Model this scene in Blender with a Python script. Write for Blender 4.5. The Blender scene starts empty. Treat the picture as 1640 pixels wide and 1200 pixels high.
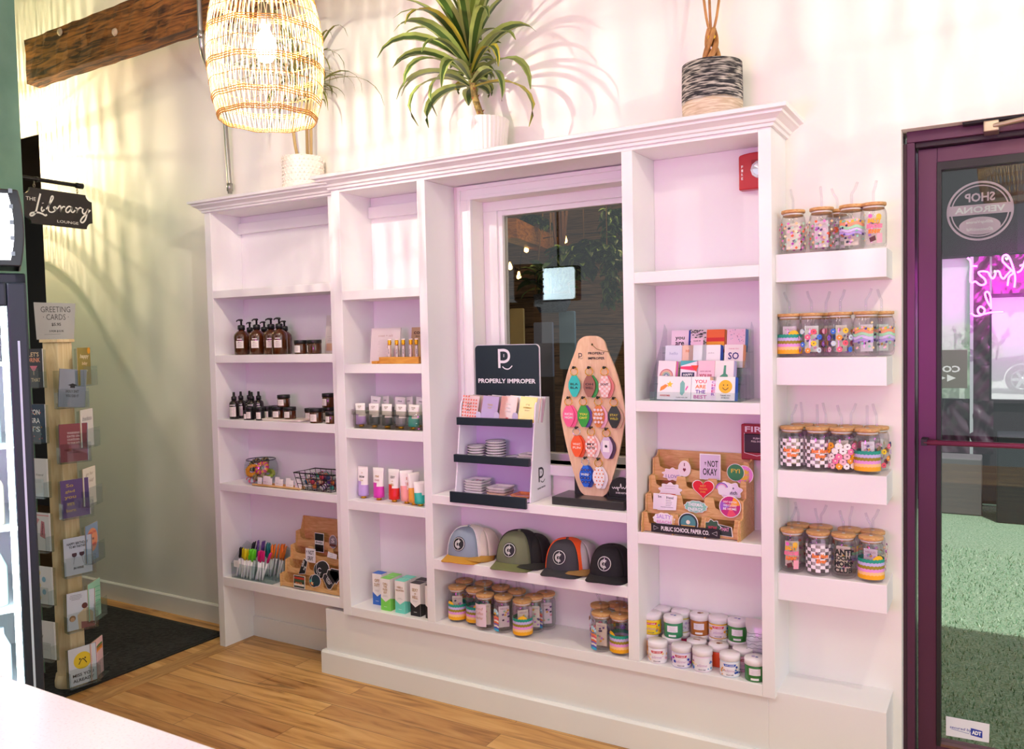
import bpy, bmesh, math, random
from mathutils import Vector, Matrix
random.seed(7)
PI = math.pi
SC = bpy.context.scene
COL = SC.collection
# ---------------------------------------------------------------- camera
CY, YAW, PITCH, ROLL, FPX, CH = -2.85306, 0.5323043, -0.0432417, -0.0211739, 1328.554, 1.45
_cy, _sy, _cp, _sp, _cr, _sr = math.cos(YAW), math.sin(YAW), math.cos(PITCH), math.sin(PITCH), math.cos(ROLL), math.sin(ROLL)
cF = Vector((-_sy*_cp, _cy*_cp, _sp)); _r0 = Vector((_cy, _sy, 0)); _u0 = _r0.cross(cF)
cR = _r0*_cr + _u0*_sr; cU = -_r0*_sr + _u0*_cr; cC = Vector((0, CY, CH))
cam = bpy.data.cameras.new('camera'); camo = bpy.data.objects.new('camera', cam); COL.objects.link(camo)
m = Matrix((cR, cU, -cF)).transposed().to_4x4(); m.translation = cC; camo.matrix_world = m
cam.sensor_width = 36; cam.lens = 36*FPX/1640; cam.clip_start = 0.05; cam.clip_end = 300
SC.camera = camo
def ray(u, v): return cF*FPX + cR*(u-820) - cU*(v-600)
def AY(u, v, y):
    d = ray(u, v); return cC + d*((y-cC.y)/d.y)
def AX(u, v, x):
    d = ray(u, v); return cC + d*((x-cC.x)/d.x)
def AZ(u, v, z):
    d = ray(u, v); return cC + d*((z-cC.z)/d.z)
# ---------------------------------------------------------------- world, sun, daylight, exposure
SC.view_settings.view_transform = 'Standard'; SC.view_settings.look = 'None'
SC.view_settings.gamma = 1; SC.view_settings.use_curve_mapping = False
SC.view_settings.exposure = 0.05
SC.cycles.transparent_max_bounces = 40
W = bpy.data.worlds.new('world'); SC.world = W; W.use_nodes = True
bg = W.node_tree.nodes['Background']; bg.inputs[0].default_value = (0.86, 0.94, 1.0, 1); bg.inputs[1].default_value = 1.0
def light(name, kind, loc, energy, color, size=.1, rot=None, size_y=None, parent=None):
    l = bpy.data.lights.new(name, kind); l.energy = energy; l.color = color
    if kind == 'AREA':
        l.size = size
        if size_y: l.shape = 'RECTANGLE'; l.size_y = size_y
    elif kind == 'SUN': l.angle = size
    else: l.shadow_soft_size = size
    o = bpy.data.objects.new(name, l); COL.objects.link(o); o.location = loc
    if rot: o.rotation_euler = rot
    if parent: o.parent = parent
    return o
# sunlight falls on the street and the yard from behind the building
light('sun', 'SUN', (0, 0, 8), 5.2, (1, .97, .92), .01, rot=(math.radians(22), math.radians(12), 0))
# daylight through the big shop windows behind the camera, and area lights added for unseen pendant lamps
light('daylight_shop_front', 'AREA', (3.0, -3.0, 1.7), 32, (.88, .94, 1), 3.0, rot=(math.radians(90), 0, math.radians(80)), size_y=2.2)
light('overhead_fill', 'AREA', (-2.3, -3.3, 3.35), 14, (1, .93, .84), .4, rot=(math.radians(40), 0, math.radians(0)))
light('overhead_fill', 'AREA', (-.2, -3.6, 3.35), 8, (1, .95, .89), .4, rot=(math.radians(40), 0, math.radians(10)))
# ---------------------------------------------------------------- materials
def lin(c):
    c = c/255
    return c/12.92 if c <= .04045 else ((c+.055)/1.055)**2.4
def rgb(h, a=1): return (lin(int(h[0:2],16)), lin(int(h[2:4],16)), lin(int(h[4:6],16)), a)
_M = {}
def M(h, r=.5, metal=0, emit=0, noise=0, coat=0, key=None, nscale=60):
    k = key or (h, r, metal, emit, noise, coat)
    if k in _M: return _M[k]
    mt = bpy.data.materials.new('mat_%s' % h); mt.use_nodes = True
    nt = mt.node_tree; b = nt.nodes['Principled BSDF']
    b.inputs['Base Color'].default_value = rgb(h); b.inputs['Roughness'].default_value = r; b.inputs['Metallic'].default_value = metal
    if coat: b.inputs['Coat Weight'].default_value = coat
    if emit:
        b.inputs['Emission Color'].default_value = rgb(h); b.inputs['Emission Strength'].default_value = emit
    if noise:
        tc = nt.nodes.new('ShaderNodeTexCoord'); n = nt.nodes.new('ShaderNodeTexNoise'); n.inputs['Scale'].default_value = nscale; n.inputs['Detail'].default_value = 3
        bp = nt.nodes.new('ShaderNodeBump'); bp.inputs['Strength'].default_value = noise; bp.inputs['Distance'].default_value = .002
        nt.links.new(tc.outputs['Object'], n.inputs['Vector']); nt.links.new(n.outputs[0], bp.inputs['Height']); nt.links.new(bp.outputs[0], b.inputs['Normal'])
    _M[k] = mt; return mt
def glass(key, tint, refl=1.5, transp=1.0, rough=0.0):
    if key in _M: return _M[key]
    mt = bpy.data.materials.new(key); mt.use_nodes = True; nt = mt.node_tree; nt.nodes.clear()
    o = nt.nodes.new('ShaderNodeOutputMaterial'); t = nt.nodes.new('ShaderNodeBsdfTransparent'); g = nt.nodes.new('ShaderNodeBsdfGlossy')
    t.inputs[0].default_value = rgb(tint); g.inputs['Roughness'].default_value = rough
    lw = nt.nodes.new('ShaderNodeLayerWeight'); lw.inputs[0].default_value = .5; pw = nt.nodes.new('ShaderNodeMath'); pw.operation = 'POWER'; pw.inputs[1].default_value = 4
    ma = nt.nodes.new('ShaderNodeMath'); ma.operation = 'MULTIPLY_ADD'; ma.inputs[1].default_value = .6; ma.inputs[2].default_value = ((refl-1)/(refl+1))**2; mx = nt.nodes.new('ShaderNodeMixShader')
    nt.links.new(lw.outputs['Facing'], pw.inputs[0]); nt.links.new(pw.outputs[0], ma.inputs[0]); nt.links.new(ma.outputs[0], mx.inputs[0]); nt.links.new(t.outputs[0], mx.inputs[1]); nt.links.new(g.outputs[0], mx.inputs[2]); nt.links.new(mx.outputs[0], o.inputs[0])
    _M[key] = mt; return mt
def woodmat(key, c1, c2, scale=(2, 20, 20), rough=.5, bump=.1, contrast=(.35, .7), dist=2.0):
    if key in _M: return _M[key]
    mt = bpy.data.materials.new(key); mt.use_nodes = True; nt = mt.node_tree; b = nt.nodes['Principled BSDF']
    tc = nt.nodes.new('ShaderNodeTexCoord'); mp = nt.nodes.new('ShaderNodeMapping'); mp.inputs['Scale'].default_value = scale
    n = nt.nodes.new('ShaderNodeTexNoise'); n.inputs['Scale'].default_value = 3; n.inputs['Detail'].default_value = 6; n.inputs['Distortion'].default_value = dist
    cr = nt.nodes.new('ShaderNodeValToRGB'); cr.color_ramp.elements[0].position = contrast[0]; cr.color_ramp.elements[1].position = contrast[1]
    cr.color_ramp.elements[0].color = rgb(c1); cr.color_ramp.elements[1].color = rgb(c2)
    L = nt.links.new; L(tc.outputs['Object'], mp.inputs[0]); L(mp.outputs[0], n.inputs['Vector']); L(n.outputs[0], cr.inputs[0]); L(cr.outputs[0], b.inputs['Base Color'])
    bp = nt.nodes.new('ShaderNodeBump'); bp.inputs['Strength'].default_value = bump; bp.inputs['Distance'].default_value = .004; L(n.outputs[0], bp.inputs['Height']); L(bp.outputs[0], b.inputs['Normal'])
    b.inputs['Roughness'].default_value = rough
    _M[key] = mt; return mt
PAINT = M('F0EEEE', .42, noise=.05)
# ---------------------------------------------------------------- mesh helpers
class MB:
    def __init__(s): s.v = []; s.f = []; s.mi = []; s.m = []; s.sm = []
    def mat(s, mt):
        if mt not in s.m: s.m.append(mt)
        return s.m.index(mt)
    def add(s, vs, fs, mt, X=None, smooth=False):
        o = len(s.v); k = s.mat(mt)
        s.v += [tuple(X @ Vector(v)) if X else tuple(v) for v in vs]
        for f in fs: s.f.append(tuple(i+o for i in f)); s.mi.append(k); s.sm.append(smooth)
        return s
    def box(s, x0, x1, y0, y1, z0, z1, mt, X=None):
        vs = [(x, y, z) for z in (z0, z1) for y in (y0, y1) for x in (x0, x1)]
        return s.add(vs, [(0,2,3,1),(4,5,7,6),(0,1,5,4),(2,6,7,3),(0,4,6,2),(1,3,7,5)], mt, X)
    def prism(s, pts, lo, hi, mt, axis='y', X=None):
        n = len(pts)
        def q(p, t): return (p[0], t, p[1]) if axis == 'y' else ((t, p[0], p[1]) if axis == 'x' else (p[0], p[1], t))
        vs = [q(p, lo) for p in pts]+[q(p, hi) for p in pts]
        return s.add(vs, [tuple(range(n)), tuple(range(2*n-1, n-1, -1))]+[(i, i+n, (i+1) % n+n, (i+1) % n) for i in range(n)], mt, X)
    def lathe(s, prof, mt, seg=32, X=None, cap=True, smooth=True, sx=1, sy=1):
        vs = []; fs = []
        for r, z in prof:
            for k in range(seg):
                a = 2*PI*k/seg; vs.append((r*math.cos(a)*sx, r*math.sin(a)*sy, z))
        for i in range(len(prof)-1):
            for k in range(seg):
                k2 = (k+1) % seg; fs.append((i*seg+k, i*seg+k2, (i+1)*seg+k2, (i+1)*seg+k))
        if cap:
            if prof[0][0] > 1e-5: fs.append(tuple(range(seg-1, -1, -1)))
            if prof[-1][0] > 1e-5: fs.append(tuple((len(prof)-1)*seg+k for k in range(seg)))
        return s.add(vs, fs, mt, X, smooth)
    def tube(s, pts, r, mt, seg=8, X=None, closed=False, rads=None):
        P = [Vector(p) for p in pts]; n = len(P); vs = []; fs = []
        up = Vector((0, 0, 1)); prev = None
        for i, p in enumerate(P):
            if closed: t = (P[(i+1) % n]-P[i-1])
            else: t = P[min(i+1, n-1)]-P[max(i-1, 0)]
            t = t.normalized() if t.length > 1e-9 else up
            if prev is None:
                a = t.cross(up if abs(t.z) < .9 else Vector((1, 0, 0))).normalized()
            else:
                a = prev-t*prev.dot(t); a = a.normalized() if a.length > 1e-6 else t.orthogonal().normalized()
            prev = a; b = t.cross(a); rr = rads[i] if rads else r
            for k in range(seg):
                g = 2*PI*k/seg; vs.append(p+a*(rr*math.cos(g))+b*(rr*math.sin(g)))
        for i in range(n if closed else n-1):
            j = (i+1) % n
            for k in range(seg):
                k2 = (k+1) % seg; fs.append((i*seg+k, i*seg+k2, j*seg+k2, j*seg+k))
        if not closed: fs += [tuple(range(seg-1, -1, -1)), tuple((n-1)*seg+k for k in range(seg))]
        return s.add(vs, fs, mt, X, True)
    def mesh(s, name):
        me = bpy.data.meshes.new(name); me.from_pydata(s.v, [], s.f)
        for mt in s.m: me.materials.append(mt)
        for p, k, sm in zip(me.polygons, s.mi, s.sm): p.material_index = k; p.use_smooth = sm
        me.update(); return me
    def build(s, name, parent=None, loc=None, rot=None, bevel=0, **kw):
        bm = bmesh.new(); me = s.mesh(name); bm.from_mesh(me)
        if len(bm.faces) < 60000 and kw.pop('fix', True): bmesh.ops.recalc_face_normals(bm, faces=bm.faces)
        bm.to_mesh(me); bm.free()
        o = put(name, me, parent, loc, rot)
        if bevel:
            b = o.modifiers.new('bevel', 'BEVEL'); b.width = bevel; b.segments = 2; b.limit_method = 'ANGLE'; b.angle_limit = .6
        return o
def put(name, me, parent=None, loc=None, rot=None):
    o = bpy.data.objects.new(name, me); COL.objects.link(o)
    if parent: o.parent = parent
    if loc is not None: o.location = loc
    if rot is not None: o.rotation_euler = rot
    return o
def tag(o, label, cat, group=None, kind=None):
    if label: o['label'] = label
    if cat: o['category'] = cat
    if group: o['group'] = group
    if kind: o['kind'] = kind
    return o
def thing(name, label, cat, loc=(0, 0, 0), rz=0, group=None):
    o = bpy.data.objects.new(name, None); COL.objects.link(o); o.location = loc; o.rotation_euler = (0, 0, rz); o.empty_display_size = .05
    return tag(o, label, cat, group)
def struct(mb, name, bevel=0):
    o = mb.build(name, bevel=bevel); o['kind'] = 'structure'; return o
def circ(r, n=24, cx=0, cy=0, a0=0, a1=2*PI, sy=1):
    full = abs(a1-a0-2*PI) < 1e-6
    return [(cx+r*math.cos(a0+(a1-a0)*k/(n if full else n-1)), cy+r*sy*math.sin(a0+(a1-a0)*k/(n if full else n-1))) for k in range(n)]
def rrect(w, h, r, n=5, cx=0, cy=0):
    p = []
    for (sx, sy, a) in ((1, 1, 0), (-1, 1, PI/2), (-1, -1, PI), (1, -1, 1.5*PI)):
        p += [(cx+sx*(w/2-r)+r*math.cos(a+PI/2*k/n), cy+sy*(h/2-r)+r*math.sin(a+PI/2*k/n)) for k in range(n+1)]
    return p
def catmull(pts, n=6):
    P = [Vector(p) for p in pts]; out = []
    if len(P) < 3: return P
    for i in range(len(P)-1):
        a, b, c, d = P[max(i-1, 0)], P[i], P[i+1], P[min(i+2, len(P)-1)]
        for k in range(n):
            t = k/n; out.append(.5*((2*b)+(c-a)*t+(2*a-5*b+4*c-d)*t*t+(3*b-a-3*c+d)*t**3))
    out.append(P[-1]); return out
# ---- flat printed art: coloured 2D shapes laid on a plane or wrapped round a cylinder
_T = {}
def textmesh(s, bold=0, shear=0):
    k = (s, bold, shear)
    if k in _T: return _T[k]
    c = bpy.data.curves.new('t', 'FONT'); c.body = s; c.resolution_u = 2; c.offset = bold; c.shear = shear; c.fill_mode = 'FRONT'
    o = bpy.data.objects.new('t', c); COL.objects.link(o)
    dg = bpy.context.evaluated_depsgraph_get(); me = o.evaluated_get(dg).to_mesh()
    vs = [(v.co.x, v.co.y) for v in me.vertices]; fs = [tuple(p.vertices) for p in me.polygons]
    o.evaluated_get(dg).to_mesh_clear(); bpy.data.objects.remove(o); bpy.data.curves.remove(c)
    if not vs: vs = [(0, 0)]
    x0 = min(v[0] for v in vs); x1 = max(v[0] for v in vs); y0 = min(v[1] for v in vs); y1 = max(v[1] for v in vs)
    w = max(x1-x0, 1e-6); h = max(y1-y0, 1e-6)
    _T[k] = ([((a-x0)/w-.5, (b-y0)/h-.5) for a, b in vs], fs, w/h); return _T[k]
class Art:
    """2D drawing: layers of coloured shapes; n counts layers so later shapes lie a hair above earlier ones."""
    def __init__(s): s.items = []; s.n = 0
    def poly(s, pts, col, r=.5): s.items.append((list(pts), [tuple(range(len(pts)))], col, s.n, r)); s.n += 1; return s
    def rect(s, x0, x1, y0, y1, col, r=.5): return s.poly([(x0, y0), (x1, y0), (x1, y1), (x0, y1)], col, r)
    def disc(s, cx, cy, r, col, n=18): return s.poly(circ(r, n, cx, cy), col)
    def text(s, t, cx, cy, h, col, w=None, bold=.02, shear=0, mirror=False, rot=0):
        vs, fs, asp = textmesh(t, bold, shear); w = w or h*asp
        if mirror: w = -w
        ca, sa = math.cos(rot), math.sin(rot)
        s.items.append(([(cx+a*w*ca-b*h*sa, cy+a*w*sa+b*h*ca) for a, b in vs], fs, col, s.n, .5)); s.n += 1; return s
    def lines(s, cx, y0, w, n, dy, col, t=.0012):
        for k in range(n):
            ww = w*random.uniform(.55, 1); s.items.append(([(cx-ww/2, y0-k*dy), (cx+ww/2, y0-k*dy), (cx+ww/2, y0-k*dy+t), (cx-ww/2, y0-k*dy+t)], [(0,1,2,3)], col, s.n, .5))
        s.n += 1; return s
    def stroke(s, pts, w, col, n=5, closed=False):
        P = catmull([(a, b, 0) for a, b in pts], n); vs = []; N = len(P)
        for i, p in enumerate(P):
            t = (P[min(i+1, N-1)]-P[max(i-1, 0)]); t = t.normalized() if t.length > 1e-9 else Vector((1, 0, 0)); q = Vector((-t.y, t.x, 0))*(w/2)
            vs += [((p+q).x, (p+q).y), ((p-q).x, (p-q).y)]
        s.items.append((vs, [(2*i, 2*i+1, 2*i+3, 2*i+2) for i in range(N-1)], col, s.n, .5)); s.n += 1; return s
    def band(s, u0, u1, lo, hi, col, n=40):
        vs = []
        for k in range(n+1):
            u = u0+(u1-u0)*k/n; vs += [(u, lo(u) if callable(lo) else lo), (u, hi(u) if callable(hi) else hi)]
        s.items.append((vs, [(2*i, 2*i+2, 2*i+3, 2*i+1) for i in range(n)], col, s.n, .5)); s.n += 1; return s
    def mesh(s, name, fn):
        """shapes wrapped round a curved body are first sliced into narrow strips so that they follow it"""
        q0, q1, q2 = [Vector(fn(t, .05, 0)) for t in (-.012, 0, .012)]; cut = ((q0+q2)/2-q1).length > .0002; mb = MB()
        for pts, fs, col, n, r in s.items:
            if cut and max(p[0] for p in pts)-min(p[0] for p in pts) > .007:
                bm = bmesh.new(); vs = [bm.verts.new((p[0], p[1], 0)) for p in pts]
                for f in fs:
                    try: bm.faces.new([vs[i] for i in f])
                    except ValueError: pass
                x = math.ceil(min(p[0] for p in pts)/.005)*.005
                while x < max(p[0] for p in pts):
                    bmesh.ops.bisect_plane(bm, geom=bm.verts[:]+bm.edges[:]+bm.faces[:], plane_co=(x, 0, 0), plane_no=(1, 0, 0)); x += .005
                bm.verts.index_update(); P = [(v.co.x, v.co.y) for v in bm.verts]; F = [tuple(v.index for v in f.verts) for f in bm.faces]; bm.free()
            else: P, F = pts, fs
            mb.add([fn(a, b, n) for a, b in P], F, M(col, r))
        return mb.mesh(name)
    def flat(s, name, parent, X=None, eps=.00025, base=.0004, **kw):
        """on the local xz plane facing -y"""
        me = s.mesh(name, lambda a, b, n: (X @ Vector((a, -base-eps*n, b))) if X else (a, -base-eps*n, b))
        return put(name, me, parent, **kw)
    def wrap(s, name, parent, r, eps=.0002, a0=-PI/2, **kw):
        me = s.mesh(name, lambda a, b, n: ((r+eps*n)*math.cos(a0+a/r), (r+eps*n)*math.sin(a0+a/r), b))
        return put(name, me, parent, **kw)
# ================================================================ setting
# wood floor: planks running along x, hickory-like figure
def floor_mat():
    mt = bpy.data.materials.new('plank_floor'); mt.use_nodes = True; nt = mt.node_tree; N = nt.nodes.new; L = nt.links.new; b = nt.nodes['Principled BSDF']
    tc = N('ShaderNodeTexCoord'); br = N('ShaderNodeTexBrick'); br.inputs['Scale'].default_value = 1
    br.inputs['Brick Width'].default_value = 1.15; br.inputs['Row Height'].default_value = .105; br.inputs['Mortar Size'].default_value = .0012; br.inputs['Mortar Smooth'].default_value = .3
    br.inputs['Color1'].default_value = (0, 0, 0, 1); br.inputs['Color2'].default_value = (1, 1, 1, 1); br.inputs['Mortar'].default_value = (.2, .2, .2, 1); br.offset = .37
    L(tc.outputs['Object'], br.inputs['Vector'])
    mp = N('ShaderNodeMapping'); mp.inputs['Scale'].default_value = (1.2, 11, 1); L(tc.outputs['Object'], mp.inputs[0])
    sh = N('ShaderNodeVectorMath'); sh.operation = 'MULTIPLY_ADD'; L(br.outputs['Color'], sh.inputs[0]); sh.inputs[1].default_value = (7, 13, 0); L(mp.outputs[0], sh.inputs[2])
    n1 = N('ShaderNodeTexNoise'); n1.inputs['Scale'].default_value = 1.6; n1.inputs['Detail'].default_value = 7; n1.inputs['Distortion'].default_value = 1.4; L(sh.outputs[0], n1.inputs['Vector'])
    cr = N('ShaderNodeValToRGB'); e = cr.color_ramp.elements; e[0].position = .28; e[0].color = rgb('9A6C38'); e[1].position = .72; e[1].color = rgb('EAC587')
    x = e.new(.47); x.color = rgb('D6A868'); L(n1.outputs[0], cr.inputs[0])
    tone = N('ShaderNodeMixRGB'); tone.blend_type = 'MULTIPLY'; tone.inputs[0].default_value = .75
    t2 = N('ShaderNodeValToRGB'); t2.color_ramp.elements[0].color = rgb('C9A788'); t2.color_ramp.elements[1].color = rgb('FFF6E6'); L(br.outputs['Color'], t2.inputs[0])
    L(cr.outputs[0], tone.inputs[1]); L(t2.outputs[0], tone.inputs[2])
    n2 = N('ShaderNodeTexNoise'); n2.inputs['Scale'].default_value = 1.5; n2.inputs['Detail'].default_value = 4; n2.inputs['Distortion'].default_value = .6; L(sh.outputs[0], n2.inputs['Vector'])
    k2 = N('ShaderNodeValToRGB'); k2.color_ramp.elements[0].position = .66; k2.color_ramp.elements[0].color = (0, 0, 0, 1); k2.color_ramp.elements[1].position = .74; L(n2.outputs[0], k2.inputs[0])
    kn = N('ShaderNodeMixRGB'); kn.inputs[2].default_value = rgb('54381E'); L(k2.outputs[0], kn.inputs[0]); L(tone.outputs[0], kn.inputs[1])
    mo = N('ShaderNodeMixRGB'); mo.inputs[2].default_value = rgb('6A4A2A'); L(br.outputs['Fac'], mo.inputs[0]); L(kn.outputs[0], mo.inputs[1]); L(mo.outputs[0], b.inputs['Base Color'])
    b.inputs['Roughness'].default_value = .38
    bp = N('ShaderNodeBump'); bp.inputs['Strength'].default_value = .08; bp.inputs['Distance'].default_value = .003; L(n1.outputs[0], bp.inputs['Height']); L(bp.outputs[0], b.inputs['Normal'])
    return mt
def noisemat(key, c1, c2, scale, rough=.9, bump=.5, detail=6, stretch=(1, 1, 1), lo=.35, hi=.65, dist=.01):
    mt = bpy.data.materials.new(key); mt.use_nodes = True; nt = mt.node_tree; N = nt.nodes.new; L = nt.links.new; b = nt.nodes['Principled BSDF']
    tc = N('ShaderNodeTexCoord'); mp = N('ShaderNodeMapping'); mp.inputs['Scale'].default_value = stretch; L(tc.outputs['Object'], mp.inputs[0])
    n = N('ShaderNodeTexNoise'); n.inputs['Scale'].default_value = scale; n.inputs['Detail'].default_value = detail; L(mp.outputs[0], n.inputs['Vector'])
    cr = N('ShaderNodeValToRGB'); e = cr.color_ramp.elements; e[0].position = lo; e[0].color = rgb(c1); e[1].position = hi; e[1].color = rgb(c2); L(n.outputs[0], cr.inputs[0]); L(cr.outputs[0], b.inputs['Base Color'])
    bp = N('ShaderNodeBump'); bp.inputs['Strength'].default_value = bump; bp.inputs['Distance'].default_value = dist; L(n.outputs[0], bp.inputs['Height']); L(bp.outputs[0], b.inputs['Normal']); b.inputs['Roughness'].default_value = rough
    return mt
WALLM = M('F3EFE9', .6, noise=.12, nscale=40)
CEILM = M('CFD3C6', .8)
struct(MB().box(-6.6, 3.2, -7, .16, -.08, 0, floor_mat()), 'floor')
struct(MB().box(-7.5, 3.2, -7.2, .2, 3.55, 3.65, CEILM), 'ceiling')
WT = .16
mb = MB()
wx0, wx1, wz0, wz1 = -1.851, -1.16, .958, 2.015      # display window opening
dx0, dz1 = -.266, 2.07                                # shop door opening
for b in ((-3.24, wx0, 0, 3.55), (wx0, wx1, 0, wz0), (wx0, wx1, wz1, 3.55), (wx1, dx0, 0, 3.55), (dx0, .90, dz1, 3.55), (.90, 3.2, 0, 3.55)):
    mb.box(b[0], b[1], 0, WT, b[2], b[3], WALLM)
struct(mb, 'wall_back')
mb = MB(); mb.box(-4.93, -3.24, .035, .18, 0, 3.55, WALLM); mb.box(-7.5, -4.93, .035, .18, 2.80, 3.55, WALLM); struct(mb, 'wall_back_left')
struct(MB().box(-7.5, -4.93, .02, .035, 2.72, 2.80, PAINT), 'trim_1', bevel=.004)
struct(MB().prism([(0, 0), (-.012, 0), (-.012, .092), (-.006, .098), (0, .1)], -4.93, -3.24, PAINT, 'x', Matrix.Translation((0, .035, 0))), 'baseboard_left')
# dark library room beyond the opening at far left
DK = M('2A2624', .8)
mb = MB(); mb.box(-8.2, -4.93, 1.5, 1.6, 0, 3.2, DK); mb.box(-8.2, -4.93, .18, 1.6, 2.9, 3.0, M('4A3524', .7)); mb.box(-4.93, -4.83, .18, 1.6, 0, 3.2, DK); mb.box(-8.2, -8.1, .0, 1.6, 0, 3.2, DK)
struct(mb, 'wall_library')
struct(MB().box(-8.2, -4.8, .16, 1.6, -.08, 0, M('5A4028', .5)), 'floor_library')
# green side wall at left, the sign bracket is fixed to its end
struct(MB().box(-7.4, AY(32, 200, -.79).x, -.93, -.79, 0, 3.55, noisemat('green_paint', '5C8574', '6B927F', 6, .55, .05)), 'wall_green')
struct(MB().box(-7.5, -7.4, -7, .2, 0, 3.55, WALLM), 'wall_left')
# plinth under the shelving
mb = MB(); mb.box(-2.55, -.640, -.18, 0, 0, .2835, PAINT); mb.box(-.640, -.291, -.18, 0, 0, .2995, PAINT)
mb.prism([(0, 0), (-.018, 0), (-.018, .093), (-.010, .1), (0, .1)], -2.568, -.275, PAINT, 'x', Matrix.Translation((0, -.18, 0)))
mb.box(-2.568, -2.55, -.18, 0, 0, .1, PAINT)
struct(mb, 'trim_2', bevel=.0015)
# window: casing, jamb, sash and pane
mb = MB()
def casing(x0, x1, z0, z1): mb.box(x0, x1, -.012, 0, z0, z1, PAINT)
mb.box(wx0-.06, wx0, -.014, 0, .84, wz1, PAINT); mb.box(wx0-.062, wx0-.048, -.02, 0, .84, wz1+.055, PAINT); mb.box(wx0-.014, wx0+.001, -.018, 0, .84, wz1, PAINT)
mb.box(wx0-.048, wx1+.04, -.0145, 0, wz1, wz1+.05, PAINT); mb.box(wx0-.014, wx1, -.0185, 0, wz1-.001, wz1+.012, PAINT); mb.box(wx0-.061, wx1+.04, -.021, 0, wz1+.04, wz1+.056, PAINT)
mb.box(wx1, wx1+.045, -.014, 0, .84, wz1, PAINT); mb.box(wx0-.05, wx1+.04, -.03, .09, wz0-.04, wz0, PAINT)
fy0, fy1 = .09, .135
mb.box(wx0, -1.765, fy0, fy1, wz0, wz1, PAINT); mb.box(wx0+.001, -1.785, fy0-.012, fy1-.001, wz0, 1.975, PAINT)
mb.box(-1.215, wx1, fy0, fy1, wz0, wz1, PAINT); mb.box(-1.765, -1.215, fy0+.0005, fy1, 1.955, wz1, PAINT); mb.box(wx0, wx1, fy0-.012, fy1, 1.975, wz1, PAINT); mb.box(-1.765, -1.215, fy0+.0005, fy1, wz0, .985, PAINT)
win = struct(mb, 'window_1', bevel=.002)
MB().box(-1.765, -1.215, .108, .114, .985, 1.955, glass('window_glass', 'D9D6D2', 1.6)).build('window_pane', win)['label'] = 'dark reflective window pane'
# door: aluminium storefront frame, leaf, pane, push bar, closer
BRZ = M('58304A', .36, metal=.35, noise=.04); BLK = M('17171A', .5)
mb = MB()
mb.box(dx0, -.243, .055, .154, 0, 2.035, M('4A2A3C', .5)); mb.box(dx0+.012, -.232, .0455, .1545, 0, 2.035, BRZ); mb.box(dx0+.012, .9, .045, .155, 2.035, dz1, BRZ); mb.box(.87, .899, .0455, .1545, 0, 2.035, BRZ)
mb.box(-.232, .87, .06, .153, 2.02, 2.036, M('2A1822', .5)); mb.box(dx0, .9, .03, .16, -.005, .012, M('8A6E60', .4, metal=.5))
fr = struct(mb, 'door_1', bevel=.0015)
mb = MB(); ly0, ly1 = .085, .130
mb.box(-.226, -.172, ly0, ly1, .02, 2.018, BRZ); mb.box(.815, .865, ly0, ly1, .02, 2.03, BRZ); mb.box(-.172, .815, ly0, ly1, 1.972, 2.018, BRZ); mb.box(-.172, .815, ly0, ly1, .02, .112, BRZ)
lf = mb.build('door_leaf', fr, bevel=.002)
mb = MB(); mb.box(-.172, -.160, ly0-.004, ly1, .112, 1.972, BLK); mb.box(.805, .815, ly0-.004, ly1, .112, 1.972, BLK); mb.box(-.160, .805, ly0-.004, ly1, 1.948, 1.972, BLK)
mb.box(-.160, .805, ly0-.004, ly1, .112, .120, M('7A5A50', .4, metal=.5)); mb.build('gasket', fr)
MB().box(-.160, .805, .103, .109, .120, 1.948, glass('door_glass', 'E8ECEA', 1.5)).build('door_pane', fr)
mb = MB(); mb.tube([(-.205, .03, 1.098), (.85, .03, 1.098)], .0085, M('8A3A5A', .3, metal=.5), 12); mb.box(-.213, -.196, .022, .085, 1.088, 1.108, BLK); mb.box(.83, .85, .022, .085, 1.088, 1.108, BLK)
mb.build('push_bar', fr)
mb = MB(); mb.box(-.10, .30, .01, .05, 2.062, 2.105, BLK); mb.box(-.045, -.005, -.005, .06, 2.03, 2.062, M('B9A793', .35, metal=.8)); mb.tube([(-.02, .0, 2.045), (.35, -.06, 2.075)], .008, M('B9A793', .35, metal=.8), 8)
mb.build('door_closer', fr, bevel=.003)
# perpendicular wood strip set in the floor left of the shelving
struct(MB().box(-3.27, -3.17, -2.6, -.0, 0, .0012, woodmat('border_plank', 'A87A45', 'CFA163', (14, 1.5, 1), .4, .05)), 'trim_3')
mt = MB(); mt.box(-4.9, -3.36, -1.25, -.085, 0, .008, noisemat('carpet', '141516', '2C2D2E', 55, .95, .9, stretch=(1, 1, 1)))
mt.box(-3.385, -3.34, -1.28, -.06, 0, .006, M('101011', .7)); mt.box(-4.9, -3.36, -.087, -.06, 0, .006, M('101011', .7))
tag(mt.build('door_mat'), 'dark grey rubber-edged carpet mat on the wood floor by the left wall', 'mat')
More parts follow.
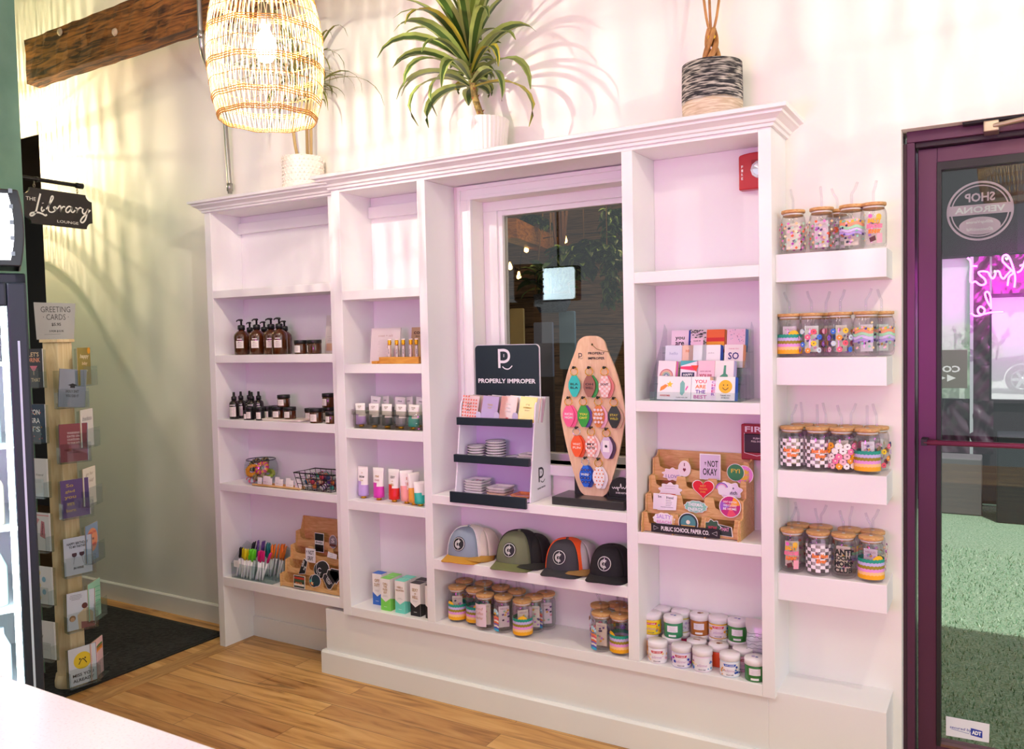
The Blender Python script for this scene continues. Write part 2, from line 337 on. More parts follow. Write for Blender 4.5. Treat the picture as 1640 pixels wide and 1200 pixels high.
# ceiling beam with its rough hewn face
mb = MB(); n = 60; vs = []; fs = []
bx0, bx1 = -4.44, -1.2
for i in range(n+1):
    x = bx0+(bx1-bx0)*i/n; dz = .018*(x-bx0)
    for (yy, zz) in ((-.305, 2.85), (-.305, 2.925), (-.305, 3.0), (-.305, 3.075), (-.24, 3.08), (-.235, 2.845)):
        j = .003*math.sin(i*1.7+zz*40)+random.uniform(-.003, .003); vs.append((x, yy+j, zz+dz+random.uniform(-.0015, .0015)))
for i in range(n):
    for k in range(6): fs.append((i*6+k, i*6+(k+1) % 6, (i+1)*6+(k+1) % 6, (i+1)*6+k))
fs += [tuple(range(6)), tuple(n*6+k for k in range(5, -1, -1))]
mb.add(vs, fs, woodmat('beam_wood', '3A1E0C', 'A8692C', (1.5, 14, 14), .6, .6, (.38, .66), 1.2))
bmo = mb.build('ceiling_beam'); tag(bmo, 'rough brown timber beam hanging high along the left wall', 'beam'); bmo['kind'] = 'structure'
mb = MB()
for (u, v) in ((98, 52), (186, 52)):
    p = AY(u, v, -.31); mb.lathe([(.012, 0), (.02, .006), (.014, .014), (.0, .018)], M('C9B79A', .6), 10, Matrix.Translation(p) @ Matrix.Rotation(PI/2, 4, 'X'))
mb.build('bolt', bmo)
# conduit from the beam down to the top of the shelving
STEEL = M('A9A7A2', .3, metal=.85)
mb = MB(); pts = [AY(u, v, y) for u, v, y in ((317, -60, -.335), (320, 20, -.335), (322, 62, -.33), (325, 85, -.31), (333, 108, -.24), (344, 135, -.14), (354, 162, -.06), (360, 190, -.03), (364, 245, -.03), (368.5, 310, -.03))]
mb.tube(catmull(pts, 5), .011, STEEL, 10)
cd = mb.build('conduit_pipe'); tag(cd, 'thin steel conduit pipe bending from beside the beam down to the left shelving top', 'pipe')
MB().tube([AY(321.5, 50, -.332), AY(321.8, 62, -.33)], .015, STEEL, 12).build('coupling', cd); MB().tube([AY(367.8, 294, -.03), AY(368.3, 306, -.03)], .015, STEEL, 12).build('coupling', cd)
# ================================================================ shelving
CROWN = [(0, 0), (.010, 0), (.013, .010), (.020, .013), (.024, .022), (.040, .032), (.048, .036), (.050, .044), (.064, .048), (.066, .060), (.060, .064), (0, .064)]
def crown(path, z0, parent, sc=1):
    """sweep the crown profile round corner points with mitred joints"""
    P = [Vector((a, b, 0)) for a, b in path]; vs = []; n = len(CROWN)
    for i, p in enumerate(P):
        d1 = (p-P[i-1]).normalized() if i else (P[1]-P[0]).normalized(); d2 = (P[i+1]-p).normalized() if i < len(P)-1 else d1
        n1 = Vector((d1.y, -d1.x, 0)); n2 = Vector((d2.y, -d2.x, 0)); q = (n1+n2); q = q/(q.dot(n1)) if q.length > 1e-6 else n1
        for o, z in CROWN: vs.append(p+q*o*sc+Vector((0, 0, z0+z*sc)))
    fs = [(i*n+k, i*n+(k+1) % n, (i+1)*n+(k+1) % n, (i+1)*n+k) for i in range(len(P)-1) for k in range(n)]
    fs += [tuple(range(n)), tuple(range(len(P)*n-1, (len(P)-1)*n-1, -1))]
    return MB().add(vs, fs, PAINT).build('crown_molding', parent)
G = 'built-in white shelving on the back wall'
D, D1 = .205, .185
u1 = thing('shelving_unit', 'narrower lower-topped white shelving unit at left with an open floor niche', 'shelving unit', (-2.83, -.09, 0))
def pt(name, par, *b, bevel=.0018, mt=PAINT):
    mb = MB(); ox, oy = par.location.x, par.location.y
    for q in b: mb.box(q[0]-ox, q[1]-ox, q[2]-oy, q[3]-oy, q[4], q[5], mt)
    return mb.build(name, par, bevel=bevel)
pt('side_panel', u1, (-3.238, -3.197, -D1, 0, 0, 2.085)); pt('side_panel', u1, (-2.462, -2.424, -D1, 0, .299, 2.085))
for z0, z1 in ((.299, .3427), (.757, .7925), (1.059, 1.098), (1.3645, 1.401), (1.668, 1.704)): pt('shelf', u1, (-3.197, -2.462, -D1, 0, z0, z1))
pt('top_board', u1, (-3.197, -2.462, -D1, 0, 2.0685, 2.10)); pt('back_panel', u1, (-3.197, -2.462, -.004, 0, .3427, 2.0685))
pt('cleat', u1, (-3.197, -2.462, -.022, -.004, 1.985, 2.035)); pt('kick_board', u1, (-3.197, -2.552, -.012, 0, 0, .1))
c = crown([(-3.238, 0), (-3.238, -D1), (-2.42, -D1)], 2.072, None, .82); c.parent = u1; c.location = (2.83, .09, 0)
u2 = thing('shelving_unit', 'wide tall white shelving unit with three bays and crown around the display window', 'shelving unit', (-1.52, -.1, 0))
for a, b in ((-2.424, -2.379), (-1.977, -1.939), (-1.112, -1.072), (-.653, -.613)):
    pt('side_panel' if a in (-2.424, -.653) else 'divider', u2, (a, b, -D, 0, .2844 if a in (-2.424, -.653) else .3233, 2.10 if a in (-2.424, -.653) else 2.0757))
pt('bottom_board', u2, (-2.379, -.653, -D, 0, .2844, .3233))
pt('top_board', u2, (-2.379, -.653, -D, 0, 2.0757, 2.118))
for x0, x1, zz in ((-2.379, -1.977, ((1.625, 1.663), (1.319, 1.357), (1.046, 1.0864), (.7416, .781))), (-1.939, -1.112, ((.8031, .8383), (.54, .581))), (-1.072, -.653, ((1.6275, 1.665), (1.1924, 1.2294), (.7377, .7773)))):
    for z0, z1 in zz: pt('shelf', u2, (x0, x1, -D, 0, z0, z1))
pt('back_panel', u2, (-2.379, -1.977, -.004, 0, .3233, 2.0757)); pt('back_panel', u2, (-1.072, -.653, -.004, 0, .3233, 2.0757)); pt('back_panel', u2, (-1.939, -1.112, -.004, 0, .3233, .8031))
pt('cleat', u2, (-2.379, -1.977, -.022, -.004, 1.985, 2.035))
c = crown([(-2.424, 0), (-2.424, -D), (-.613, -D), (-.613, 0)], 2.088, None, .9); c.parent = u2; c.location = (1.52, .1, 0)
SH = []
for k, (z0, z1, w) in enumerate(((1.611, 1.697, 'topmost white box shelf right of the tall shelving'), (1.2844, 1.3721, 'second white box shelf from the top, beside the door'), (.9255, 1.0131, 'third white box shelf from the top, beside the door'), (.5922, .6815, 'lowest white box shelf beside the door'))):
    o = MB().box(-.165, .157, -.159, 0, -.0875, 0, PAINT).build('wall_shelf', None, (-.448, 0, z1), bevel=.0018); tag(o, w, 'wall shelf', 'white box shelves beside the door')
# ================================================================ outside
TURF = noisemat('turf_blades', '67906C', 'B8CBB2', 90, .95, 1.0, 8, (1, 1, 1), .3, .72, .02)
struct(MB().box(-7, 3.5, .2, 5.3, -.1, -.02, TURF), 'ground')
mb = MB(); rng = random.Random(3); G1 = [M(c, .9) for c in ('7FA686', 'A4C2A4', '558560', 'C6D6C0')]
for k in range(9000):
    x = rng.uniform(-.6, .62); y = .22+(rng.random()**1.6)*3.2; h = rng.uniform(.012, .028); a = rng.uniform(0, PI); dx, dy = .0035*math.cos(a), .0035*math.sin(a); lx, ly = rng.uniform(-.014, .014), rng.uniform(-.014, .014)
    mb.add([(x-dx, y-dy, -.022), (x+dx, y+dy, -.022), (x+lx, y+ly, -.022+h)], [(0, 1, 2)], G1[k % 4])
tag(mb.build('artificial_grass', fix=False), 'short green artificial turf on the patio outside the glass door', 'grass', kind='stuff')
struct(MB().box(-30, 30, 5.3, 45, -.12, -.04, noisemat('asphalt', 'C9C9C6', 'E0E0DC', 8, .9, .1)), 'ground_street')
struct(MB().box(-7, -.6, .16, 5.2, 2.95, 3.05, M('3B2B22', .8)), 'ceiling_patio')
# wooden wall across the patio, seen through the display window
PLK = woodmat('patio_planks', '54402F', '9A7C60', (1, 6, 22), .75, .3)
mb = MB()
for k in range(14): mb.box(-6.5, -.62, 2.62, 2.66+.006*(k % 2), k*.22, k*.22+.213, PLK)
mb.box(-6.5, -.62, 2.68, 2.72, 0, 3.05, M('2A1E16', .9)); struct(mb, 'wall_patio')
mb = MB(); mb.box(-6, -.7, 2.40, 2.6, 2.56, 2.74, woodmat('beam2', '6B3C14', 'C97F2C', (2, 14, 14), .6, .3)); struct(mb, 'trim_4')
# enclosure of dark frames and clear sheets at the patio's far side
FRM = M('2A2328', .6); y0 = 5.0
ew = thing('patio_enclosure', 'dark patio enclosure with clear sheet windows seen through the glass door', 'enclosure', (0, y0, 0))
mb = MB()
for b in ((-.62, -.425, 0, 2.95), (-.425, 3.5, 2.04, 2.95), (-.425, 3.5, .0, .85), (.95, 3.5, .85, 2.04)): mb.box(b[0], b[1], 0, .06, b[2], b[3], FRM)
mb.build('frame', ew)
# crinkled dark sheet hanging between the two openings
def crinkle(x0, x1, z0, z1, seed, mt, nx=30, nz=46, amp=.022, y=0):
    r = random.Random(seed); ph = [(r.uniform(8, 40), r.uniform(-45, 45), r.uniform(0, 6)) for _ in range(9)]; vs = []
    for j in range(nz+1):
        for i in range(nx+1):
            x = x0+(x1-x0)*i/nx; z = z0+(z1-z0)*j/nz; d = sum(math.sin(a*x*1.6+b*z+c) for a, b, c in ph)/3; vs.append((x, y+amp*d, z))
    return vs, [(j*(nx+1)+i, j*(nx+1)+i+1, (j+1)*(nx+1)+i+1, (j+1)*(nx+1)+i) for j in range(nz) for i in range(nx)]
SHT = M('4A3040', .22, coat=.5)
mb = MB(); v, f = crinkle(-.19, -.075, .85, 2.04, 1, SHT, 16, 46, .014, -.03); mb.add(v, f, SHT, None, True); mb.build('plastic_sheet', ew)['label'] = 'crinkled dark sheet between the openings'
mb = MB(); v, f = crinkle(-.425, -.045, .42, .86, 2, SHT, 26, 30, .02, -.04); mb.add(v, f, SHT, None, True); mb.build('plastic_sheet', ew)
mb = MB(); mb.box(-.214, -.190, -.05, .0, .4, 2.04, M('C9CFD2', .15, coat=1)); mb.build('clear_strip', ew)['label'] = 'thin light plastic strip'
def hazy():
    mt = bpy.data.materials.new('hazy_clear_sheet'); mt.use_nodes = True; nt = mt.node_tree; nt.nodes.clear(); N = nt.nodes.new; o = N('ShaderNodeOutputMaterial'); t = N('ShaderNodeBsdfTransparent'); d = N('ShaderNodeBsdfDiffuse'); m_ = N('ShaderNodeMixShader')
    d.inputs[0].default_value = rgb('F2F6F4'); m_.inputs[0].default_value = .42; nt.links.new(t.outputs[0], m_.inputs[1]); nt.links.new(d.outputs[0], m_.inputs[2]); nt.links.new(m_.outputs[0], o.inputs[0]); return mt
mb = MB(); mb.box(-.425, .95, .03, .032, .85, 2.04, hazy()); mb.build('clear_sheet', ew)['label'] = 'hazy clear plastic sheet'
mb = MB(); mb.box(-.08, -.06, -.02, .05, .85, 1.72, M('1B1B20', .4)); mb.box(-.08, .95, -.02, .05, 1.70, 1.73, FRM); mb.box(-.425, .95, -.03, .05, .84, .868, FRM); mb.build('mullion', ew)
mb = MB(); v, f = crinkle(-.06, .95, 1.73, 2.04, 5, SHT, 30, 20, .02, -.03); mb.add(v, f, SHT, None, True); mb.build('plastic_sheet', ew)
# dark planter boxes standing before the enclosure
o = MB().box(-.22, .22, -.2, .2, 0, .66, M('1C2026', .5)).build('planter_box', None, (.2, 4.55, -.02), bevel=.01); tag(o, 'black square planter box standing outside on the turf behind the door glass', 'planter')
o = MB().box(-.2, .2, -.15, .15, 0, .45, M('6B6468', .6)).build('bench_box', None, (-.32, 4.7, -.02), bevel=.01); tag(o, 'low grey bench box outside beyond the turf, left of the black planter', 'bench')
# COFFEE board with double arrow, seen from behind through the glass
p0 = AY(1481, 561, 4.9); p1 = AY(1549, 622, 4.9)
cbx, cbz, cw, ch = (p0.x+p1.x)/2, (p0.z+p1.z)/2, p1.x-p0.x, p0.z-p1.z
cs = thing('coffee_sign', 'beige board reading coffee backwards with double arrows, low in the left patio opening', 'sign', (cbx, 4.9, cbz))
MB().box(-cw/2, cw/2, 0, .012, -ch/2, ch/2, M('7C766C', .7)).build('board', cs, bevel=.002)
a = Art(); a.text('COFFEE', -.045, .0, .055, 'F2F2EE', .30, mirror=True, bold=.03)
for k in (0, 1): a.poly([(.075-k*.075, -.075), (.01-k*.075, -.045), (.01-k*.075, -.105)], 'F2F2EE')
a.flat('lettering', cs)
# street: hedges, kerb, parked car
HED = noisemat('leaves', '6E9566', 'C5D8B8', 14, .9, .8)
def blobby(name, loc, s, label, mt, seed=0, cat='shrub', grp=None):
    bm = bmesh.new(); bmesh.ops.create_icosphere(bm, subdivisions=4, radius=1); r = random.Random(seed); ph = [(Vector((r.uniform(-1, 1), r.uniform(-1, 1), r.uniform(-1, 1)))*r.uniform(3, 11), r.uniform(0, 6)) for _ in range(12)]
    for v in bm.verts:
        d = sum(math.sin(v.co.dot(a)+b) for a, b in ph)/12; v.co *= 1+.35*d; v.co = Vector((v.co.x*s[0], v.co.y*s[1], max(v.co.z*s[2], -s[2]*.9)))
    me = bpy.data.meshes.new(name); bm.to_mesh(me); bm.free(); me.materials.append(mt)
    o = put(name, me, None, loc); return tag(o, label, cat, grp)
blobby('hedge', (-.75, 14, .35), (.6, .5, .4), 'rounded green hedge across the street seen through the left patio opening', HED, 1, 'hedge')
blobby('tree_crown', (1.6, 34, 5.0), (3, 2, 1.6), 'pale green tree foliage far across the street behind the car', HED, 2, 'tree')
blobby('shrub', (-1.0, 24, .7), (1.1, .8, .9), 'tall loose shrub behind the street, left of the parked car', HED, 3, 'shrub')
wl = AY(1637, 616, 19)
car = thing('car', 'dark blue parked car with a silver spoked wheel, half seen through the door', 'car', (wl.x, 19, -.04))
CB = M('1D2A3A', .25, coat=1)
prof = [(-1.0, .32), (-.95, .62), (-.75, .78), (.35, .92), (1.0, 1.42), (2.6, 1.45), (3.3, 1.02), (3.6, .95), (3.65, .35)]
mb = MB(); arch = [(3.0-.36*math.cos(t), .3+.36*math.sin(t)) for t in [PI-PI*k/10 for k in range(11)]]; arch1 = [(.36*math.cos(t), .32+.38*math.sin(t)) for t in [PI*k/10 for k in range(11)]]
mb.prism(prof+[(3.38, .3)]+[(2.9+.37*math.cos(PI*k/10), .32+.37*math.sin(PI*k/10)) for k in range(11)]+[(2.5, .25), (.4, .25)]+arch1+[(-.4, .3)], 0, 1.7, CB); mb.build('body', car, bevel=.03)
mb = MB(); mb.prism([(.5, .95), (1.05, 1.36), (1.75, 1.38), (1.75, .96)], -.01, .01, M('4A5A66', .1)); mb.prism([(1.82, .96), (1.82, 1.38), (2.5, 1.38), (3.05, 1.02)], -.01, .01, M('4A5A66', .1)); mb.build('side_window', car)
def wheel(x):
    w = MB(); X = Matrix.Translation((x, -.02, .33)) @ Matrix.Rotation(PI/2, 4, 'X')
    w.lathe([(.2, -.1), (.31, -.09), (.33, -.05), (.33, .05), (.31, .08), (.22, .09), (.21, .02)], M('1A1A1A', .8), 32, X)
    for k in range(6):
        a = 2*PI*k/6; w.add([(.04*math.cos(a+PI/2), .04*math.sin(a+PI/2), .085), (-.04*math.cos(a+PI/2), -.04*math.sin(a+PI/2), .085), (.21*math.cos(a)-.03*math.cos(a+PI/2), .21*math.sin(a)-.03*math.sin(a+PI/2), .07), (.21*math.cos(a)+.03*math.cos(a+PI/2), .21*math.sin(a)+.03*math.sin(a+PI/2), .07)], [(0, 1, 2, 3)], M('C9CDD1', .3, metal=.7), X)
    w.lathe([(.06, .07), (.05, .1), (0, .1)], M('C9CDD1', .3, metal=.7), 16, X); w.lathe([(.205, .05), (.22, .095), (.225, .05)], M('C9CDD1', .3, metal=.7), 32, X); w.build('wheel', car)
wheel(0); wheel(2.9)
# ================================================================ lamps
RAT = M('E9D3A4', .6)
def bulbmat():
    mt = bpy.data.materials.new('clear_glowing_bulb'); mt.use_nodes = True; nt = mt.node_tree; nt.nodes.clear(); N = nt.nodes.new
    o = N('ShaderNodeOutputMaterial'); t = N('ShaderNodeBsdfTransparent'); e = N('ShaderNodeEmission'); a = N('ShaderNodeAddShader')
    e.inputs[0].default_value = rgb('FFE2B0'); e.inputs[1].default_value = 14; nt.links.new(t.outputs[0], a.inputs[0]); nt.links.new(e.outputs[0], a.inputs[1]); nt.links.new(a.outputs[0], o.inputs[0]); return mt
BULBG = bulbmat()
def dimmer():
    mt = bpy.data.materials.new('lamp_dimmer'); mt.use_nodes = True; nt = mt.node_tree; nt.nodes.clear(); N = nt.nodes.new; o = N('ShaderNodeOutputMaterial'); t = N('ShaderNodeBsdfTransparent'); d = N('ShaderNodeBsdfTranslucent'); m_ = N('ShaderNodeMixShader')
    d.inputs[0].default_value = rgb('F2DFB8'); m_.inputs[0].default_value = .45; nt.links.new(t.outputs[0], m_.inputs[1]); nt.links.new(d.outputs[0], m_.inputs[2]); nt.links.new(m_.outputs[0], o.inputs[0]); return mt
DIMM = dimmer()
def pendant(loc, label, power, closed=False, seed=0, full=True, tint=(1, .89, .73)):
    r = random.Random(seed); root = thing('pendant_lamp', label, 'pendant lamp', loc, 0, 'woven pendant lamps')
    prof = [(-.285, .235), (-.26, .245), (-.20, .266), (-.12, .280), (-.04, .285), (.04, .280), (.12, .263), (.20, .236), (.28, .196), (.36, .143), (.42, .09), (.46, .045)]
    def R(z):
        for (za, ra), (zb, rb) in zip(prof, prof[1:]):
            if z <= zb: return ra+(rb-ra)*(z-za)/(zb-za)
        return prof[-1][1]
    prof = [(z*.86, r_*.655) for z, r_ in prof]; ZB = -.285*.86; ZH = .745*.86; K = .86
    mb = MB(); n = 60
    for k in range(n):
        for s in (-1, 1):
            ph = r.uniform(0, 6); pts = []
            for i in range(25):
                z = ZB+ZH*i/24; a = 2*PI*k/n+s*(.018+.016*math.sin(i*1.05+ph*.25))+r.uniform(-.005, .005); rr = R(z)+s*.0015
                pts.append((rr*math.cos(a), rr*math.sin(a), z))
            mb.tube(pts, .0017, RAT, 4)
    mb.build('shade', root, fix=False)
    mb = MB(); RING = M('C98F3C', .6)
    def ring(z, rad=.0022, wob=.002):
        mb.tube([((R(z)+.003)*math.cos(a), (R(z)+.003)*math.sin(a), z+wob*math.sin(9*a)) for a in [2*PI*i/72 for i in range(72)]], rad, RING, 5, closed=True)
    for z in (-.283, -.276, -.27): ring(z*K, .0022)
    for zc in (-.215, -.095, .035, .165, .30):
        for d in (-.007, 0, .007): ring(zc*K+d, .0016)
    for z in (-.155, -.03, .10, .235, .38): ring(z*K, .0012)
    mb.build('ring_band', root, fix=False)
    mb = MB(); mb.tube([(0, 0, .40), (0, 0, 1.1)], .004, BLK, 8); mb.lathe([(.035, .392), (.035, .400), (.0, .412)], BLK, 20); mb.tube([(0, 0, .46), (0, 0, .13)], .004, BLK, 8); mb.lathe([(.02, .07), (.022, .13), (.012, .14)], BLK, 16); mb.build('cord', root)
    mb = MB(); mb.lathe([(.004, -.055), (.022, -.048), (.034, -.022), (.037, 0), (.030, .028), (.016, .05), (.014, .07)], BULBG, 20); mb.build('bulb', root)
    if closed: MB().lathe([(.154, -.245), (.0, -.245)], DIMM, 32).build('bottom_dimmer', root)  # panel added to weaken the lamp's downward light on the wall
    light('bulb_light', 'POINT', (0, 0, 0), power, tint, .006, parent=root)
    return root
pendant((-2.10, -.85, 2.435), 'woven rattan pendant lamp glowing in front of the left shelving, beside the beam', 29)
pendant((-4.95, -.42, 2.62), 'woven pendant lamp behind the green wall, its closed bottom added to dim the lower wall', 58, closed=True, seed=3, full=False, tint=(1, .80, .50))
pendant((.08, -2.0, 2.36), 'woven pendant lamp before the shop door, mirrored in the top of its glass', 8, seed=5, full=False)
pendant((.28, -.95, 2.50), 'woven pendant lamp hanging nearest the door wall, above the picture', 26, seed=8)
# glowing box added out of view; it mirrors as the window's bright rectangle
q = AY(895, 455, 2.12)
lb = thing('reflection_box', 'white glowing box added out of view for its mirror image in the display window', 'light box', (q.x, -1.9, q.z))
MB().box(-.15, .15, -.04, .04, -.115, .115, M('1E2224', .5)).build('case', lb, bevel=.01)
MB().prism(rrect(.28, .21, .02), .041, .043, M('D8F0FA', .4, emit=11)).build('lit_panel', lb); MB().tube([(0, 0, .11), (0, 0, 1.4)], .008, BLK).build('hanger', lb)
# neon lettering outside, its back to the door
NEON = M('FF5CF0', .3, emit=9)
def px(pts, ox, oy, sc, y, orig):
    return [tuple(AY(ox+a/sc, oy+b/sc, y)-orig) for a, b in pts]
NY = 4.80; no = AY(1600, 460, NY)
ns = thing('neon_sign', 'pink neon script hanging outside, read backwards through the door glass', 'neon sign', no)
for st in ([(275, 60), (296, 82), (300, 120), (298, 180), (296, 232), (310, 246), (330, 232)], [(298, 120), (348, 122)],
           [(330, 232), (372, 262), (408, 250), (402, 218), (372, 192), (356, 168), (388, 160), (428, 166)],
           [(428, 166), (442, 196), (462, 214), (478, 192), (484, 164), (508, 162), (522, 200), (542, 214), (562, 190), (600, 150)],
           [(620, 280), (626, 200), (604, 110), (574, 46), (540, 46), (534, 84), (566, 120), (612, 170), (582, 200), (570, 268)],
           [(300, 468), (332, 490), (384, 480), (402, 446), (372, 420), (350, 446), (372, 478), (450, 464), (540, 460)],
           [(448, 440), (444, 350), (424, 312), (404, 326), (420, 380), (450, 430)], [(640, 170), (672, 150), (700, 80), (712, 60)], [(660, 120), (720, 96)]):
    MB().tube(catmull(px(st, 1490, 400, 4.613, NY, no), 5), .0085, NEON, 6).build('neon_tube', ns)
light('neon_glow', 'AREA', (no.x+.1, NY-.10, no.z), 11, (1, .02, .85), .5, rot=(math.radians(90), 0, 0), size_y=.35)
# the shop's own pink neon on the counter side, shining towards the shelving
nn = thing('neon_sign', 'pink neon script on the room side, behind the counter and the camera', 'neon sign', (-.95, -3.75, 1.35))
for k in range(3): MB().tube([(-.5+.02*i, .0, .26*(1-k)+.06*math.sin(i*.9+k)) for i in range(50)], .009, NEON, 6).build('neon_tube', nn)
light('neon_light', 'AREA', (-.92, -3.65, 1.35), 21, (1, .04, .82), .7, rot=(math.radians(90), 0, math.radians(0)), size_y=.4)
# ================================================================ plants and pots on top
YM = [.098]
def leaf(mb, base, az, el, L, w, droop, c1, c2, n=9, twist=0):
    P = []; p = Vector(base); e = el
    for i in range(n+1):
        P.append(p.copy()); e -= droop*(i/n)*1.6/n*2; p = p+Vector((math.cos(az)*math.cos(e), math.sin(az)*math.cos(e), math.sin(e)))*(L/n)
    vs = []
    for i, q in enumerate(P):
        t = i/n; ww = w*(min(1, .35+t*2.2) if t < .4 else 1)*(1-max(0, t-.55)**1.3*2.6); ww = max(ww, .0004)
        d = (P[min(i+1, n)]-P[max(i-1, 0)]).normalized(); s = d.cross(Vector((0, 0, 1))); s = s.normalized() if s.length > 1e-4 else Vector((1, 0, 0)); s = Matrix.Rotation(twist, 3, d) @ s; u = s.cross(d)
        vs += [q-s*ww/2+u*ww*.12, q-s*ww*.22, q+s*ww*.22, q+s*ww/2+u*ww*.12]
    vs = [Vector((v.x, min(v.y, YM[0]), v.z)) for v in vs]
    f1 = []; f2 = []
    for i in range(n):
        a = i*4; f1 += [(a, a+1, a+5, a+4), (a+2, a+3, a+7, a+6)]; f2.append((a+1, a+2, a+6, a+5))
    mb.add(vs, f1, c1, None, True); mb.add(vs, f2, c2, None, True)
WHC = M('EFE9E2', .45)
def ribbed(r0, r1, h, n=40, amp=.02):
    mb = MB(); vs = []; prof = [(r0*.96, 0), (r0, .006), (r1, h-.004), (r1*.99, h), (r1*.93, h), (r1*.9, h-.02), (0, h-.02)]; seg = n*4
    for r, z in prof:
        for k in range(seg): rr = r*(1+amp*(.5 if k % 4 < 2 else -.5)*(1 if z < h-.003 else 0)); a = 2*PI*k/seg; vs.append((rr*math.cos(a), rr*math.sin(a), z))
    fs = [(i*seg+k, i*seg+(k+1) % seg, (i+1)*seg+(k+1) % seg, (i+1)*seg+k) for i in range(len(prof)-1) for k in range(seg)]
    mb.add(vs, fs, WHC); return mb
DK2 = .0
TOPZ = 2.122
r = random.Random(11)
# dragon tree with broad striped leaves
pl = thing('potted_dragon_tree', 'dragon tree with broad striped green leaves in a ribbed white pot on the shelving top', 'potted plant', (-1.715, -.118, TOPZ))
ribbed(.080, .099, .165, 34).build('pot', pl); MB().lathe([(0, .142), (.088, .146)], M('3A2A1E', .95), 20).build('soil', pl)
mb = MB(); st = catmull([(.0, 0, .13), (-.012, 0, .19), (-.035, 0, .26), (-.045, 0, .33), (-.05, 0, .40)], 6)
mb.tube(st, .013, noisemat('bark', '6B5A2E', 'B8A05A', 60, .8, .8), 10)
for k in range(14): p = st[4+k]; a = k*2.4; mb.add([p+Vector((.012*math.cos(a), .012*math.sin(a), 0)), p+Vector((.02*math.cos(a), .02*math.sin(a), .012)), p+Vector((.012*math.cos(a+.6), .012*math.sin(a+.6), .01))], [(0, 1, 2)], M('A5643A', .8))
mb.build('stem', pl)
LG1, LG2, LG3 = M('97A85A', .4), M('3F5C26', .35), M('B8AE3E', .4)
mb = MB()
for k in range(58):
    t = k/57; az = k*2.39996+r.uniform(-.2, .2); el = .95-1.15*(1-t)+r.uniform(-.15, .15); Lf = r.uniform(.33, .47)*(1-.15*(1-t))
    if math.sin(az) > .1: Lf *= .3
    leaf(mb, (-.052+.012*math.cos(az), .012*math.sin(az), .30+.16*t), az, min(1.45, el+.25), Lf, r.uniform(.040, .056), r.uniform(.9, 1.5)*(1.2-.5*t), LG1 if k % 9 else LG3, LG2 if k % 13 else M('7A8A38', .4), twist=r.uniform(-.4, .4))
for k in range(10):
    leaf(mb, (-.05, 0, .44), k*.7, 1.25+r.uniform(-.1, .2), r.uniform(.22, .32), .03, .35, LG1, LG2)
mb.build('foliage', pl)
# slender dragon tree behind the lamp
p1 = thing('potted_dracaena', 'slender three-cane dracaena in a textured white pot partly behind the pendant lamp', 'potted plant', (-2.675, -.105, TOPZ-.02))
mb = MB(); prof = [(.075, 0)]+[(.089+.003*math.sin(i*2.1), .008+.160*i/16) for i in range(17)]+[(.084, .168), (.08, .15), (0, .15)]; mb.lathe(prof, M('EFE6DA', .7, noise=.8, nscale=90), 40)
for i in range(11):
    for k in range(30):
        a = 2*PI*(k+.5*(i % 2))/30; z = .015+.0145*i; mb.add([(.0895*math.cos(a-.07), .0895*math.sin(a-.07), z), (.0895*math.cos(a+.07), .0895*math.sin(a+.07), z), (.094*math.cos(a), .094*math.sin(a), z+.006), (.0895*math.cos(a), .0895*math.sin(a), z+.011)], [(0, 1, 2), (1, 3, 2), (3, 0, 2)], M('EFE6DA', .7, noise=.8, nscale=90))
mb.build('pot', p1)
mb = MB(); cn = [(-.03, .0, .60), (.025, .01, .44), (.065, 0, .50)]
BK = M('B39A66', .8, noise=.5)
mb.tube(catmull([(-.02, 0, .14), (-.045, 0, .25), (-.055, 0, .40), (-.03, 0, .60)], 5), .007, BK, 8); mb.tube(catmull([(.02, .01, .14), (.022, .01, .3), (.025, .01, .44)], 5), .007, BK, 8); mb.tube(catmull([(.05, 0, .14), (.056, 0, .3), (.065, 0, .50)], 5), .007, BK, 8); mb.build('stem', p1)
mb = MB(); T1, T2 = M('8E8A45', .45), M('4E5A28', .45)
for c in cn:
    for k in range(26):
        az = k*2.39996+r.uniform(-.2, .2)+c[0]*9; Lf = r.uniform(.30, .46)*(.4 if math.sin(az) > .2 else 1); leaf(mb, (c[0], c[1], c[2]-.04+.002*k), az, r.uniform(.1, 1.1), Lf, r.uniform(.009, .014), r.uniform(.9, 1.7), T1, T2, twist=r.uniform(-.3, .3))
mb.build('foliage', p1)
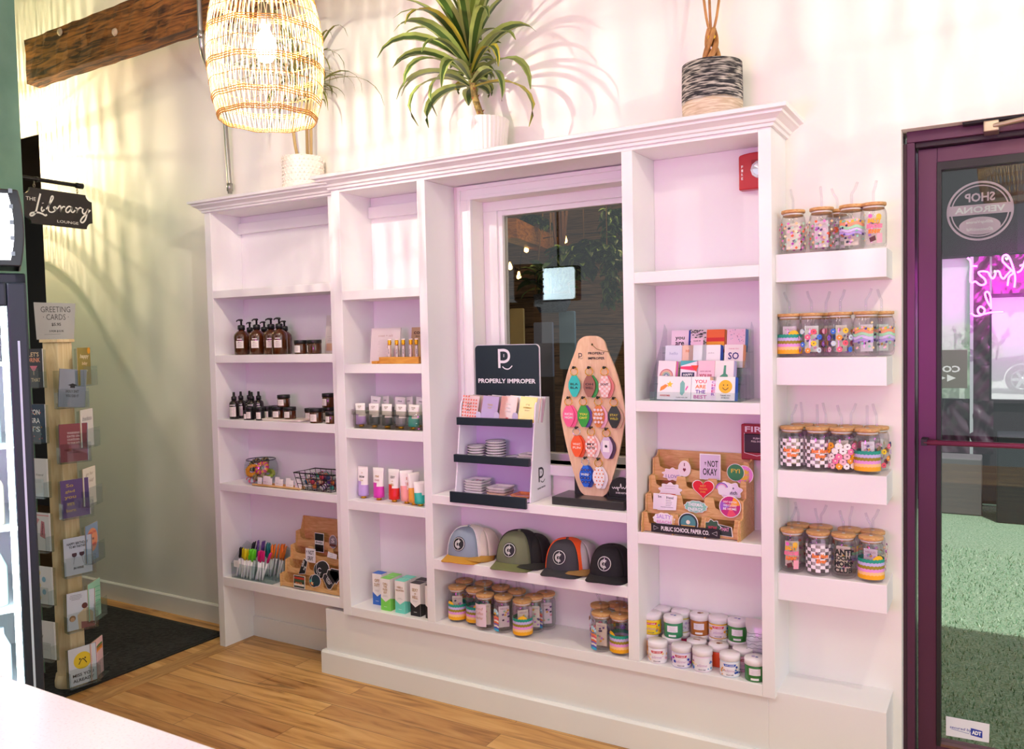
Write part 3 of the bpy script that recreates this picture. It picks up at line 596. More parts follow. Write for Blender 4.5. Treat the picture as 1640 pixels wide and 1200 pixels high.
# two-tone woven planter on a small wire foot with money tree stems
p3 = thing('potted_money_tree', 'braided tan stems in a black and cream woven planter on the shelving top', 'potted plant', (-.822, -.118, TOPZ))
def twotone():
    mt = bpy.data.materials.new('woven_two_tone'); mt.use_nodes = True; nt = mt.node_tree; N = nt.nodes.new; L = nt.links.new; b = nt.nodes['Principled BSDF']
    tc = N('ShaderNodeTexCoord'); mp = N('ShaderNodeMapping'); mp.inputs['Scale'].default_value = (18, 18, 160); L(tc.outputs['Object'], mp.inputs[0])
    n = N('ShaderNodeTexNoise'); n.inputs['Scale'].default_value = 1.2; n.inputs['Detail'].default_value = 4; L(mp.outputs[0], n.inputs['Vector'])
    r1 = N('ShaderNodeValToRGB'); e = r1.color_ramp.elements; e[0].position = .46; e[0].color = rgb('26262B'); e[1].position = .62; e[1].color = rgb('BDB6AC'); L(n.outputs[0], r1.inputs[0])
    r2 = N('ShaderNodeValToRGB'); e = r2.color_ramp.elements; e[0].position = .35; e[0].color = rgb('BFA88C'); e[1].position = .65; e[1].color = rgb('E3D3BD'); L(n.outputs[0], r2.inputs[0])
    sp = N('ShaderNodeSeparateXYZ'); L(tc.outputs['Object'], sp.inputs[0]); ad = N('ShaderNodeMath'); ad.operation = 'MULTIPLY_ADD'; ad.inputs[1].default_value = .03; L(n.outputs[0], ad.inputs[0]); L(sp.outputs[2], ad.inputs[2])
    gt = N('ShaderNodeMapRange'); gt.inputs[1].default_value = .098; gt.inputs[2].default_value = .104; L(ad.outputs[0], gt.inputs[0])
    mx = N('ShaderNodeMixRGB'); L(gt.outputs[0], mx.inputs[0]); L(r2.outputs[0], mx.inputs[1]); L(r1.outputs[0], mx.inputs[2]); L(mx.outputs[0], b.inputs['Base Color']); b.inputs['Roughness'].default_value = .85
    bp = N('ShaderNodeBump'); bp.inputs['Strength'].default_value = .5; bp.inputs['Distance'].default_value = .002; L(n.outputs[0], bp.inputs['Height']); L(bp.outputs[0], b.inputs['Normal']); return mt
mb = MB(); mb.lathe([(.0, .03), (.094, .028), (.096, .03), (.099, .1), (.097, .212), (.091, .214), (.089, .19), (0, .185)], twotone(), 48); mb.build('pot', p3)
MB().lathe([(.06, 0), (.06, .008), (.064, .008), (.064, .0)], M('D9A21E', .3, metal=.7), 24, cap=False).build('pot_foot', p3); mb = MB()
for k in range(3): a = 2*PI*k/3-PI/2+.3; mb.box(-.004, .004, -.004, .004, .0, .03, M('D9A21E', .3, metal=.7), Matrix.Translation((.062*math.cos(a), .062*math.sin(a), 0)))
mb.build('pot_leg', p3)
mb = MB(); TAN = noisemat('tan_bark', '8A5A2A', 'CF9A5C', 50, .7, .7, stretch=(1, 1, .3))
for k in range(4):
    a0 = 2*PI*k/4; pts = [(.028*(1-t*.62)*math.cos(a0+t*4.2), .028*(1-t*.62)*math.sin(a0+t*4.2), .17+.16*t) for t in [i/14 for i in range(15)]]; mb.tube(pts, .009, TAN, 8, rads=[.012-.004*i/14 for i in range(15)])
for k, (dx, dy, dz) in enumerate(((-.035, -.01, .22), (-.01, 0, .24), (.045, 0, .22))): mb.tube(catmull([(0, 0, .31), (dx*.4, dy, .37), (dx, dy, .33+dz)], 4), .0045, TAN, 8)
mb.build('stem', p3); MB().lathe([(.014, .296), (.0155, .302), (.014, .308)], M('F2C61E', .4), 16, cap=False).build('tie', p3)['label'] = 'yellow plant tie'
mb = MB()
for c in ((-.035, -.01, .58), (-.01, 0, .60), (.045, 0, .58)):
    for k in range(7): leaf(mb, c, k*.9, .5, .17, .05, .9, M('5C8A3A', .4), M('47752C', .4))
mb.build('foliage', p3)
# ================================================================ left foreground
QZ = noisemat('quartz', 'E9E7E2', 'F5F4F0', 260, .22, 0, 3, lo=.3, hi=.45)
ct = thing('counter', 'white speckled quartz service counter across the bottom left corner', 'counter', (-1.9, -2.6, 0))
MB().box(-1.7, 1.5, -.5, .426, .92, .95, QZ).build('countertop', ct, bevel=.004); MB().box(-1.68, 1.48, -.48, .40, 0, .92, M('DDDAD4', .5)).build('body', ct)
f0 = AY(40, 432, -1.45)
fz_top, fz_h = AY(36, 309, -1.45).z, AY(40, 430, -1.45).z
fr_n = Vector((.88, -.47, 0)); fang = math.atan2(.88, .47)
fg = thing('display_fridge', 'tall dark drinks fridge with bright white header and lit glass door at the left edge', 'fridge', (f0.x, f0.y, 0), fang)
NAVY = M('1D2833', .4); HB = M('15181B', .3, coat=.3)
zb = fz_h-.015
mb = MB(); Wd, Dp = .72, .58
mb.box(-Wd, -Wd+.03, 0, Dp, .1, zb, NAVY); mb.box(-.03, 0, 0, Dp, .1, zb, NAVY); mb.box(-Wd, 0, Dp-.03, Dp, .1, zb, NAVY); mb.box(-Wd, 0, 0, Dp, zb-.05, zb, NAVY); mb.box(-Wd, 0, 0, Dp, .0, .16, NAVY); mb.build('cabinet', fg, bevel=.004)
MB().box(-Wd+.031, -.031, Dp-.04, Dp-.031, .16, zb-.05, M('F4F8FB', .5)).build('liner', fg)
mb = MB()
for x in (-Wd+.045, -.06): mb.box(x-.008, x+.008, .03, .045, .2, zb-.08, M('F2FAFF', .4, emit=30))
mb.build('led_strip', fg)
mb = MB()
for z in (.4, .65, .9, 1.15, 1.4): mb.box(-Wd+.032, -.032, .06, Dp-.05, z, z+.012, M('E8EEF2', .4))
mb.build('shelf', fg)
mb = MB(); f1 = -.045
mb.box(-.05, 0, f1, -.002, .14, zb-.03, NAVY); mb.box(-Wd, -Wd+.06, f1, -.002, .14, zb-.03, NAVY); mb.box(-Wd+.06, -.05, f1, -.002, zb-.10, zb-.03, NAVY); mb.box(-Wd+.06, -.05, f1, -.002, .14, .22, NAVY)
dr = mb.build('door', fg, bevel=.006); MB().box(-Wd+.06, -.05, -.03, -.022, .22, zb-.10, glass('fridge_glass', 'F4FAFC', 1.5)).build('door_glass', dr)
mb = MB(); mb.box(-.028, -.022, f1-.003, f1, .3, zb-.2, M('C9D9E6', .55)); mb.build('edge_highlight', dr)  # pale strip painted in for the highlight line down the door stile
for row, z in enumerate((.412, .662, .912, 1.162, 1.412)):
    for k in range(6):
        mb = MB(); mb.lathe([(.0, 0), (.028, 0), (.029, .004), (.029, .12), (.012, .16), (.012, .18), (0, .18)], M(('D9E6EE', 'BFD8D0', 'E8D8C0')[(k+row) % 3], .3), 12)
        o = mb.build('drink_bottle', None, fg.matrix_world @ Vector((0, 0, 0))); o.location = Vector((f0.x, f0.y, 0))+Matrix.Rotation(fang, 3, 'Z') @ Vector((-.11-.1*k, .12, z+.001)); tag(o, 'pale drink bottle standing inside the glowing fridge', 'bottle', 'bottles in the fridge')
mb = MB(); hz0, hz1 = fz_h, fz_top
def arcx(x0, z0, z1, n=10): return [(x0+.012*(1-((2*i/n-1)**2)), z0+(z1-z0)*i/n) for i in range(n+1)]
mb.prism([(-Wd, hz0), ]+arcx(-.010, hz0, hz1)+[(-Wd, hz1)], -.06, .12, HB, 'y'); hd = mb.build('header_case', fg, bevel=.004)
mb = MB(); mb.prism([(-Wd+.02, hz0+.018)]+arcx(-.036, hz0+.018, hz1-.014)+[(-Wd+.02, hz1-.014)], -.064, -.061, M('F4FAFF', .4, emit=5)); hp = mb.build('header_panel', fg); hp['label'] = 'glowing white header panel'
mb = MB()
for k in range(5): mb.box(-.034, -.024, -.068, -.06, hz0+.03+k*.045, hz0+.042+k*.045, M('8A9298', .3, metal=.8))
mb.build('clip', fg)
# hanging sign on its bracket
SXP = -3.75; so = AX(90, 331, SXP)
br = thing('sign_bracket', 'black rod bracket sticking out of the green wall above the black sign', 'bracket', AX(37, 284, SXP))
bo = br.location.copy(); e1 = AX(128, 295, SXP)-bo; e1.z = 0; BM = M('1C1A19', .4, metal=.3)
d = e1.normalized(); mb = MB(); mb.tube([Vector((0, -.095, 0)), e1], .0095, BM, 12); mb.tube([e1-d*.02, e1+d*.012], .0135, BM, 12); mb.tube([e1*.22-d*.006, e1*.22+d*.006], .012, BM, 12); mb.build('rod', br)
MB().box(-.03, .03, -.105, -.09, -.06, .06, BM).build('wall_plate', br)
hs = thing('hanging_sign', 'black notched sign reading The Library Lounge hanging from the rod bracket', 'sign', so)
hs.rotation_euler = (0, 0, PI/2)
def sl(u, v): q = AX(u, v, SXP)-so; return (q.y, q.z)
sx0, sx1 = sl(37, 330)[0], sl(145.5, 330)[0]; top = (sl(45, 300)[1]+sl(133, 311)[1])/2-.002; bot = (sl(50, 358)[1]+sl(135, 367)[1])/2
shape2 = []
for i, (cx, cz, a) in enumerate(((sx1, top, 1.5*PI), (sx0, top, 0), (sx0, bot, PI/2), (sx1, bot, PI))):
    for k in range(6): t = a-PI/2*(k/5); shape2.append((cx+(.030)*math.cos(t), cz+(.030)*math.sin(t)))
MB().prism(shape2, -.008, .008, M('201C1B', .35)).build('board', hs)
def sp(pts): return [sl(a/4, 180+b/4) for a, b in pts]
a = Art(); CRM = 'F2EFE6'
for st, w in (([(252, 522), (246, 545), (235, 590), (222, 640), (202, 662), (187, 660), (194, 646), (230, 642), (262, 650), (284, 662), (293, 655)], .013), ([(263, 606), (258, 622), (263, 636), (278, 624)], .011), ([(267, 581), (268, 585)], .014),
              ([(288, 622), (312, 588), (331, 556), (332, 539), (322, 542), (311, 580), (303, 622), (314, 640), (336, 638), (352, 620), (346, 607), (336, 612), (346, 625), (364, 614)], .010),
              ([(362, 616), (376, 600), (382, 612), (378, 642), (384, 622), (397, 606), (410, 608)], .010), ([(452, 612), (434, 604), (416, 620), (416, 638), (430, 641), (448, 620), (454, 608), (448, 634), (460, 642), (474, 628)], .011),
              ([(474, 612), (487, 620), (483, 646), (491, 625), (506, 612), (515, 618)], .010), ([(523, 618), (520, 640), (530, 652), (546, 640), (556, 622), (550, 650), (538, 690), (520, 708), (508, 698), (520, 676), (546, 652), (570, 628)], .012)):
    a.stroke(sp(st), w*.6, CRM)
def spt(t, x0, x1, y0, y1, col, **k): (ax, az), (bx, bz) = sp([((x0), (y0)), (x1, y1)]); a.text(t, (ax+bx)/2, (az+bz)/2, abs(az-bz), col, abs(bx-ax), **k)
spt('THE', 156, 222, 538, 570, CRM, bold=.0); spt('LOUNGE', 358, 494, 690, 722, CRM, bold=.0)
a.flat('lettering', hs, base=.0085)
mb = MB()
for u, v0, v1 in ((54.5, 286, 304), (123.5, 297, 312)):
    A, B = [Vector((sl(u, q_)[0], 0, sl(u, q_)[1])) for q_ in (v0, v1)]; n = 4
    for k in range(n):
        c0 = A.lerp(B, (k+.5)/n); L = (A-B).length/n*.72; mb.tube([c0+Vector((.0045*math.cos(t), .0045*math.sin(t)*(k % 2), L*math.sin(t)) if k % 2 == 0 else (.001*math.cos(t), .0045*math.cos(t), L*math.sin(t))) for t in [2*PI*i/10 for i in range(10)]], .0014, M('9A9080', .3, metal=.9), 5, closed=True)
mb.build('chain', hs, fix=False)
# ---------------------------------------------------------------- greeting card spinner
RX, RY = -3.44, -.80
rk = thing('card_spinner', 'pale wooden greeting card spinner stand with clear pockets beside the fridge', 'display stand', (RX, RY, 0))
PINE = woodmat('pine', 'D9BE8C', 'EBD8AE', (10, 10, 1.2), .6, .1); DPL = M('5A5348', .6)
cdir = math.atan2(CY-RY, 0-RX)
hexp = circ(.062, 6, a0=cdir, a1=cdir+2*PI)
zt = AY(101, 548, RY).z
mb = MB(); mb.prism(hexp, .06, zt, PINE, 'z'); mb.build('post', rk, bevel=.003)
mb = MB(); mb.prism(circ(.075, 6, a0=cdir, a1=cdir+2*PI), zt, zt+.012, PINE, 'z'); mb.build('top_cap', rk); MB().lathe([(.0, 0), (.066, 0), (.066, .03), (.06, .06), (0, .06)], PINE, 32).build('base', rk)
st = thing('price_sign', 'grey Greeting Cards $5.95 sign standing on top of the card spinner', 'sign', (RX, RY, zt+.012), cdir+PI/2+.12)
mb = MB(); mb.add([(-.098, 0, 0), (.085, 0, .0), (.10, 0, .19), (-.105, 0, .195), (-.098, .004, 0), (.085, .004, .0), (.10, .004, .19), (-.105, .004, .195)], [(0, 1, 2, 3), (7, 6, 5, 4), (0, 4, 5, 1), (1, 5, 6, 2), (2, 6, 7, 3), (3, 7, 4, 0)], M('A3A19F', .5)); mb.build('card', st)
mb = MB(); mb.box(-.04, .05, -.02, .02, .0, .006, glass('acrylic', 'F4F8F8', 1.49)); mb.build('holder', st)
a = Art(); a.text('GREETING', .0, .158, .030, '33302E', .145, bold=-.005); a.text('· CARDS ·', .0, .118, .030, '33302E', .125, bold=-.005); a.text('$5.95', 0, .078, .018, '33302E', .046); a.text('3 FOR $15.95', 0, .043, .012, '33302E', .07); a.stroke([(-.06, .026), (.02, .028)], .001, '33302E'); a.flat('lettering', st); st.scale = (.76, 1, .80)
ACR = glass('acrylic', 'F4F8F8', 1.49)
def gcard(name, label, col, w, h, art, loc, rz, tilt=0, extra=3, cols=('FFFFFF',), grp=None, cat='greeting card', t=.0022, roll=0):
    """a small stack's front card standing upright, with envelopes/copies just behind"""
    o = thing(name, label, cat, loc, rz, grp); o.rotation_euler = (tilt, roll, rz)
    MB().box(-w/2, w/2, 0, t, 0, h, M(col, .45)).build('front', o)
    if extra:
        for k in range(extra): MB().box(-w/2+.002*k, w/2+.0025*(k+1), t+.0006+k*(t+.001), 2*t+k*(t+.001), 0, h-.001*k, M(cols[k % len(cols)], .5)).build('card_behind', o)
    if art: art.flat('print', o)
    return o
def col_pos(rel, R): a_ = cdir+rel; return RX+R*math.cos(a_), RY+R*math.sin(a_), a_+PI/2
CW, CHh = .112, .158
def smiley(a, cx, cy, r, col='F0CC3A', sad=False):
    a.disc(cx, cy, r, col, 24); a.disc(cx-r*.3, cy+r*.22, r*.1, '222222', 8); a.disc(cx+r*.3, cy+r*.22, r*.1, '222222', 8); s = -1 if sad else 1
    a.stroke([(cx-r*.45, cy-r*.15-(r*.25 if sad else 0)), (cx, cy-r*.15-s*r*.35), (cx+r*.45, cy-r*.15-(r*.25 if sad else 0))], r*.09, '222222')
mid = []
a = Art(); a.poly([(-.02, .092), (0, .099), (.02, .092), (0, .085)], '1F1F22'); a.rect(-.01, .01, .08, .09, '1F1F22'); a.text('HOLY SHIT', 0, .066, .011, '1F1F22', .055); a.text('YOU DID IT', 0, .047, .011, '1F1F22', .055); mid.append((a, '8E94A4', ('555A60', 'E8E8E8', 'C9C9CC'), 'grey Holy Shit You Did It card, topmost in the middle column of the spinner'))
a = Art(); [a.text(t, 0, .12-.014*k, .009, 'D9C8C8', .05) for k, t in enumerate(('WARNING', 'DATES ON', 'COUNTDOWN', 'TO YOUR DATE'))]; a.text('HAPPY BIRTHDAY', 0, .05, .009, '5A1418', .075); a.text('FOR BEGINNERS', 0, .038, .006, '5A1418', .045); mid.append((a, '8E4650', ('1F4FA0', 'F2F2F2', 'F2F2F2'), 'maroon Happy Birthday card with blue edge, second in the middle column'))
a = Art(); [a.text(t, -.02, .135-.026*k, .014, 'B89A50', .03+.008*(k % 3)) for k, t in enumerate(('So', 'glad', 'you', 'were', 'born'))]; mid.append((a, '5E4680', ('E9E6EE', 'FFFFFF', 'D9B48A'), 'purple card with gold words, third in the middle column of the spinner'))
a = Art(); a.text('HAPPY BIRTHDAY', 0, .132, .011, '2A2A38', .085); a.text('TO MY PARTNER', 0, .118, .010, '2A2A38', .07)
for s in (-1, 1): a.poly(circ(.010, 12, s*.015, .085, PI, 2*PI)+[(s*.015+.009, .092), (s*.015-.009, .092)], '4A2A3A'); a.stroke([(s*.015, .075), (s*.02, .045)], .0012, '4A4A55')
a.text('IN WINE', 0, .028, .010, '2A2A38', .04); mid.append((a, 'C3CEE2', ('6B4A38', '8A4A8E', 'A8D8C0'), 'pale blue card with two wine glasses, fourth in the middle column'))
a = Art(); a.lines(-.02, .145, .05, 4, .006, '4A4048'); a.poly([(-.01, 0), (.05, 0), (.05, .06), (.02, .09), (-.015, .06)], 'C9B59A'); a.disc(.015, .095, .012, '5A2A2A'); a.disc(-.035, .05, .013, '8A6A50'); a.disc(-.035, .046, .009, 'C9A080'); a.poly([(0, 0), (.055, 0), (.055, .02), (.0, .03)], '8A5058'); mid.append((a, 'CCD4E4', ('7A5A44', '8A6A50', 'F2F2F2'), 'pale card with a drawn brown-haired figure, fifth in the middle column'))
a = Art(); smiley(a, 0, .10, .036, 'E6C92E', True); a.text('MISS YOU', 0, .042, .013, '2A2A30', .085); a.text('ALREADY', 0, .020, .013, '2A2A30', .085); mid.append((a, 'D5DAE6', ('2A4E9A', 'E25A3A', 'F4F4F4'), 'sad yellow face Miss You Already card at the bottom of the middle column'))
lf_ = []
a = Art(); a.text("LET'S", .01, .135, .018, 'E9C9A0', .06); a.text('DRINK', .01, .112, .018, 'F0A080', .075); a.poly([(-.015, .088), (.03, .088), (.015, .068), (.0, .068)], 'E07A90'); a.stroke([(.0075, .068), (.0075, .05)], .003, 'E9C9A0'); a.text('TO THAT', .0, .03, .016, 'E9C9A0', .09); lf_.append((a, '33343E', 'charcoal Let\'s Drink To That card, topmost in the left column'))
a = Art(); [a.text(t, 0, .125-.035*k, .022, 'F4F4F4', .06) for k, t in enumerate(('CON', 'GRA', 'TS'))]; [a.disc(random.uniform(-.05, .05), random.uniform(.01, .15), .003, random.choice(('E25A5A', 'E9A53A', '3AA5A0')), 6) for _ in range(26)]; lf_.append((a, '1E3A55', 'navy congrats card with confetti and white border, second in the left column'))
a = Art(); a.text('my friend', 0, .09, .012, '2A2A2A', .07, shear=.25, bold=-.01); a.lines(0, .065, .07, 2, .006, '8A8A8A', .0008); lf_.append((a, 'ECE9E6', 'white card with small script about a friend, third in the left column'))
a = Art(); a.poly([(-.05, .03), (-.02, .02), (-.03, .09), (.0, .13), (-.03, .14), (-.05, .1)], 'E0A0A8'); a.poly([(.0, .06), (.03, .05), (.028, .12), (.01, .125)], 'C97A84'); a.text('always', .016, .09, .01, '3A2A2A', .05, rot=1.45, shear=.3); a.rect(-.056, .056, .145, .15, 'E9A8A8'); lf_.append((a, 'ECE9E8', 'white card with a drawn pink ribbon, fourth in the left column'))
a = Art(); [a.poly(circ(.012, 8, -.02+.03*(k % 2), .13-.026*k), ('E9DDA0', '8AC0D9')[k % 2]) for k in range(5)]; lf_.append((a, 'EEF0EF', 'white card with pale yellow and blue doodles, fifth in the left column'))
a = Art(); a.text('ed', -.025, .09, .018, '2A2A2A', .03, shear=.3, bold=-.01); a.lines(0, .055, .07, 4, .006, '9A9A9A', .0008); lf_.append((a, 'EDEBE8', 'white card with a few lines of type at the bottom of the left column'))
rt_ = []
a = Art(); a.text('happy', 0, .12, .022, 'F2E8C8', .08, shear=.2); a.text('bday', 0, .09, .018, 'F2D9B0', .05, shear=.2); a.disc(.04, .145, .014, 'F0A81E'); a.text('to you', 0, .06, .014, 'F2E8C8', .05, shear=.2); rt_.append((a, '9A8A3E', 'olive happy birthday card with an orange balloon, topmost in the right column'))
a = Art(); a.text('badass', 0, .12, .018, '3A3A3A', .085, shear=.3, bold=-.01); rt_.append((a, 'F4F1EA', 'cream badass card, second in the right column of the spinner'))
a = Art(); a.text('go for', 0, .13, .018, '8A7040', .07, shear=.3, bold=-.01); a.text('gold', 0, .10, .02, '8A7040', .07, shear=.3, bold=-.01); rt_.append((a, 'F4EEDD', 'cream Go For Gold card, third in the right column'))
a = Art(); a.poly(circ(.05, 24, 0, .09), 'F0A078'); a.text("you're", 0, .12, .018, 'C93A5A', .07); a.text('the', 0, .095, .014, '2A3A5A', .03); a.text('best', 0, .07, .018, 'C93A5A', .06); rt_.append((a, '8AA8C9', "peach You're The Best card with blue edge, fourth in the right column"))
a = Art(); [a.stroke([(-.05, .03+.02*k), (0, .05+.02*k), (.05, .045+.02*k)], .003, '6AC9A0') for k in range(5)]; rt_.append((a, 'A5DFC4', 'mint green card with brushed lines, fifth in the right column'))
a = Art()
for k, c in enumerate(('5A8A50', 'C9743A', 'F0A03A')): a.stroke([(-.05, .10-.009*k), (0, .125-.009*k), (.05, .13-.009*k)], .009, c)
rt_.append((a, 'EFC9CC', 'pink card with a painted rainbow at the bottom of the right column'))
def pocket(loc, rz, w=.13):
    mb = MB(); X = Matrix.Translation(loc) @ Matrix.Rotation(rz, 4, 'Z') @ Matrix.Translation((-RX*0, 0, 0)); mb.box(-w/2, w/2, -.024, -.022, -.006, .075, ACR); mb.box(-w/2, w/2, .012, .014, -.006, .15, ACR); mb.box(-w/2, w/2, -.024, .014, -.008, -.006, ACR); mb.box(w/2-.002, w/2, -.024, .014, -.006, .06, ACR); mb.box(-w/2, -w/2+.002, -.024, .014, -.006, .06, ACR)
    mb.v = [tuple(X @ Vector(v)-Vector((RX, RY, 0))) for v in mb.v]; return mb.build('pocket', rk, fix=False)
GG = 'greeting cards on the spinner'
for cl, rel, R_, tops, us in (('m', .38, .115, (590, 677, 765, 856, 942, 1028), (113, 138)), ('l', -.90, .118, (556, 648, 738, 827, 915, 1004), (62, 84)), ('r', 1.12, .11, (556, 653, 744, 832, 921, 1011), (134, 160))):
    x, y, rz = col_pos(rel, R_)
    for k, tv in enumerate(tops):
        z = AY(110, tv, y).z-CHh
        pocket((x, y, z), rz, .124)
        if cl == 'm':
            a, c, ex, lab = mid[k]; gcard('greeting_card', lab, c, CW, CHh, a, (x, y-.0, z-.004), rz+(.12 if k == 0 else 0), roll=(.09 if k == 0 else 0.02*math.sin(k*2)), cols=ex, grp=GG)
        elif cl == 'l':
            a, c, lab = lf_[k]; gcard('greeting_card', lab, c, CW, CHh, a, (x, y, z-.004), rz, extra=1, cols=('F2F2F2',), grp=GG)
        else:
            a, c, lab = rt_[k]; gcard('greeting_card', lab, c, CW, CHh, a, (x, y, z-.004), rz, extra=1, cols=('D9B890',), grp=GG)
# ================================================================ door decals
DYP = .1115
def dp(pts, ox, oy, sc, o): return [(lambda v: (v.x, v.z))(AY(ox+a_/sc, oy+b_/sc, DYP)-o) for a_, b_ in pts]
do = AY(1570, 338, DYP); sk = thing('door_decal', 'pale pink round Shop Verona decal on clear film, high on the door glass', 'decal', do)
e = dp([(285, 592), (690, 592), (487, 412), (487, 770)], 1440, 180, 3.75, do); rx = (e[1][0]-e[0][0])/2; rz_ = (e[2][1]-e[3][1])/2; ccx, ccz = (e[0][0]+e[1][0])/2, (e[2][1]+e[3][1])/2
PK = 'E3C6D6'
a = Art()
def ringart(a, r0, r1, col): a.stroke([(ccx+(r0+r1)/2*rx*math.cos(t), ccz+(r0+r1)/2*rz_*math.sin(t)) for t in [2*PI*k/40 for k in range(41)]], (r1-r0)*rx, col, 2)
ringart(a, .93, 1.0, PK); ringart(a, .83, .87, PK)
a.rect(ccx-.98*rx, ccx+.98*rx, ccz-.12*rz_, ccz+.22*rz_, PK)
a.poly([(ccx+.62*rx*math.cos(t), ccz-.50*rz_+.30*rz_*math.sin(t)) for t in [2*PI*k/30 for k in range(30)]], PK)
a.text('SHOP', ccx, ccz+.46*rz_, .30*rz_, PK, .9*rx, mirror=True, bold=.03); a.text('VERONA', ccx, ccz+.05*rz_, .22*rz_, 'FFFFFF', 1.5*rx, mirror=True, bold=.03)
a.text('#ShopVerona', ccx, ccz-.38*rz_, .13*rz_, 'FFFFFF', .8*rx, mirror=True, shear=.3); a.text('#DowntownIsWell', ccx, ccz-.62*rz_, .12*rz_, 'FFFFFF', .8*rx, mirror=True, shear=.3)
a.flat('lettering', sk)
f = dp([(255, 350), (710, 840)], 1440, 180, 3.75, do); MB().box(f[0][0], f[1][0], .0015, .002, f[1][1], f[0][1], glass('film', 'E9E4E2', 1.3)).build('film', sk)
ao = AY(1549, 1167, DYP-.010); AYP = ao.y
ad = thing('security_sticker', 'white sticker with blue secured by ADT lettering low on the door glass', 'sticker', ao)
c4 = [(lambda v: (v.x, v.z))(AY(u, v, AYP)-ao) for u, v in ((1515, 1147), (1585, 1160), (1584, 1190), (1515, 1178))]
a = Art(); a.poly(c4, 'EDEEF4'); w_ = c4[1][0]-c4[0][0]; sl = math.atan2(c4[1][1]-c4[0][1], w_)
a.text('secured by', -.010-.0085, -.006, .011, '1E3AA8', .5*w_, shear=.1, rot=sl, bold=.01); a.stroke([(-.045, -.011), (.006, -.016)], .0012, '1E3AA8')
cx, cz = .026, -.010
a.poly([(cx-.016, cz+.014), (cx+.016, cz+.011), (cx+.016, cz-.012), (cx-.016, cz-.009)], '1E3AA8'); a.text('ADT', cx, cz+.001, .013, 'FFFFFF', .026, rot=sl*.5, bold=.05); a.flat('label_face', ad)
# ================================================================ behind the display window
def bulbstring(pts, labels):
    cord = thing('string_light', 'string of small warm bulbs hanging in the dark patio behind the display window', 'string light', pts[0])
    MB().tube(catmull([Vector(p)-Vector(pts[0])+Vector((0, 0, .03)) for p in pts], 5), .003, BLK, 5).build('cord', cord)
    for p in pts[1:-1]:
        q = Vector(p)-Vector(pts[0]); MB().lathe([(0, -.018), (.012, -.012), (.014, 0), (.008, .016), (.006, .03), (0, .03)], M('FFC670', .4, emit=22), 12, Matrix.Translation(q)).build('bulb', cord)
bulbstring([AY(790, 430, 1.7), AY(817, 428, 1.5), AY(831, 443, 1.5), AY(843, 400, 1.5), AY(905, 385, 1.5), AY(1010, 380, 1.5)], None)
w0 = AY(812, 366, .8); w1_ = AY(905, 402, 2.55); dv = (w1_-w0).normalized(); mb = MB(); sd = Vector((dv.y, -dv.x, 0)).normalized()*.05
mb.add([w0-sd+Vector((0, 0, s)) for s in (-.05, .05)]+[w0+sd+Vector((0, 0, s)) for s in (-.05, .05)]+[w1_-sd+Vector((0, 0, s)) for s in (-.05, .05)]+[w1_+sd+Vector((0, 0, s)) for s in (-.05, .05)], [(0, 2, 3, 1), (4, 5, 7, 6), (0, 4, 6, 2), (1, 3, 7, 5), (2, 6, 7, 3), (0, 1, 5, 4)], woodmat('amber_wood', '8A4E16', 'D98F32', (3, 3, 14), .5, .2))
tag(mb.build('patio_beam'), 'amber wooden beam running into the dark patio at the window\'s upper left', 'beam')
light('patio_fill', 'POINT', (-1.5, .9, 2.7), 45, (1, .74, .45), .1)  # warm fill light added to brighten the dark patio
rr = random.Random(21); YM[0] = 9
def bigleaf(mb, p, az, el, L, w, m1): leaf(mb, p, az, el, L, w, .8, m1, m1, 6, rr.uniform(-.6, .6))
LM = [M('2E4F2A', .4), M('486B34', .4), M('233D22', .4), M('7A9A4E', .4)]
pb = AY(885, 486, 1.3); hp_ = thing('hanging_planter', 'woven blue-grey basket planter with leaves hanging behind the display window', 'hanging planter', pb)
MB().lathe([(0, -.05), (.075, -.05), (.10, .0), (.108, .05), (.10, .05), (.09, .03), (0, .03)], noisemat('blue_weave', '3A4258', '6A7488', 60, .8, .8, stretch=(1, 1, 3)), 24).build('pot', hp_)
mb = MB()
for k in range(4): a_ = k*PI/2+.4; mb.tube([(.10*math.cos(a_), .10*math.sin(a_), .04), (.01*math.cos(a_), .01*math.sin(a_), .80)], .003, M('B08A5A', .8), 5)
mb.build('rope', hp_)
mb = MB()
for k in range(46): a_ = rr.uniform(0, 6.28); t = rr.random(); bigleaf(mb, (.05*math.cos(a_), .05*math.sin(a_), .06+.10*t), a_, rr.uniform(.1, 1.1), rr.uniform(.10, .20), .05, LM[k % 4])
mb.build('foliage', hp_)
def trail(name, label, u, v, y, n, spread, length, seed, ls=.06, cat='hanging plant'):
    o = AY(u, v, y); t = thing(name, label, cat, o); r_ = random.Random(seed); mb = MB(); st_ = MB()
    for k in range(n):
        p = Vector((r_.uniform(-spread, spread)*.4, r_.uniform(-.06, .06), 0)); dx = r_.uniform(-spread, spread)/10; pts = []
        for i in range(11): pts.append(p.copy()); p += Vector((dx, r_.uniform(-.01, .01), -length/10*r_.uniform(.7, 1.1)*(.2 if i < 1 else 1)))
        st_.tube(pts, .002, LM[0], 4)
        for q in pts:
            for s in range(3): a_ = r_.uniform(0, 6.28); leaf(mb, q, a_, r_.uniform(-.9, .4), ls*r_.uniform(.7, 1.3), ls*.6, .6, LM[r_.choice((0, 1, 1, 2, 3))], LM[r_.choice((0, 1, 2))], 4, r_.uniform(-.5, .5))
    st_.build('vine', t); mb.build('foliage', t)
    MB().tube([(0, 0, 0), (0, 0, .9)], .003, M('B08A5A', .8), 5).build('rope', t)
trail('hanging_ivy', 'dense green ivy trailing at the upper right of the display window', 978, 338, 1.0, 8, .16, .30, 1)
trail('hanging_fern', 'dark feathery fern hanging down at the right of the display window', 972, 400, .9, 7, .07, .30, 2, .04)
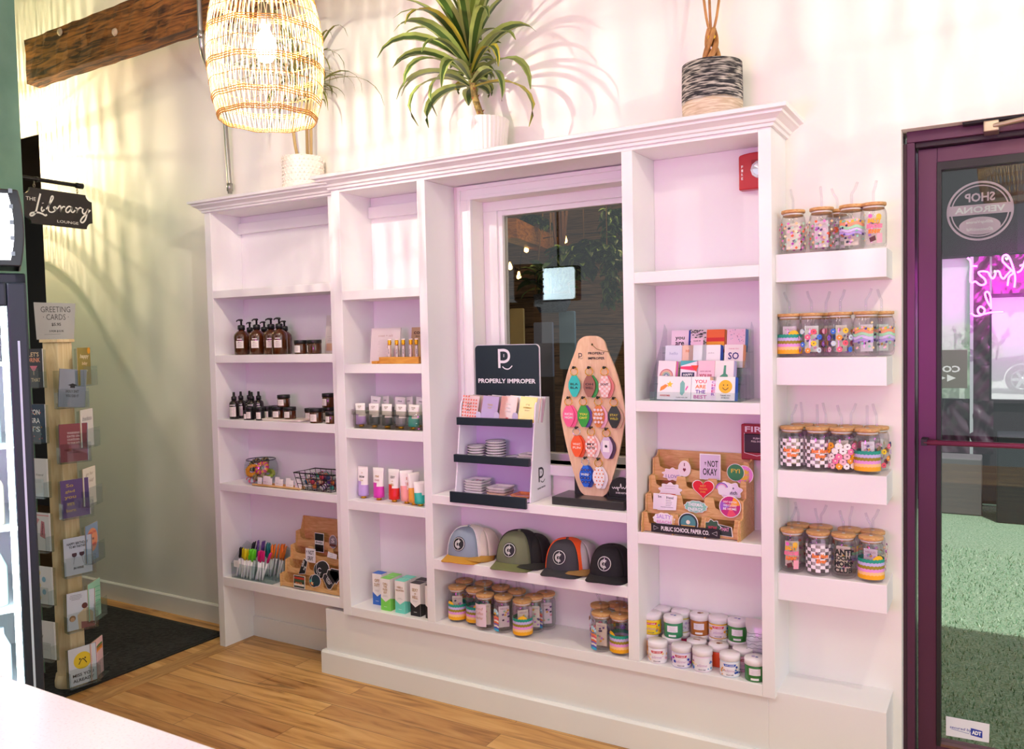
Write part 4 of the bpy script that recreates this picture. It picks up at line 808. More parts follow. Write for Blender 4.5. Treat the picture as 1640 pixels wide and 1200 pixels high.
trail('hanging_pothos', 'pothos vine spreading across the middle of the display window', 935, 392, 1.1, 10, .32, .16, 3, .08)
trail('hanging_vine', 'small dark vine hanging at the top left of the display window', 857, 346, 1.3, 4, .12, .07, 4, .05)
o = AY(893, 350, 1.15); t = thing('dried_stalks', 'bundle of brown dried stalks hanging behind the display window', 'dried plant', o); mb = MB()
for k in range(9): x = rr.uniform(-.06, .06); mb.tube([(x, rr.uniform(-.03, .03), .1), (x*.7, 0, -.1), (x*.4+rr.uniform(-.02, .02), 0, rr.uniform(-.26, -.18))], rr.uniform(.006, .011), M('6E4A30', .8), 6)
mb.build('stalk', t)
# patio furniture shapes glimpsed low behind the glass
for (u, v, y, w, h, c, nm, lab, ct_) in ((828, 545, 1.9, .10, .42, 'D9C99A', 'menu_board', 'cream tall board leaning in the patio behind the window', 'board'), (908, 545, 1.5, .10, .34, '7FA8CC', 'painted_panel', 'pale blue painted panel in the patio behind the display window', 'panel'), (870, 560, 1.7, .13, .34, '8E9CC8', 'painted_panel', 'lavender blue panel with darker brush marks in the patio', 'panel')):
    p = AY(u, v, y); o = MB().prism(rrect(w, h, .01), 0, .02, M(c, .5)).build(nm, None, p); tag(o, lab, ct_)
    MB().box(-w/2+.01, w/2-.01, .02, .04, -p.z, h/2, M('3A2E28', .8)).build('stand', o)
# ================================================================ glass can tumblers
CG = glass('can_glass', 'FAFAFA', 1.42); SG = glass('straw_glass', 'F6F7F9', 1.5)
BAM = woodmat('bamboo', 'C08A4E', 'DDB27A', (6, 40, 40), .5, .05)
CR, CHT = .0375, .128
_m = MB(); _m.lathe([(.0, .003), (.028, .001), (.034, .004), (.0372, .014), (.0375, .03), (.0375, .104), (.036, .113), (.0322, .121), (.0318, .128), (.0306, .128), (.0308, .121), (.0345, .112), (.036, .10), (.036, .02), (.030, .010), (.0, .009)], CG, 36); ME_GLASS = _m.mesh('can_glass')
_m = MB(); _m.lathe([(.0300, .119), (.0305, .129), (.0355, .129), (.0362, .131), (.0362, .136), (.0355, .138), (.0, .138)], BAM, 36); ME_LID = _m.mesh('can_lid')
_m = MB(); _m.lathe([(.0306, .1225), (.0312, .1235), (.0312, .1265), (.0306, .1275)], M('E8E4DE', .3), 24, cap=False); ME_SEAL = _m.mesh('seal')
_m = MB(); _m.tube([(0, 0, .012), (0, 0, .165), (.0, 0, .172), (.010, 0, .188), (.017, 0, .207)], .0040, SG, 8); _m.lathe([(.0055, .1385), (.0045, .140), (.0042, .1385)], M('D8D2CA', .5), 12); ME_STRAW = _m.mesh('straw')
W_ = 2*PI*CR
def art_stripes(seed=0):
    a = Art(); u = W_/2; r = random.Random(seed); c0 = r.uniform(-.02, .02)
    def sc(z, amp=.0022, up=True): return lambda x: z+amp*abs(math.sin(x*PI/.0105))*(1 if up else -1)
    a.poly([(c0+.019*math.cos(t), .066+.019*math.sin(t)) for t in [PI*k/14 for k in range(15)]], 'F2BF1E')
    cs = (('1E9C86', .060, .071), ('C5B8E8', .050, .0605), ('9A8A1E', .041, .051), ('E89ADF', .031, .0415), ('FBCB8C', .023, .032), ('F5AE14', .012, .0225))
    for c, lo, hi in cs: a.band(-u, u, lo-.001, sc(hi), c, 132)
    return a
def art_check(o='F08038', txt=True):
    a = Art(); n = 16; s = W_/n
    for j in range(8):
        for i in range(n):
            if (i+j) % 2: a.items.append(([(-W_/2+i*s, .014+j*.0108), (-W_/2+(i+1)*s, .014+j*.0108), (-W_/2+(i+1)*s, .014+(j+1)*.0108), (-W_/2+i*s, .014+(j+1)*.0108)], [(0, 1, 2, 3)], 'F6EEF4', 0, .5))
    a.n = 1
    if txt: a.text('Best Mom', 0, .066, .014, o, .052, bold=.06, shear=.15); a.text('Ever', 0.004, .050, .014, o, .034, bold=.06, shear=.15)
    return a
def flower(a, x, y, r, c, cc):
    for k in range(7): a.disc(x+r*.62*math.cos(k*.8976), y+r*.62*math.sin(k*.8976), r*.42, c, 9)
    a.n -= 6; a.disc(x, y, r*.28, cc, 8)
def art_flowers(seed=0, dense=False):
    a = Art(); r = random.Random(seed); P = ('F0556E', '3E78E0', 'F29A34', 'F5BEDC', 'F2C824', 'D5E6F2', 'EE6A8A', '9A6ADB') if not dense else ('F07AA8', 'F2A020', 'F6EEF0', 'F2B8C8', 'F6EEF0')
    rows = 4 if not dense else 5; n = 7 if not dense else 11
    for j in range(rows):
        for i in range(n): flower(a, -W_/2+W_*(i+.5*(j % 2)+.25)/n, .022+j*(.078/rows)+r.uniform(-.002, .002), .0085 if not dense else .010, P[(i*3+j*2+seed) % len(P)], 'F9F0D0' if (i+j) % 2 else '6A3A50')
    return a
def art_anti():
    a = Art()
    for t, z, h in (('ANTI', .086, .020), ('SOCIAL', .068, .014), ('MOMS', .050, .018), ('CLUB', .030, .016)): a.text(t, 0, z, h, '1A1A1E', .054, bold=.05)
    return a
def art_sun(seed=0):
    a = Art(); u0 = 0
    for k in range(11):
        t0, t1 = PI*k/11, PI*(k+1)/11; a.poly([(u0+.0085*math.cos(t0), .072+.0085*math.sin(t0)), (u0+.019*math.cos(t0), .072+.022*math.sin(t0)), (u0+.019*math.cos(t1), .072+.022*math.sin(t1)), (u0+.0085*math.cos(t1), .072+.0085*math.sin(t1))], ('9AD0E8', 'D5ECF4')[k % 2])
    a.poly([(u0+.0085*math.cos(t), .072+.0085*math.sin(t)) for t in [PI*k/12 for k in range(13)]], 'F2B422')
    for k, c in enumerate(('F08A50', 'D05A78', 'F4E6D8', 'E8703A', '8A6AC0', 'F4E6D8', '5A5AC8', '3ABAE0')): a.band(u0-.019, u0+.019, .066-.0068*(k+1)-.002, (lambda zz: (lambda x: zz+.0015*math.sin(x*260)))(.066-.0068*k), c, 10)
    return a
def art_rainbow(seed=0):
    a = Art(); r = random.Random(seed)
    for k, c in enumerate(('F2C040', 'F29A7A', 'A8DDB8', 'D5C5F0', 'B49AE0')): a.band(-.045, .045, (lambda k: (lambda x: .086-.009*k+.003*math.sin(x*130)-.004))(k), (lambda k: (lambda x: .086-.009*k+.003*math.sin(x*130)+.004))(k), c, 24)
    for k in range(26): x, y = r.uniform(-.05, .05), r.uniform(.016, .10); a.poly([(x, y), (x+.006, y+.002), (x+.004, y+.008), (x-.002, y+.005)], r.choice(('5A4A9A', '2A2A50', 'F2B8D8', 'F5D9A0', '8ACAB0')))
    return a
def art_gems(seed=0):
    a = Art(); r = random.Random(seed); n = 11
    for j in range(7):
        for i in range(n): x, y, s = -W_/2+W_*(i+.5*(j % 2)+.25)/n, .018+j*.0125, .0048; a.poly([(x, y-s), (x+s, y), (x, y+s), (x-s, y)], ('E07AC0', 'F4B0C8', 'F2C090', 'F5E6B8', 'A8CDB8', 'F0603A', 'B040B0')[(i*2+j*3) % 7])
    return a
def art_words(seed=0):
    a = Art(); a.disc(.012, .094, .008, 'F2C040'); a.disc(-.012, .096, .006, 'E86AC0')
    for t, z, c, w in (('SALTY', .082, 'F2B020', .040), ('BEACHES', .066, 'F27AA0', .046), ('SUNNY', .050, 'F2802A', .036)): a.text(t, 0, z, .013, c, w, bold=.08, shear=.1)
    a.poly([(-.012, .018), (.004, .024), (.001, .038), (-.015, .031)], '5A2A30'); a.rect(.006, .022, .016, .044, 'F2A8B8'); return a
def art_gold(seed=0):
    a = Art(); a.rect(-.030, .030, .018, .105, 'E3CBD6')
    for k, t in enumerate(('Iced', 'Coffee', 'weather')): a.text(t, 0, .088-.018*k, .012, 'C08A70', .036, shear=.25, bold=0)
    return a
def art_orange(seed=0):
    a = art_check('F0602A', False)
    for k in range(10): flower(a, -W_/2+W_*k/10, .058+.014*(k % 2), .010, 'F2703A', 'F4D0E0')
    return a
ARTS = {'s': art_stripes, 'c': art_check, 'f': art_flowers, 'F': lambda s=0: art_flowers(s, True), 'a': art_anti, 'u': art_sun, 'r': art_rainbow, 'g': art_gems, 'w': art_words, 'i': art_gold, 'o': art_orange}
_AM = {}; can_no = [0]
CARDC = ('F4ECDD', 'F2E4EC', 'E8F0E4', 'F0E2D0')
def can(x, y, z, kind, label, group, rot=0, srot=None, card=True, seed=0):
    i = can_no[0]; can_no[0] += 1
    t = thing('glass_tumbler', label, 'tumbler', (x, y, z), 0, group)
    put('glass', ME_GLASS, t); put('lid', ME_LID, t); put('seal_ring', ME_SEAL, t)
    put('straw', ME_STRAW, t, (0, 0, 0), (0, 0, srot if srot is not None else random.uniform(0, 6.28)))
    if kind:
        k = (kind, seed if kind in 'sfF' else 0)
        if k not in _AM:
            a = ARTS[kind](seed) if kind not in 'a' and kind != 'c' else ARTS[kind](); _AM[k] = a.mesh('print', lambda u, v, n: ((CR+.0003+.00018*n**.8)*math.cos(-PI/2+u/CR), (CR+.0003+.00018*n**.8)*math.sin(-PI/2+u/CR), v))
        put('print', _AM[k], t, (0, 0, 0), (0, 0, rot))
    if card:
        c = Art(); c.rect(-.021, .021, .016, .098, CARDC[i % 4]); c.text('HELLO', 0, .088, .006, 'C9A0A8', .03)
        r_ = random.Random(i)
        for q in range(9): x_, y_ = r_.uniform(-.016, .016), r_.uniform(.022, .08); c.poly([(x_, y_), (x_+.007, y_+.003), (x_+.005, y_+.009), (x_-.003, y_+.006)], r_.choice(('6A4A8A', 'E89AB0', 'F2B84A', '3A3A5A', '9ACAB8', 'C98AE0')))
        c.items += [([(a_, b_) for a_, b_ in it[0]][::-1], [tuple(len(it[0])-1-q for q in f) for f in it[1]], it[2], it[3], it[4]) for it in []]
        put('paper_card', c.mesh('paper_card', lambda u, v, n: (u, -.0004*n-.004, v)), t, (0, 0, 0), (0, 0, .35+r_.uniform(-.7, .5)))
    return t
def crow(zs, spec, group):
    for u, v, row, kind, lab, *o in spec:
        y = {0: -.118, 1: -.0405}[row]; p = AY(u, v, y); can(p.x, y, zs, kind, lab, group, *(o or ()))
GT = 'glass can tumblers on the box shelves'
crow(1.6972, [(1270.5, 372, 0, 'g', 'gem patterned glass tumbler at the left of the topmost box shelf', .0, 2.2), (1316, 372, 0, 'g', 'gem patterned glass tumbler second from left on the topmost box shelf', .5, 1.9), (1341, 372, 1, 'o', 'orange flower tumbler peeking out behind on the topmost box shelf'), (1364, 370, 0, 'r', 'rainbow patterned tumbler in the middle right of the topmost box shelf', .2, 0), (1399, 368, 0, 'w', 'tumbler with pastel words at the right end of the topmost box shelf', .2, 1.2)], GT)
crow(1.3723, [(1264.5, 540, 0, 's', 'striped sunrise tumbler at the left of the second box shelf', .2, 2.9), (1300, 540, 0, 'f', 'flower tumbler beside the striped one on the second box shelf', .1, 2.6, True, 1), (1323, 540, 1, 'f', 'flower tumbler half hidden in back on the second box shelf', .6, 1, True, 2), (1346, 540, 0, 'f', 'tumbler with red and blue flowers in the middle of the second box shelf', .3, .9, True, 5), (1387, 540, 0, 'r', 'rainbow patterned tumbler right of centre on the second box shelf', -.5, .5), (1412, 538, 1, 'r', 'rainbow patterned tumbler behind at the right end of the second box shelf', .4, 2.4)], GT)
crow(1.0133, [(1268.5, 720, 0, 'c', 'checked tumbler with orange script at the far left of the third box shelf', .15, .7), (1285, 720, 1, 'c', 'checked tumbler in the back row, leftmost on the third box shelf', .9, 2), (1309.5, 722, 0, 'c', 'checked tumbler with orange script, second from left on the third box shelf', .35, 1.8), (1323, 722, 1, 'f', 'tumbler in the back row between the two checked ones, third box shelf', 0, 2.3, True, 3), (1348, 724, 0, 'F', 'pink and yellow flower-covered tumbler on the third box shelf', .1, 2.5, True, 1), (1363, 724, 1, 'F', 'flower-covered tumbler in the back row of the third box shelf', 1, .7, True, 2), (1389, 726, 0, 's', 'striped tumbler at the right end of the third box shelf', 1.6, 1.7), (1404, 724, 1, 'f', 'flower tumbler behind the striped one on the third box shelf', 0, 2.4, True, 4)], GT)
crow(.6817, [(1268.5, 880, 0, 'w', 'tumbler with pastel words at the left of the lowest box shelf', .15, .9), (1279, 880, 1, 'g', 'gem tumbler in the back row, leftmost on the lowest box shelf', 1, 2.4), (1310.5, 882, 0, 'c', 'checked tumbler with orange script on the lowest box shelf', .35, 2.3), (1315, 882, 1, 'f', 'tumbler hidden behind the checked one on the lowest box shelf', 1, 0, True, 6), (1351, 884, 0, 'a', 'tumbler reading Anti Social Moms Club in black letters', .12, 2.4), (1361, 884, 1, 'r', 'tumbler hidden behind the Anti Social Moms Club one', .8, 1.2), (1395, 887, 0, 's', 'striped sunrise tumbler at the right end of the lowest box shelf', .35, 2.8), (1398, 886, 1, 'g', 'tumbler behind the striped one at the right end of the lowest box shelf', .5, 0)], GT)
GB = 'glass can tumblers on the bottom shelf'
for u, y, k, lab, rot in ((733.5, -.135, 's', 'striped sunrise tumbler at the far left of the bottom shelf', .1), (745, -.05, 'r', 'tumbler in the back row at the far left of the bottom shelf', .4), (762, -.130, 's', 'striped tumbler second from left on the bottom shelf', .45), (776, -.045, 'f', 'tumbler in the back row above the second striped one, bottom shelf', 0), (777.5, -.168, 'i', 'clear tumbler with gold script on a pink card, bottom shelf', -.15),
                          (803, -.06, 'i', 'back tumbler between the gold script one and the sunburst one', .6), (807, -.160, 'u', 'sunburst tumbler next to the gold script tumbler on the bottom shelf', -.5), (828.5, -.075, 'i', 'tumbler in the back row behind the front striped one, bottom shelf', .9), (837, -.166, 's', 'striped tumbler at the front middle, rightmost stripes of the left cluster', .9), (856, -.105, 'i', 'tumbler with script just right of the front striped tumbler', -.5), (875, -.052, 'u', 'sunburst tumbler at the right end of the left cluster', -.4),
                          (961.5, -.085, 'f', 'tumbler behind the sunburst one in the right cluster', .2), (963.5, -.163, 'u', 'sunburst tumbler at the front of the right cluster', -.6), (988.5, -.048, 'r', 'darker lidded tumbler at the very back of the right cluster', 0), (993, -.160, 's', 'striped tumbler by the divider, front of the right cluster', -.2), (1000, -.083, 'f', 'tumbler behind the striped one by the divider', 0)):
    p = AY(u, 990, y); can(p.x, y, .3235, k, lab, GB, rot, None, k not in 's' or u in (733.5, 837), int(u) % 2)
# ================================================================ amber bottles, jars, sprays
AMB = glass('amber_glass', '6B3A14', 1.5); AM2 = M('4A230C', .15, coat=.6); MBK = M('141416', .4); LBL = 'E9E2D8'
def lab_art(w, h, n=4, r=.03, z=.04, small=True):
    a = Art(); a.rect(-w/2, w/2, z-h/2, z+h/2, LBL); a.rect(-w*.32, w*.32, z+h/2+.006, z+h/2+.010, LBL); a.text('NO. 4', 0, z+h*.3, h*.13, '4A4440', w*.4); a.lines(0, z+h*.1, w*.7, n, h*.14, '6A6460', .0009); return a
BX = (('dark amber', 0),)
_m = MB(); _m.lathe([(0, .001), (.031, 0), (.035, .004), (.0355, .085), (.033, .096), (.022, .108), (.013, .113), (.013, .12), (0, .12)], AM2, 28); ME_PB = _m.mesh('bottle_body')
_m = MB(); _m.lathe([(.0, .116), (.0165, .116), (.0165, .136), (.012, .139), (.0, .14)], MBK, 20); _m.lathe([(.0045, .138), (.0045, .158), (.008, .158), (.008, .165), (0, .166)], MBK, 12)
_m.tube([(.006, 0, .162), (-.02, 0, .1635), (-.034, 0, .161), (-.038, 0, .156)], .0036, MBK, 8, rads=[.005, .004, .003, .0025]); ME_PUMP = _m.mesh('pump')
_a = lab_art(.036, .034, 4, z=.048); ME_PL = _a.mesh('label', lambda u, v, n: ((.0358+.0002*n)*math.cos(-PI/2+u/.0358), (.0358+.0002*n)*math.sin(-PI/2+u/.0358), v))
for u, y, r_, lab in ((387, -.135, .35, 'leftmost front amber pump bottle'), (400.5, -.06, .2, 'amber pump bottle behind, first of the back ones'), (411.5, -.135, .3, 'amber pump bottle second from left in front'), (423.5, -.06, .3, 'amber pump bottle behind, second of the back ones'), (434.5, -.125, .4, 'amber pump bottle third from left in front'), (447.5, -.15, .35, 'tallest-looking front amber pump bottle at the right'), (456, -.06, .3, 'rightmost amber pump bottle at the back')):
    p = AY(u, 540, y); t = thing('pump_bottle', lab+' with black pump and white label', 'bottle', (p.x, y, 1.4012), 0, 'amber pump bottles on the second shelf'); s = .93 if y > -.1 else 1.0
    put('bottle_body', ME_PB, t); put('pump', ME_PUMP, t, (0, 0, 0), (0, 0, r_-.5)); put('label', ME_PL, t, (0, 0, 0), (0, 0, r_+.2))
    for c_ in t.children: c_.scale = (s, s, s)
def jar(u, v, y, z, lab, r=.028, h=.062, black=False, name='amber_jar', grp='small dark jars on the left shelves', lblrot=.35, lid=.016, x=None):
    x = AY(u, v, y).x if x is None else x; t = thing(name, lab, 'jar', (x, y, z), 0, grp); c1 = MBK if black else AM2
    MB().lathe([(0, 0), (r*.95, 0), (r, .003), (r, h-lid-.003), (r*.96, h-lid)], c1, 24).build('jar_body', t); MB().lathe([(r*.98, h-lid), (r*1.03, h-lid+.001), (r*1.03, h-.001), (r, h), (0, h)], MBK, 24).build('lid', t)
    a = Art(); w = r*1.15; a.rect(-w/2, w/2, h*.12, h*.62, LBL); a.lines(0, h*.5, w*.7, 4, h*.09, '6A6460', .0007)
    put('label', a.mesh('label', lambda uu, vv, n: ((r+.0004+.0002*n)*math.cos(-PI/2+uu/r), (r+.0004+.0002*n)*math.sin(-PI/2+uu/r), vv)), t, (0, 0, 0), (0, 0, lblrot)); return t
jar(481.5, 555, -.14, 1.4012, 'leftmost amber jar with black lid right of the pump bottles', lblrot=.1); jar(492, 555, -.07, 1.4012, 'amber jar half behind, between two others beside the pump bottles', lblrot=.3); jar(503.5, 555, -.13, 1.4012, 'rightmost amber jar with black lid beside the info card', r=.031, lblrot=-.9)
z = 1.0982
for u, y, lab in ((375, -.145, 'leftmost dark spray bottle with white label'), (386, -.10, 'second dark spray bottle from the left wall of the shelf'), (400, -.05, 'rearmost dark spray bottle'), (403.5, -.11, 'dark spray bottle in front of the rearmost one'), (414.5, -.075, 'rightmost dark spray bottle behind the black jars')):
    p = AY(u, 650, y); t = thing('spray_bottle', lab, 'bottle', (p.x, y, z), 0, 'dark spray bottles on the third shelf')
    MB().lathe([(0, 0), (.022, 0), (.023, .003), (.023, .07), (.020, .08), (.010, .087), (.010, .092), (0, .092)], M('1E1614', .2, coat=.5), 22).build('bottle_body', t); MB().lathe([(.0, .088), (.012, .088), (.012, .104), (.006, .108), (.0055, .126), (.0, .127)], MBK, 16).build('spray_cap', t)
    a = Art(); a.rect(-.018, .018, .012, .058, LBL); a.rect(-.014, .014, .064, .068, LBL); a.lines(0, .048, .024, 5, .007, '6A6460', .0007); put('label', a.mesh('label', lambda uu, vv, n: ((.0234+.0002*n)*math.cos(-PI/2+uu/.0234), (.0234+.0002*n)*math.sin(-PI/2+uu/.0234), vv)), t, (0, 0, 0), (0, 0, .4))
for u, y, lab in ((393.5, -.165, 'small black vial jar in front of the spray bottles'), (400.5, -.15, 'black cylinder jar left of its twin in front of the spray bottles'), (416.5, -.15, 'black cylinder jar right of its twin, with cream label'), (428.5, -.10, 'black cylinder jar left of the white tray'), (438, -.06, 'black cylinder jar behind the stacked amber jar')):
    jar(u, 660, y, z, lab, r=.020 if u > 395 else .010, h=.060 if u > 395 else .045, black=True, name='black_jar', grp='black jars on the third shelf')
p = AY(455, 675, -.115); tr = MB().prism(rrect(.25, .085, .02), 0, .003, M('E9DFCF', .5), 'z').prism(rrect(.26, .095, .025), .003, .009, M('E9DFCF', .5), 'z').build('serving_tray', None, (p.x+.02, -.115, z)); tag(tr, 'flat cream tray holding amber jars on the third shelf', 'tray')
zt_ = z+.0092
ja = jar(446, 660, -.125, zt_, 'amber jar on the cream tray, left of the lower pair', r=.027, h=.054, lblrot=.2); jb = jar(464.5, 660, -.125, zt_, 'amber jar on the cream tray, right of the lower pair', r=.027, h=.054, lblrot=.1)
jar(454.5, 645, -.125, zt_+.0545, 'amber jar stacked on top of the two on the cream tray', r=.028, h=.054, lblrot=.2)
jar(498, 675, -.06, z, 'amber jar at the tray end, standing behind the front one', r=.027, h=.054, lblrot=.2); jar(507, 680, -.155, z, 'front amber jar right of the cream tray', r=.029, h=.064, lblrot=.2)
q1 = jar(528, 680, -.07, z, 'lower amber jar of the stack at the right end of the third shelf', r=.029, h=.062, lblrot=-.2); jar(528, 650, -.07, z+.0625, 'top amber jar of the stack at the right end of the third shelf', r=.030, h=.062, lblrot=-.2, x=q1.location.x); jar(531.5, 690, -.155, z, 'front amber jar before the stack at the right end of the third shelf', r=.026, h=.052, lblrot=-.2)
# info cards
def card_stand(name, lab, x, y, z, w, h, col, art, rz=0, tilt=-.12, t=.003, cat='card', grp=None, sup=True):
    o = thing(name, lab, cat, (x, y, z), rz, grp); o.rotation_euler = (tilt, 0, rz); MB().box(-w/2, w/2, 0, t, 0, h, M(col, .4)).build('card', o)
    if art: art.flat('print', o)
    if sup: MB().prism([(t, h*.6), (t+.04, 0.006), (t+.043, 0.006), (t+.003, h*.62)], -.01, .01, M(col, .4), 'x').build('back_stand', o)
    return o
p0, p1 = AY(513, 567, -.09), AY(542, 503, -.09); a = Art(); a.text('care', 0, .155, .010, '6A6058', .03, shear=.2); a.lines(0, .14, .07, 5, .007, '8A847C', .0009); a.rect(-.04, .04, .075, .076, '9A948C'); a.lines(0, .065, .07, 2, .008, '8A847C', .0009); a.rect(-.04, .04, .012, .045, 'C9A88A')
card_stand('info_card', 'pale printed info card in a clear stand at the right end of the second shelf', (p0.x+p1.x)/2, -.07, 1.4012, .10, .172, 'CFC8C2', a)
# scrunchie bowl, earring tray, wire basket
z = .7927
pb_ = AY(417.5, 740, -.10); bw = thing('glass_bowl', 'round clear fishbowl with dark rim holding scrunchies', 'bowl', (pb_.x, -.098, z)); R_ = .078
prof = [(0.0, .002), (.045, .0)]+[(R_*math.sin(t), .068-.068*math.cos(t)) for t in [PI*k/20 for k in range(5, 15)]]; prof = [(0, .002), (.04, 0), (.062, .016), (.075, .042), (.0785, .068), (.076, .092), (.068, .112), (.066, .112), (.074, .09), (.0765, .068), (.073, .044), (.06, .02), (.038, .004), (0, .004)]
MB().lathe(prof, glass('bowl_glass', 'F4F6F8', 1.5), 40).build('bowl_body', bw); MB().tube([(.067*math.cos(t), .067*math.sin(t), .113) for t in [2*PI*k/40 for k in range(40)]], .0022, M('2A3444', .2), 6, closed=True).build('rim', bw)
def scrunch(x, y, z, c, lab, R=.026, r=.011, tx=0, ty=0, c2=None):
    mb = MB(); vs = []; n = 48; m_ = 10; rr_ = random.Random(int(x*1e4))
    for i in range(n):
        a_ = 2*PI*i/n; w = r*(1+.22*math.sin(a_*16)+.1*rr_.uniform(-1, 1))
        for k in range(m_): b_ = 2*PI*k/m_; vs.append(((R+w*math.cos(b_))*math.cos(a_), (R+w*math.cos(b_))*math.sin(a_), w*.9*math.sin(b_)))
    f1 = [(i*m_+k, ((i+1) % n)*m_+k, ((i+1) % n)*m_+(k+1) % m_, i*m_+(k+1) % m_) for i in range(n) for k in range(m_)]
    if c2: mb.add(vs, [f for j, f in enumerate(f1) if (j//m_//3) % 2], M(c, .8), None, True); mb.add(vs, [f for j, f in enumerate(f1) if not (j//m_//3) % 2], M(c2, .8), None, True)
    else: mb.add(vs, f1, M(c, .8), None, True)
    o = mb.build('scrunchie', None, (x, y, z), (tx, ty, 0)); tag(o, lab, 'scrunchie', 'scrunchies in the glass bowl')
bx, by = bw.location.x, bw.location.y
for dx, dy, dz, c, tx, ty, c2, lab in ((-.03, -.01, .085, '2A2E2A', .9, .2, '8A7A4A', 'black and gold scrunchie at the left top of the bowl'), (.005, .01, .09, '3A3A34', 1.0, -.2, '9A8A5A', 'dark patterned scrunchie at the back of the bowl'), (-.026, -.03, .062, 'F5A01E', .8, .5, None, 'bright orange scrunchie in the glass bowl'), (.022, -.015, .075, 'E03A8A', .9, .4, 'F5A83A', 'pink and orange striped scrunchie in the bowl'), (.02, -.03, .045, 'B5A070', .7, 0, '8A7A50', 'tan patterned scrunchie low in the bowl'), (-.02, -.03, .030, 'C5D8E0', .5, .2, 'E0607A', 'pale blue and coral scrunchie at the bottom of the bowl'), (.01, .03, .04, 'C8E03A', .4, .3, None, 'lime scrunchie at the bottom of the bowl')):
    scrunch(bx+dx, by+dy, z+dz, c, lab, tx=tx, ty=ty, c2=c2, R=.024, r=.010)
AW = woodmat('ash_wood', 'CE9C5E', 'E4BC84', (3, 20, 20), .5, .05)
p0, p1 = AY(405, 777, -.165), AY(480, 786, -.165); ety = -.150
et = thing('earring_tray', 'long low wooden tray holding small white earring cards', 'tray', ((p0.x+p1.x)/2, ety, z)); wt = p1.x-p0.x
mb = MB(); mb.box(-wt/2, wt/2, -.02, -.014, 0, .010, AW); mb.box(-wt/2, wt/2, .014, .02, 0, .012, AW); mb.box(-wt/2, wt/2, -.02, .02, 0, .004, AW)
mb.build('tray_body', et, bevel=.001)
for k, (dx, dy) in enumerate(((-.10, -.006), (-.063, .006), (-.042, -.006), (-.012, .006), (.018, -.006), (.05, .004), (.075, -.006), (.1, .004), (.12, -.006), (-.085, .010))):
    o = thing('earring_card', ('white earring card number %s along the little wooden tray' % ('one from the left end', 'second from the left', 'third from the left', 'fourth from the left', 'fifth from the left', 'sixth from the left', 'seventh from the left', 'eighth from the left', 'last at the right end', 'raised one behind the left end')[k]).replace('number ', ''), 'earring card', (et.location.x+dx*wt/.26, ety+dy, z+.0045), .1, 'earring cards on the wooden tray'); o.rotation_euler = (-.1, 0, .1)
    MB().box(-.0125, .0125, 0, .001, 0, .034+(.006 if dy > 0 else 0), M('F3EFEA', .5)).build('card', o); mb = MB()
    for s in (-.004, .004): mb.lathe([(0, -.0008), (.0016, 0), (0, .0008)], M(('3A2A22', 'C9A06A', 'D5D5D5')[k % 3], .3, metal=.5), 8, Matrix.Translation((s, -.0012, .012)) @ Matrix.Rotation(PI/2, 4, 'X'))
    mb.build('earring', o)
def wire_basket(name, lab, x, y, z, w, d, h, flare, nx, ny):
    t = thing(name, lab, 'basket', (x, y, z)); mb = MB(); K = M('1A1614', .4, metal=.5)
    def lv(s, q): ww, dd = w/2+(flare*s), d/2+(flare*.35*s); return [(-ww, -dd, q), (ww, -dd, q), (ww, dd, q), (-ww, dd, q)]
    for s, r_ in ((0, .0018), (.35, .0014), (.68, .0014), (1, .0028)): mb.tube(lv(s, h*s+.002), r_, K, 6, closed=True)
    b, tp = lv(0, .002), lv(1, h+.002)
    for i in range(nx+1):
        f = i/nx
        for (j0, j1) in ((0, 1), (3, 2)): mb.tube([Vector(b[j0]).lerp(Vector(b[j1]), f), Vector(tp[j0]).lerp(Vector(tp[j1]), f)], .0013, K, 5)
        mb.tube([Vector(b[0]).lerp(Vector(b[1]), f), Vector(b[3]).lerp(Vector(b[2]), f)], .0013, K, 5)
    for i in range(1, ny):
        f = i/ny
        for (j0, j1) in ((0, 3), (1, 2)): mb.tube([Vector(b[j0]).lerp(Vector(b[j1]), f), Vector(tp[j0]).lerp(Vector(tp[j1]), f)], .0013, K, 5)
    mb.build('wire_frame', t, fix=False); return t
pbk = AY(510, 780, -.10); wire_basket('wire_basket', 'black wire basket of rolled colourful hair ties at the right of the fourth shelf', pbk.x+.03, -.095, z, .19, .12, .075, .022, 7, 4)
rr2 = random.Random(5); SK = ('8A2A3A', 'C9A080', '3A6A8A', 'E9E2D8', '6A4A8A', 'B03A4A', '4AA890', 'C9743A', '2A3A5A', 'D5A0B0')
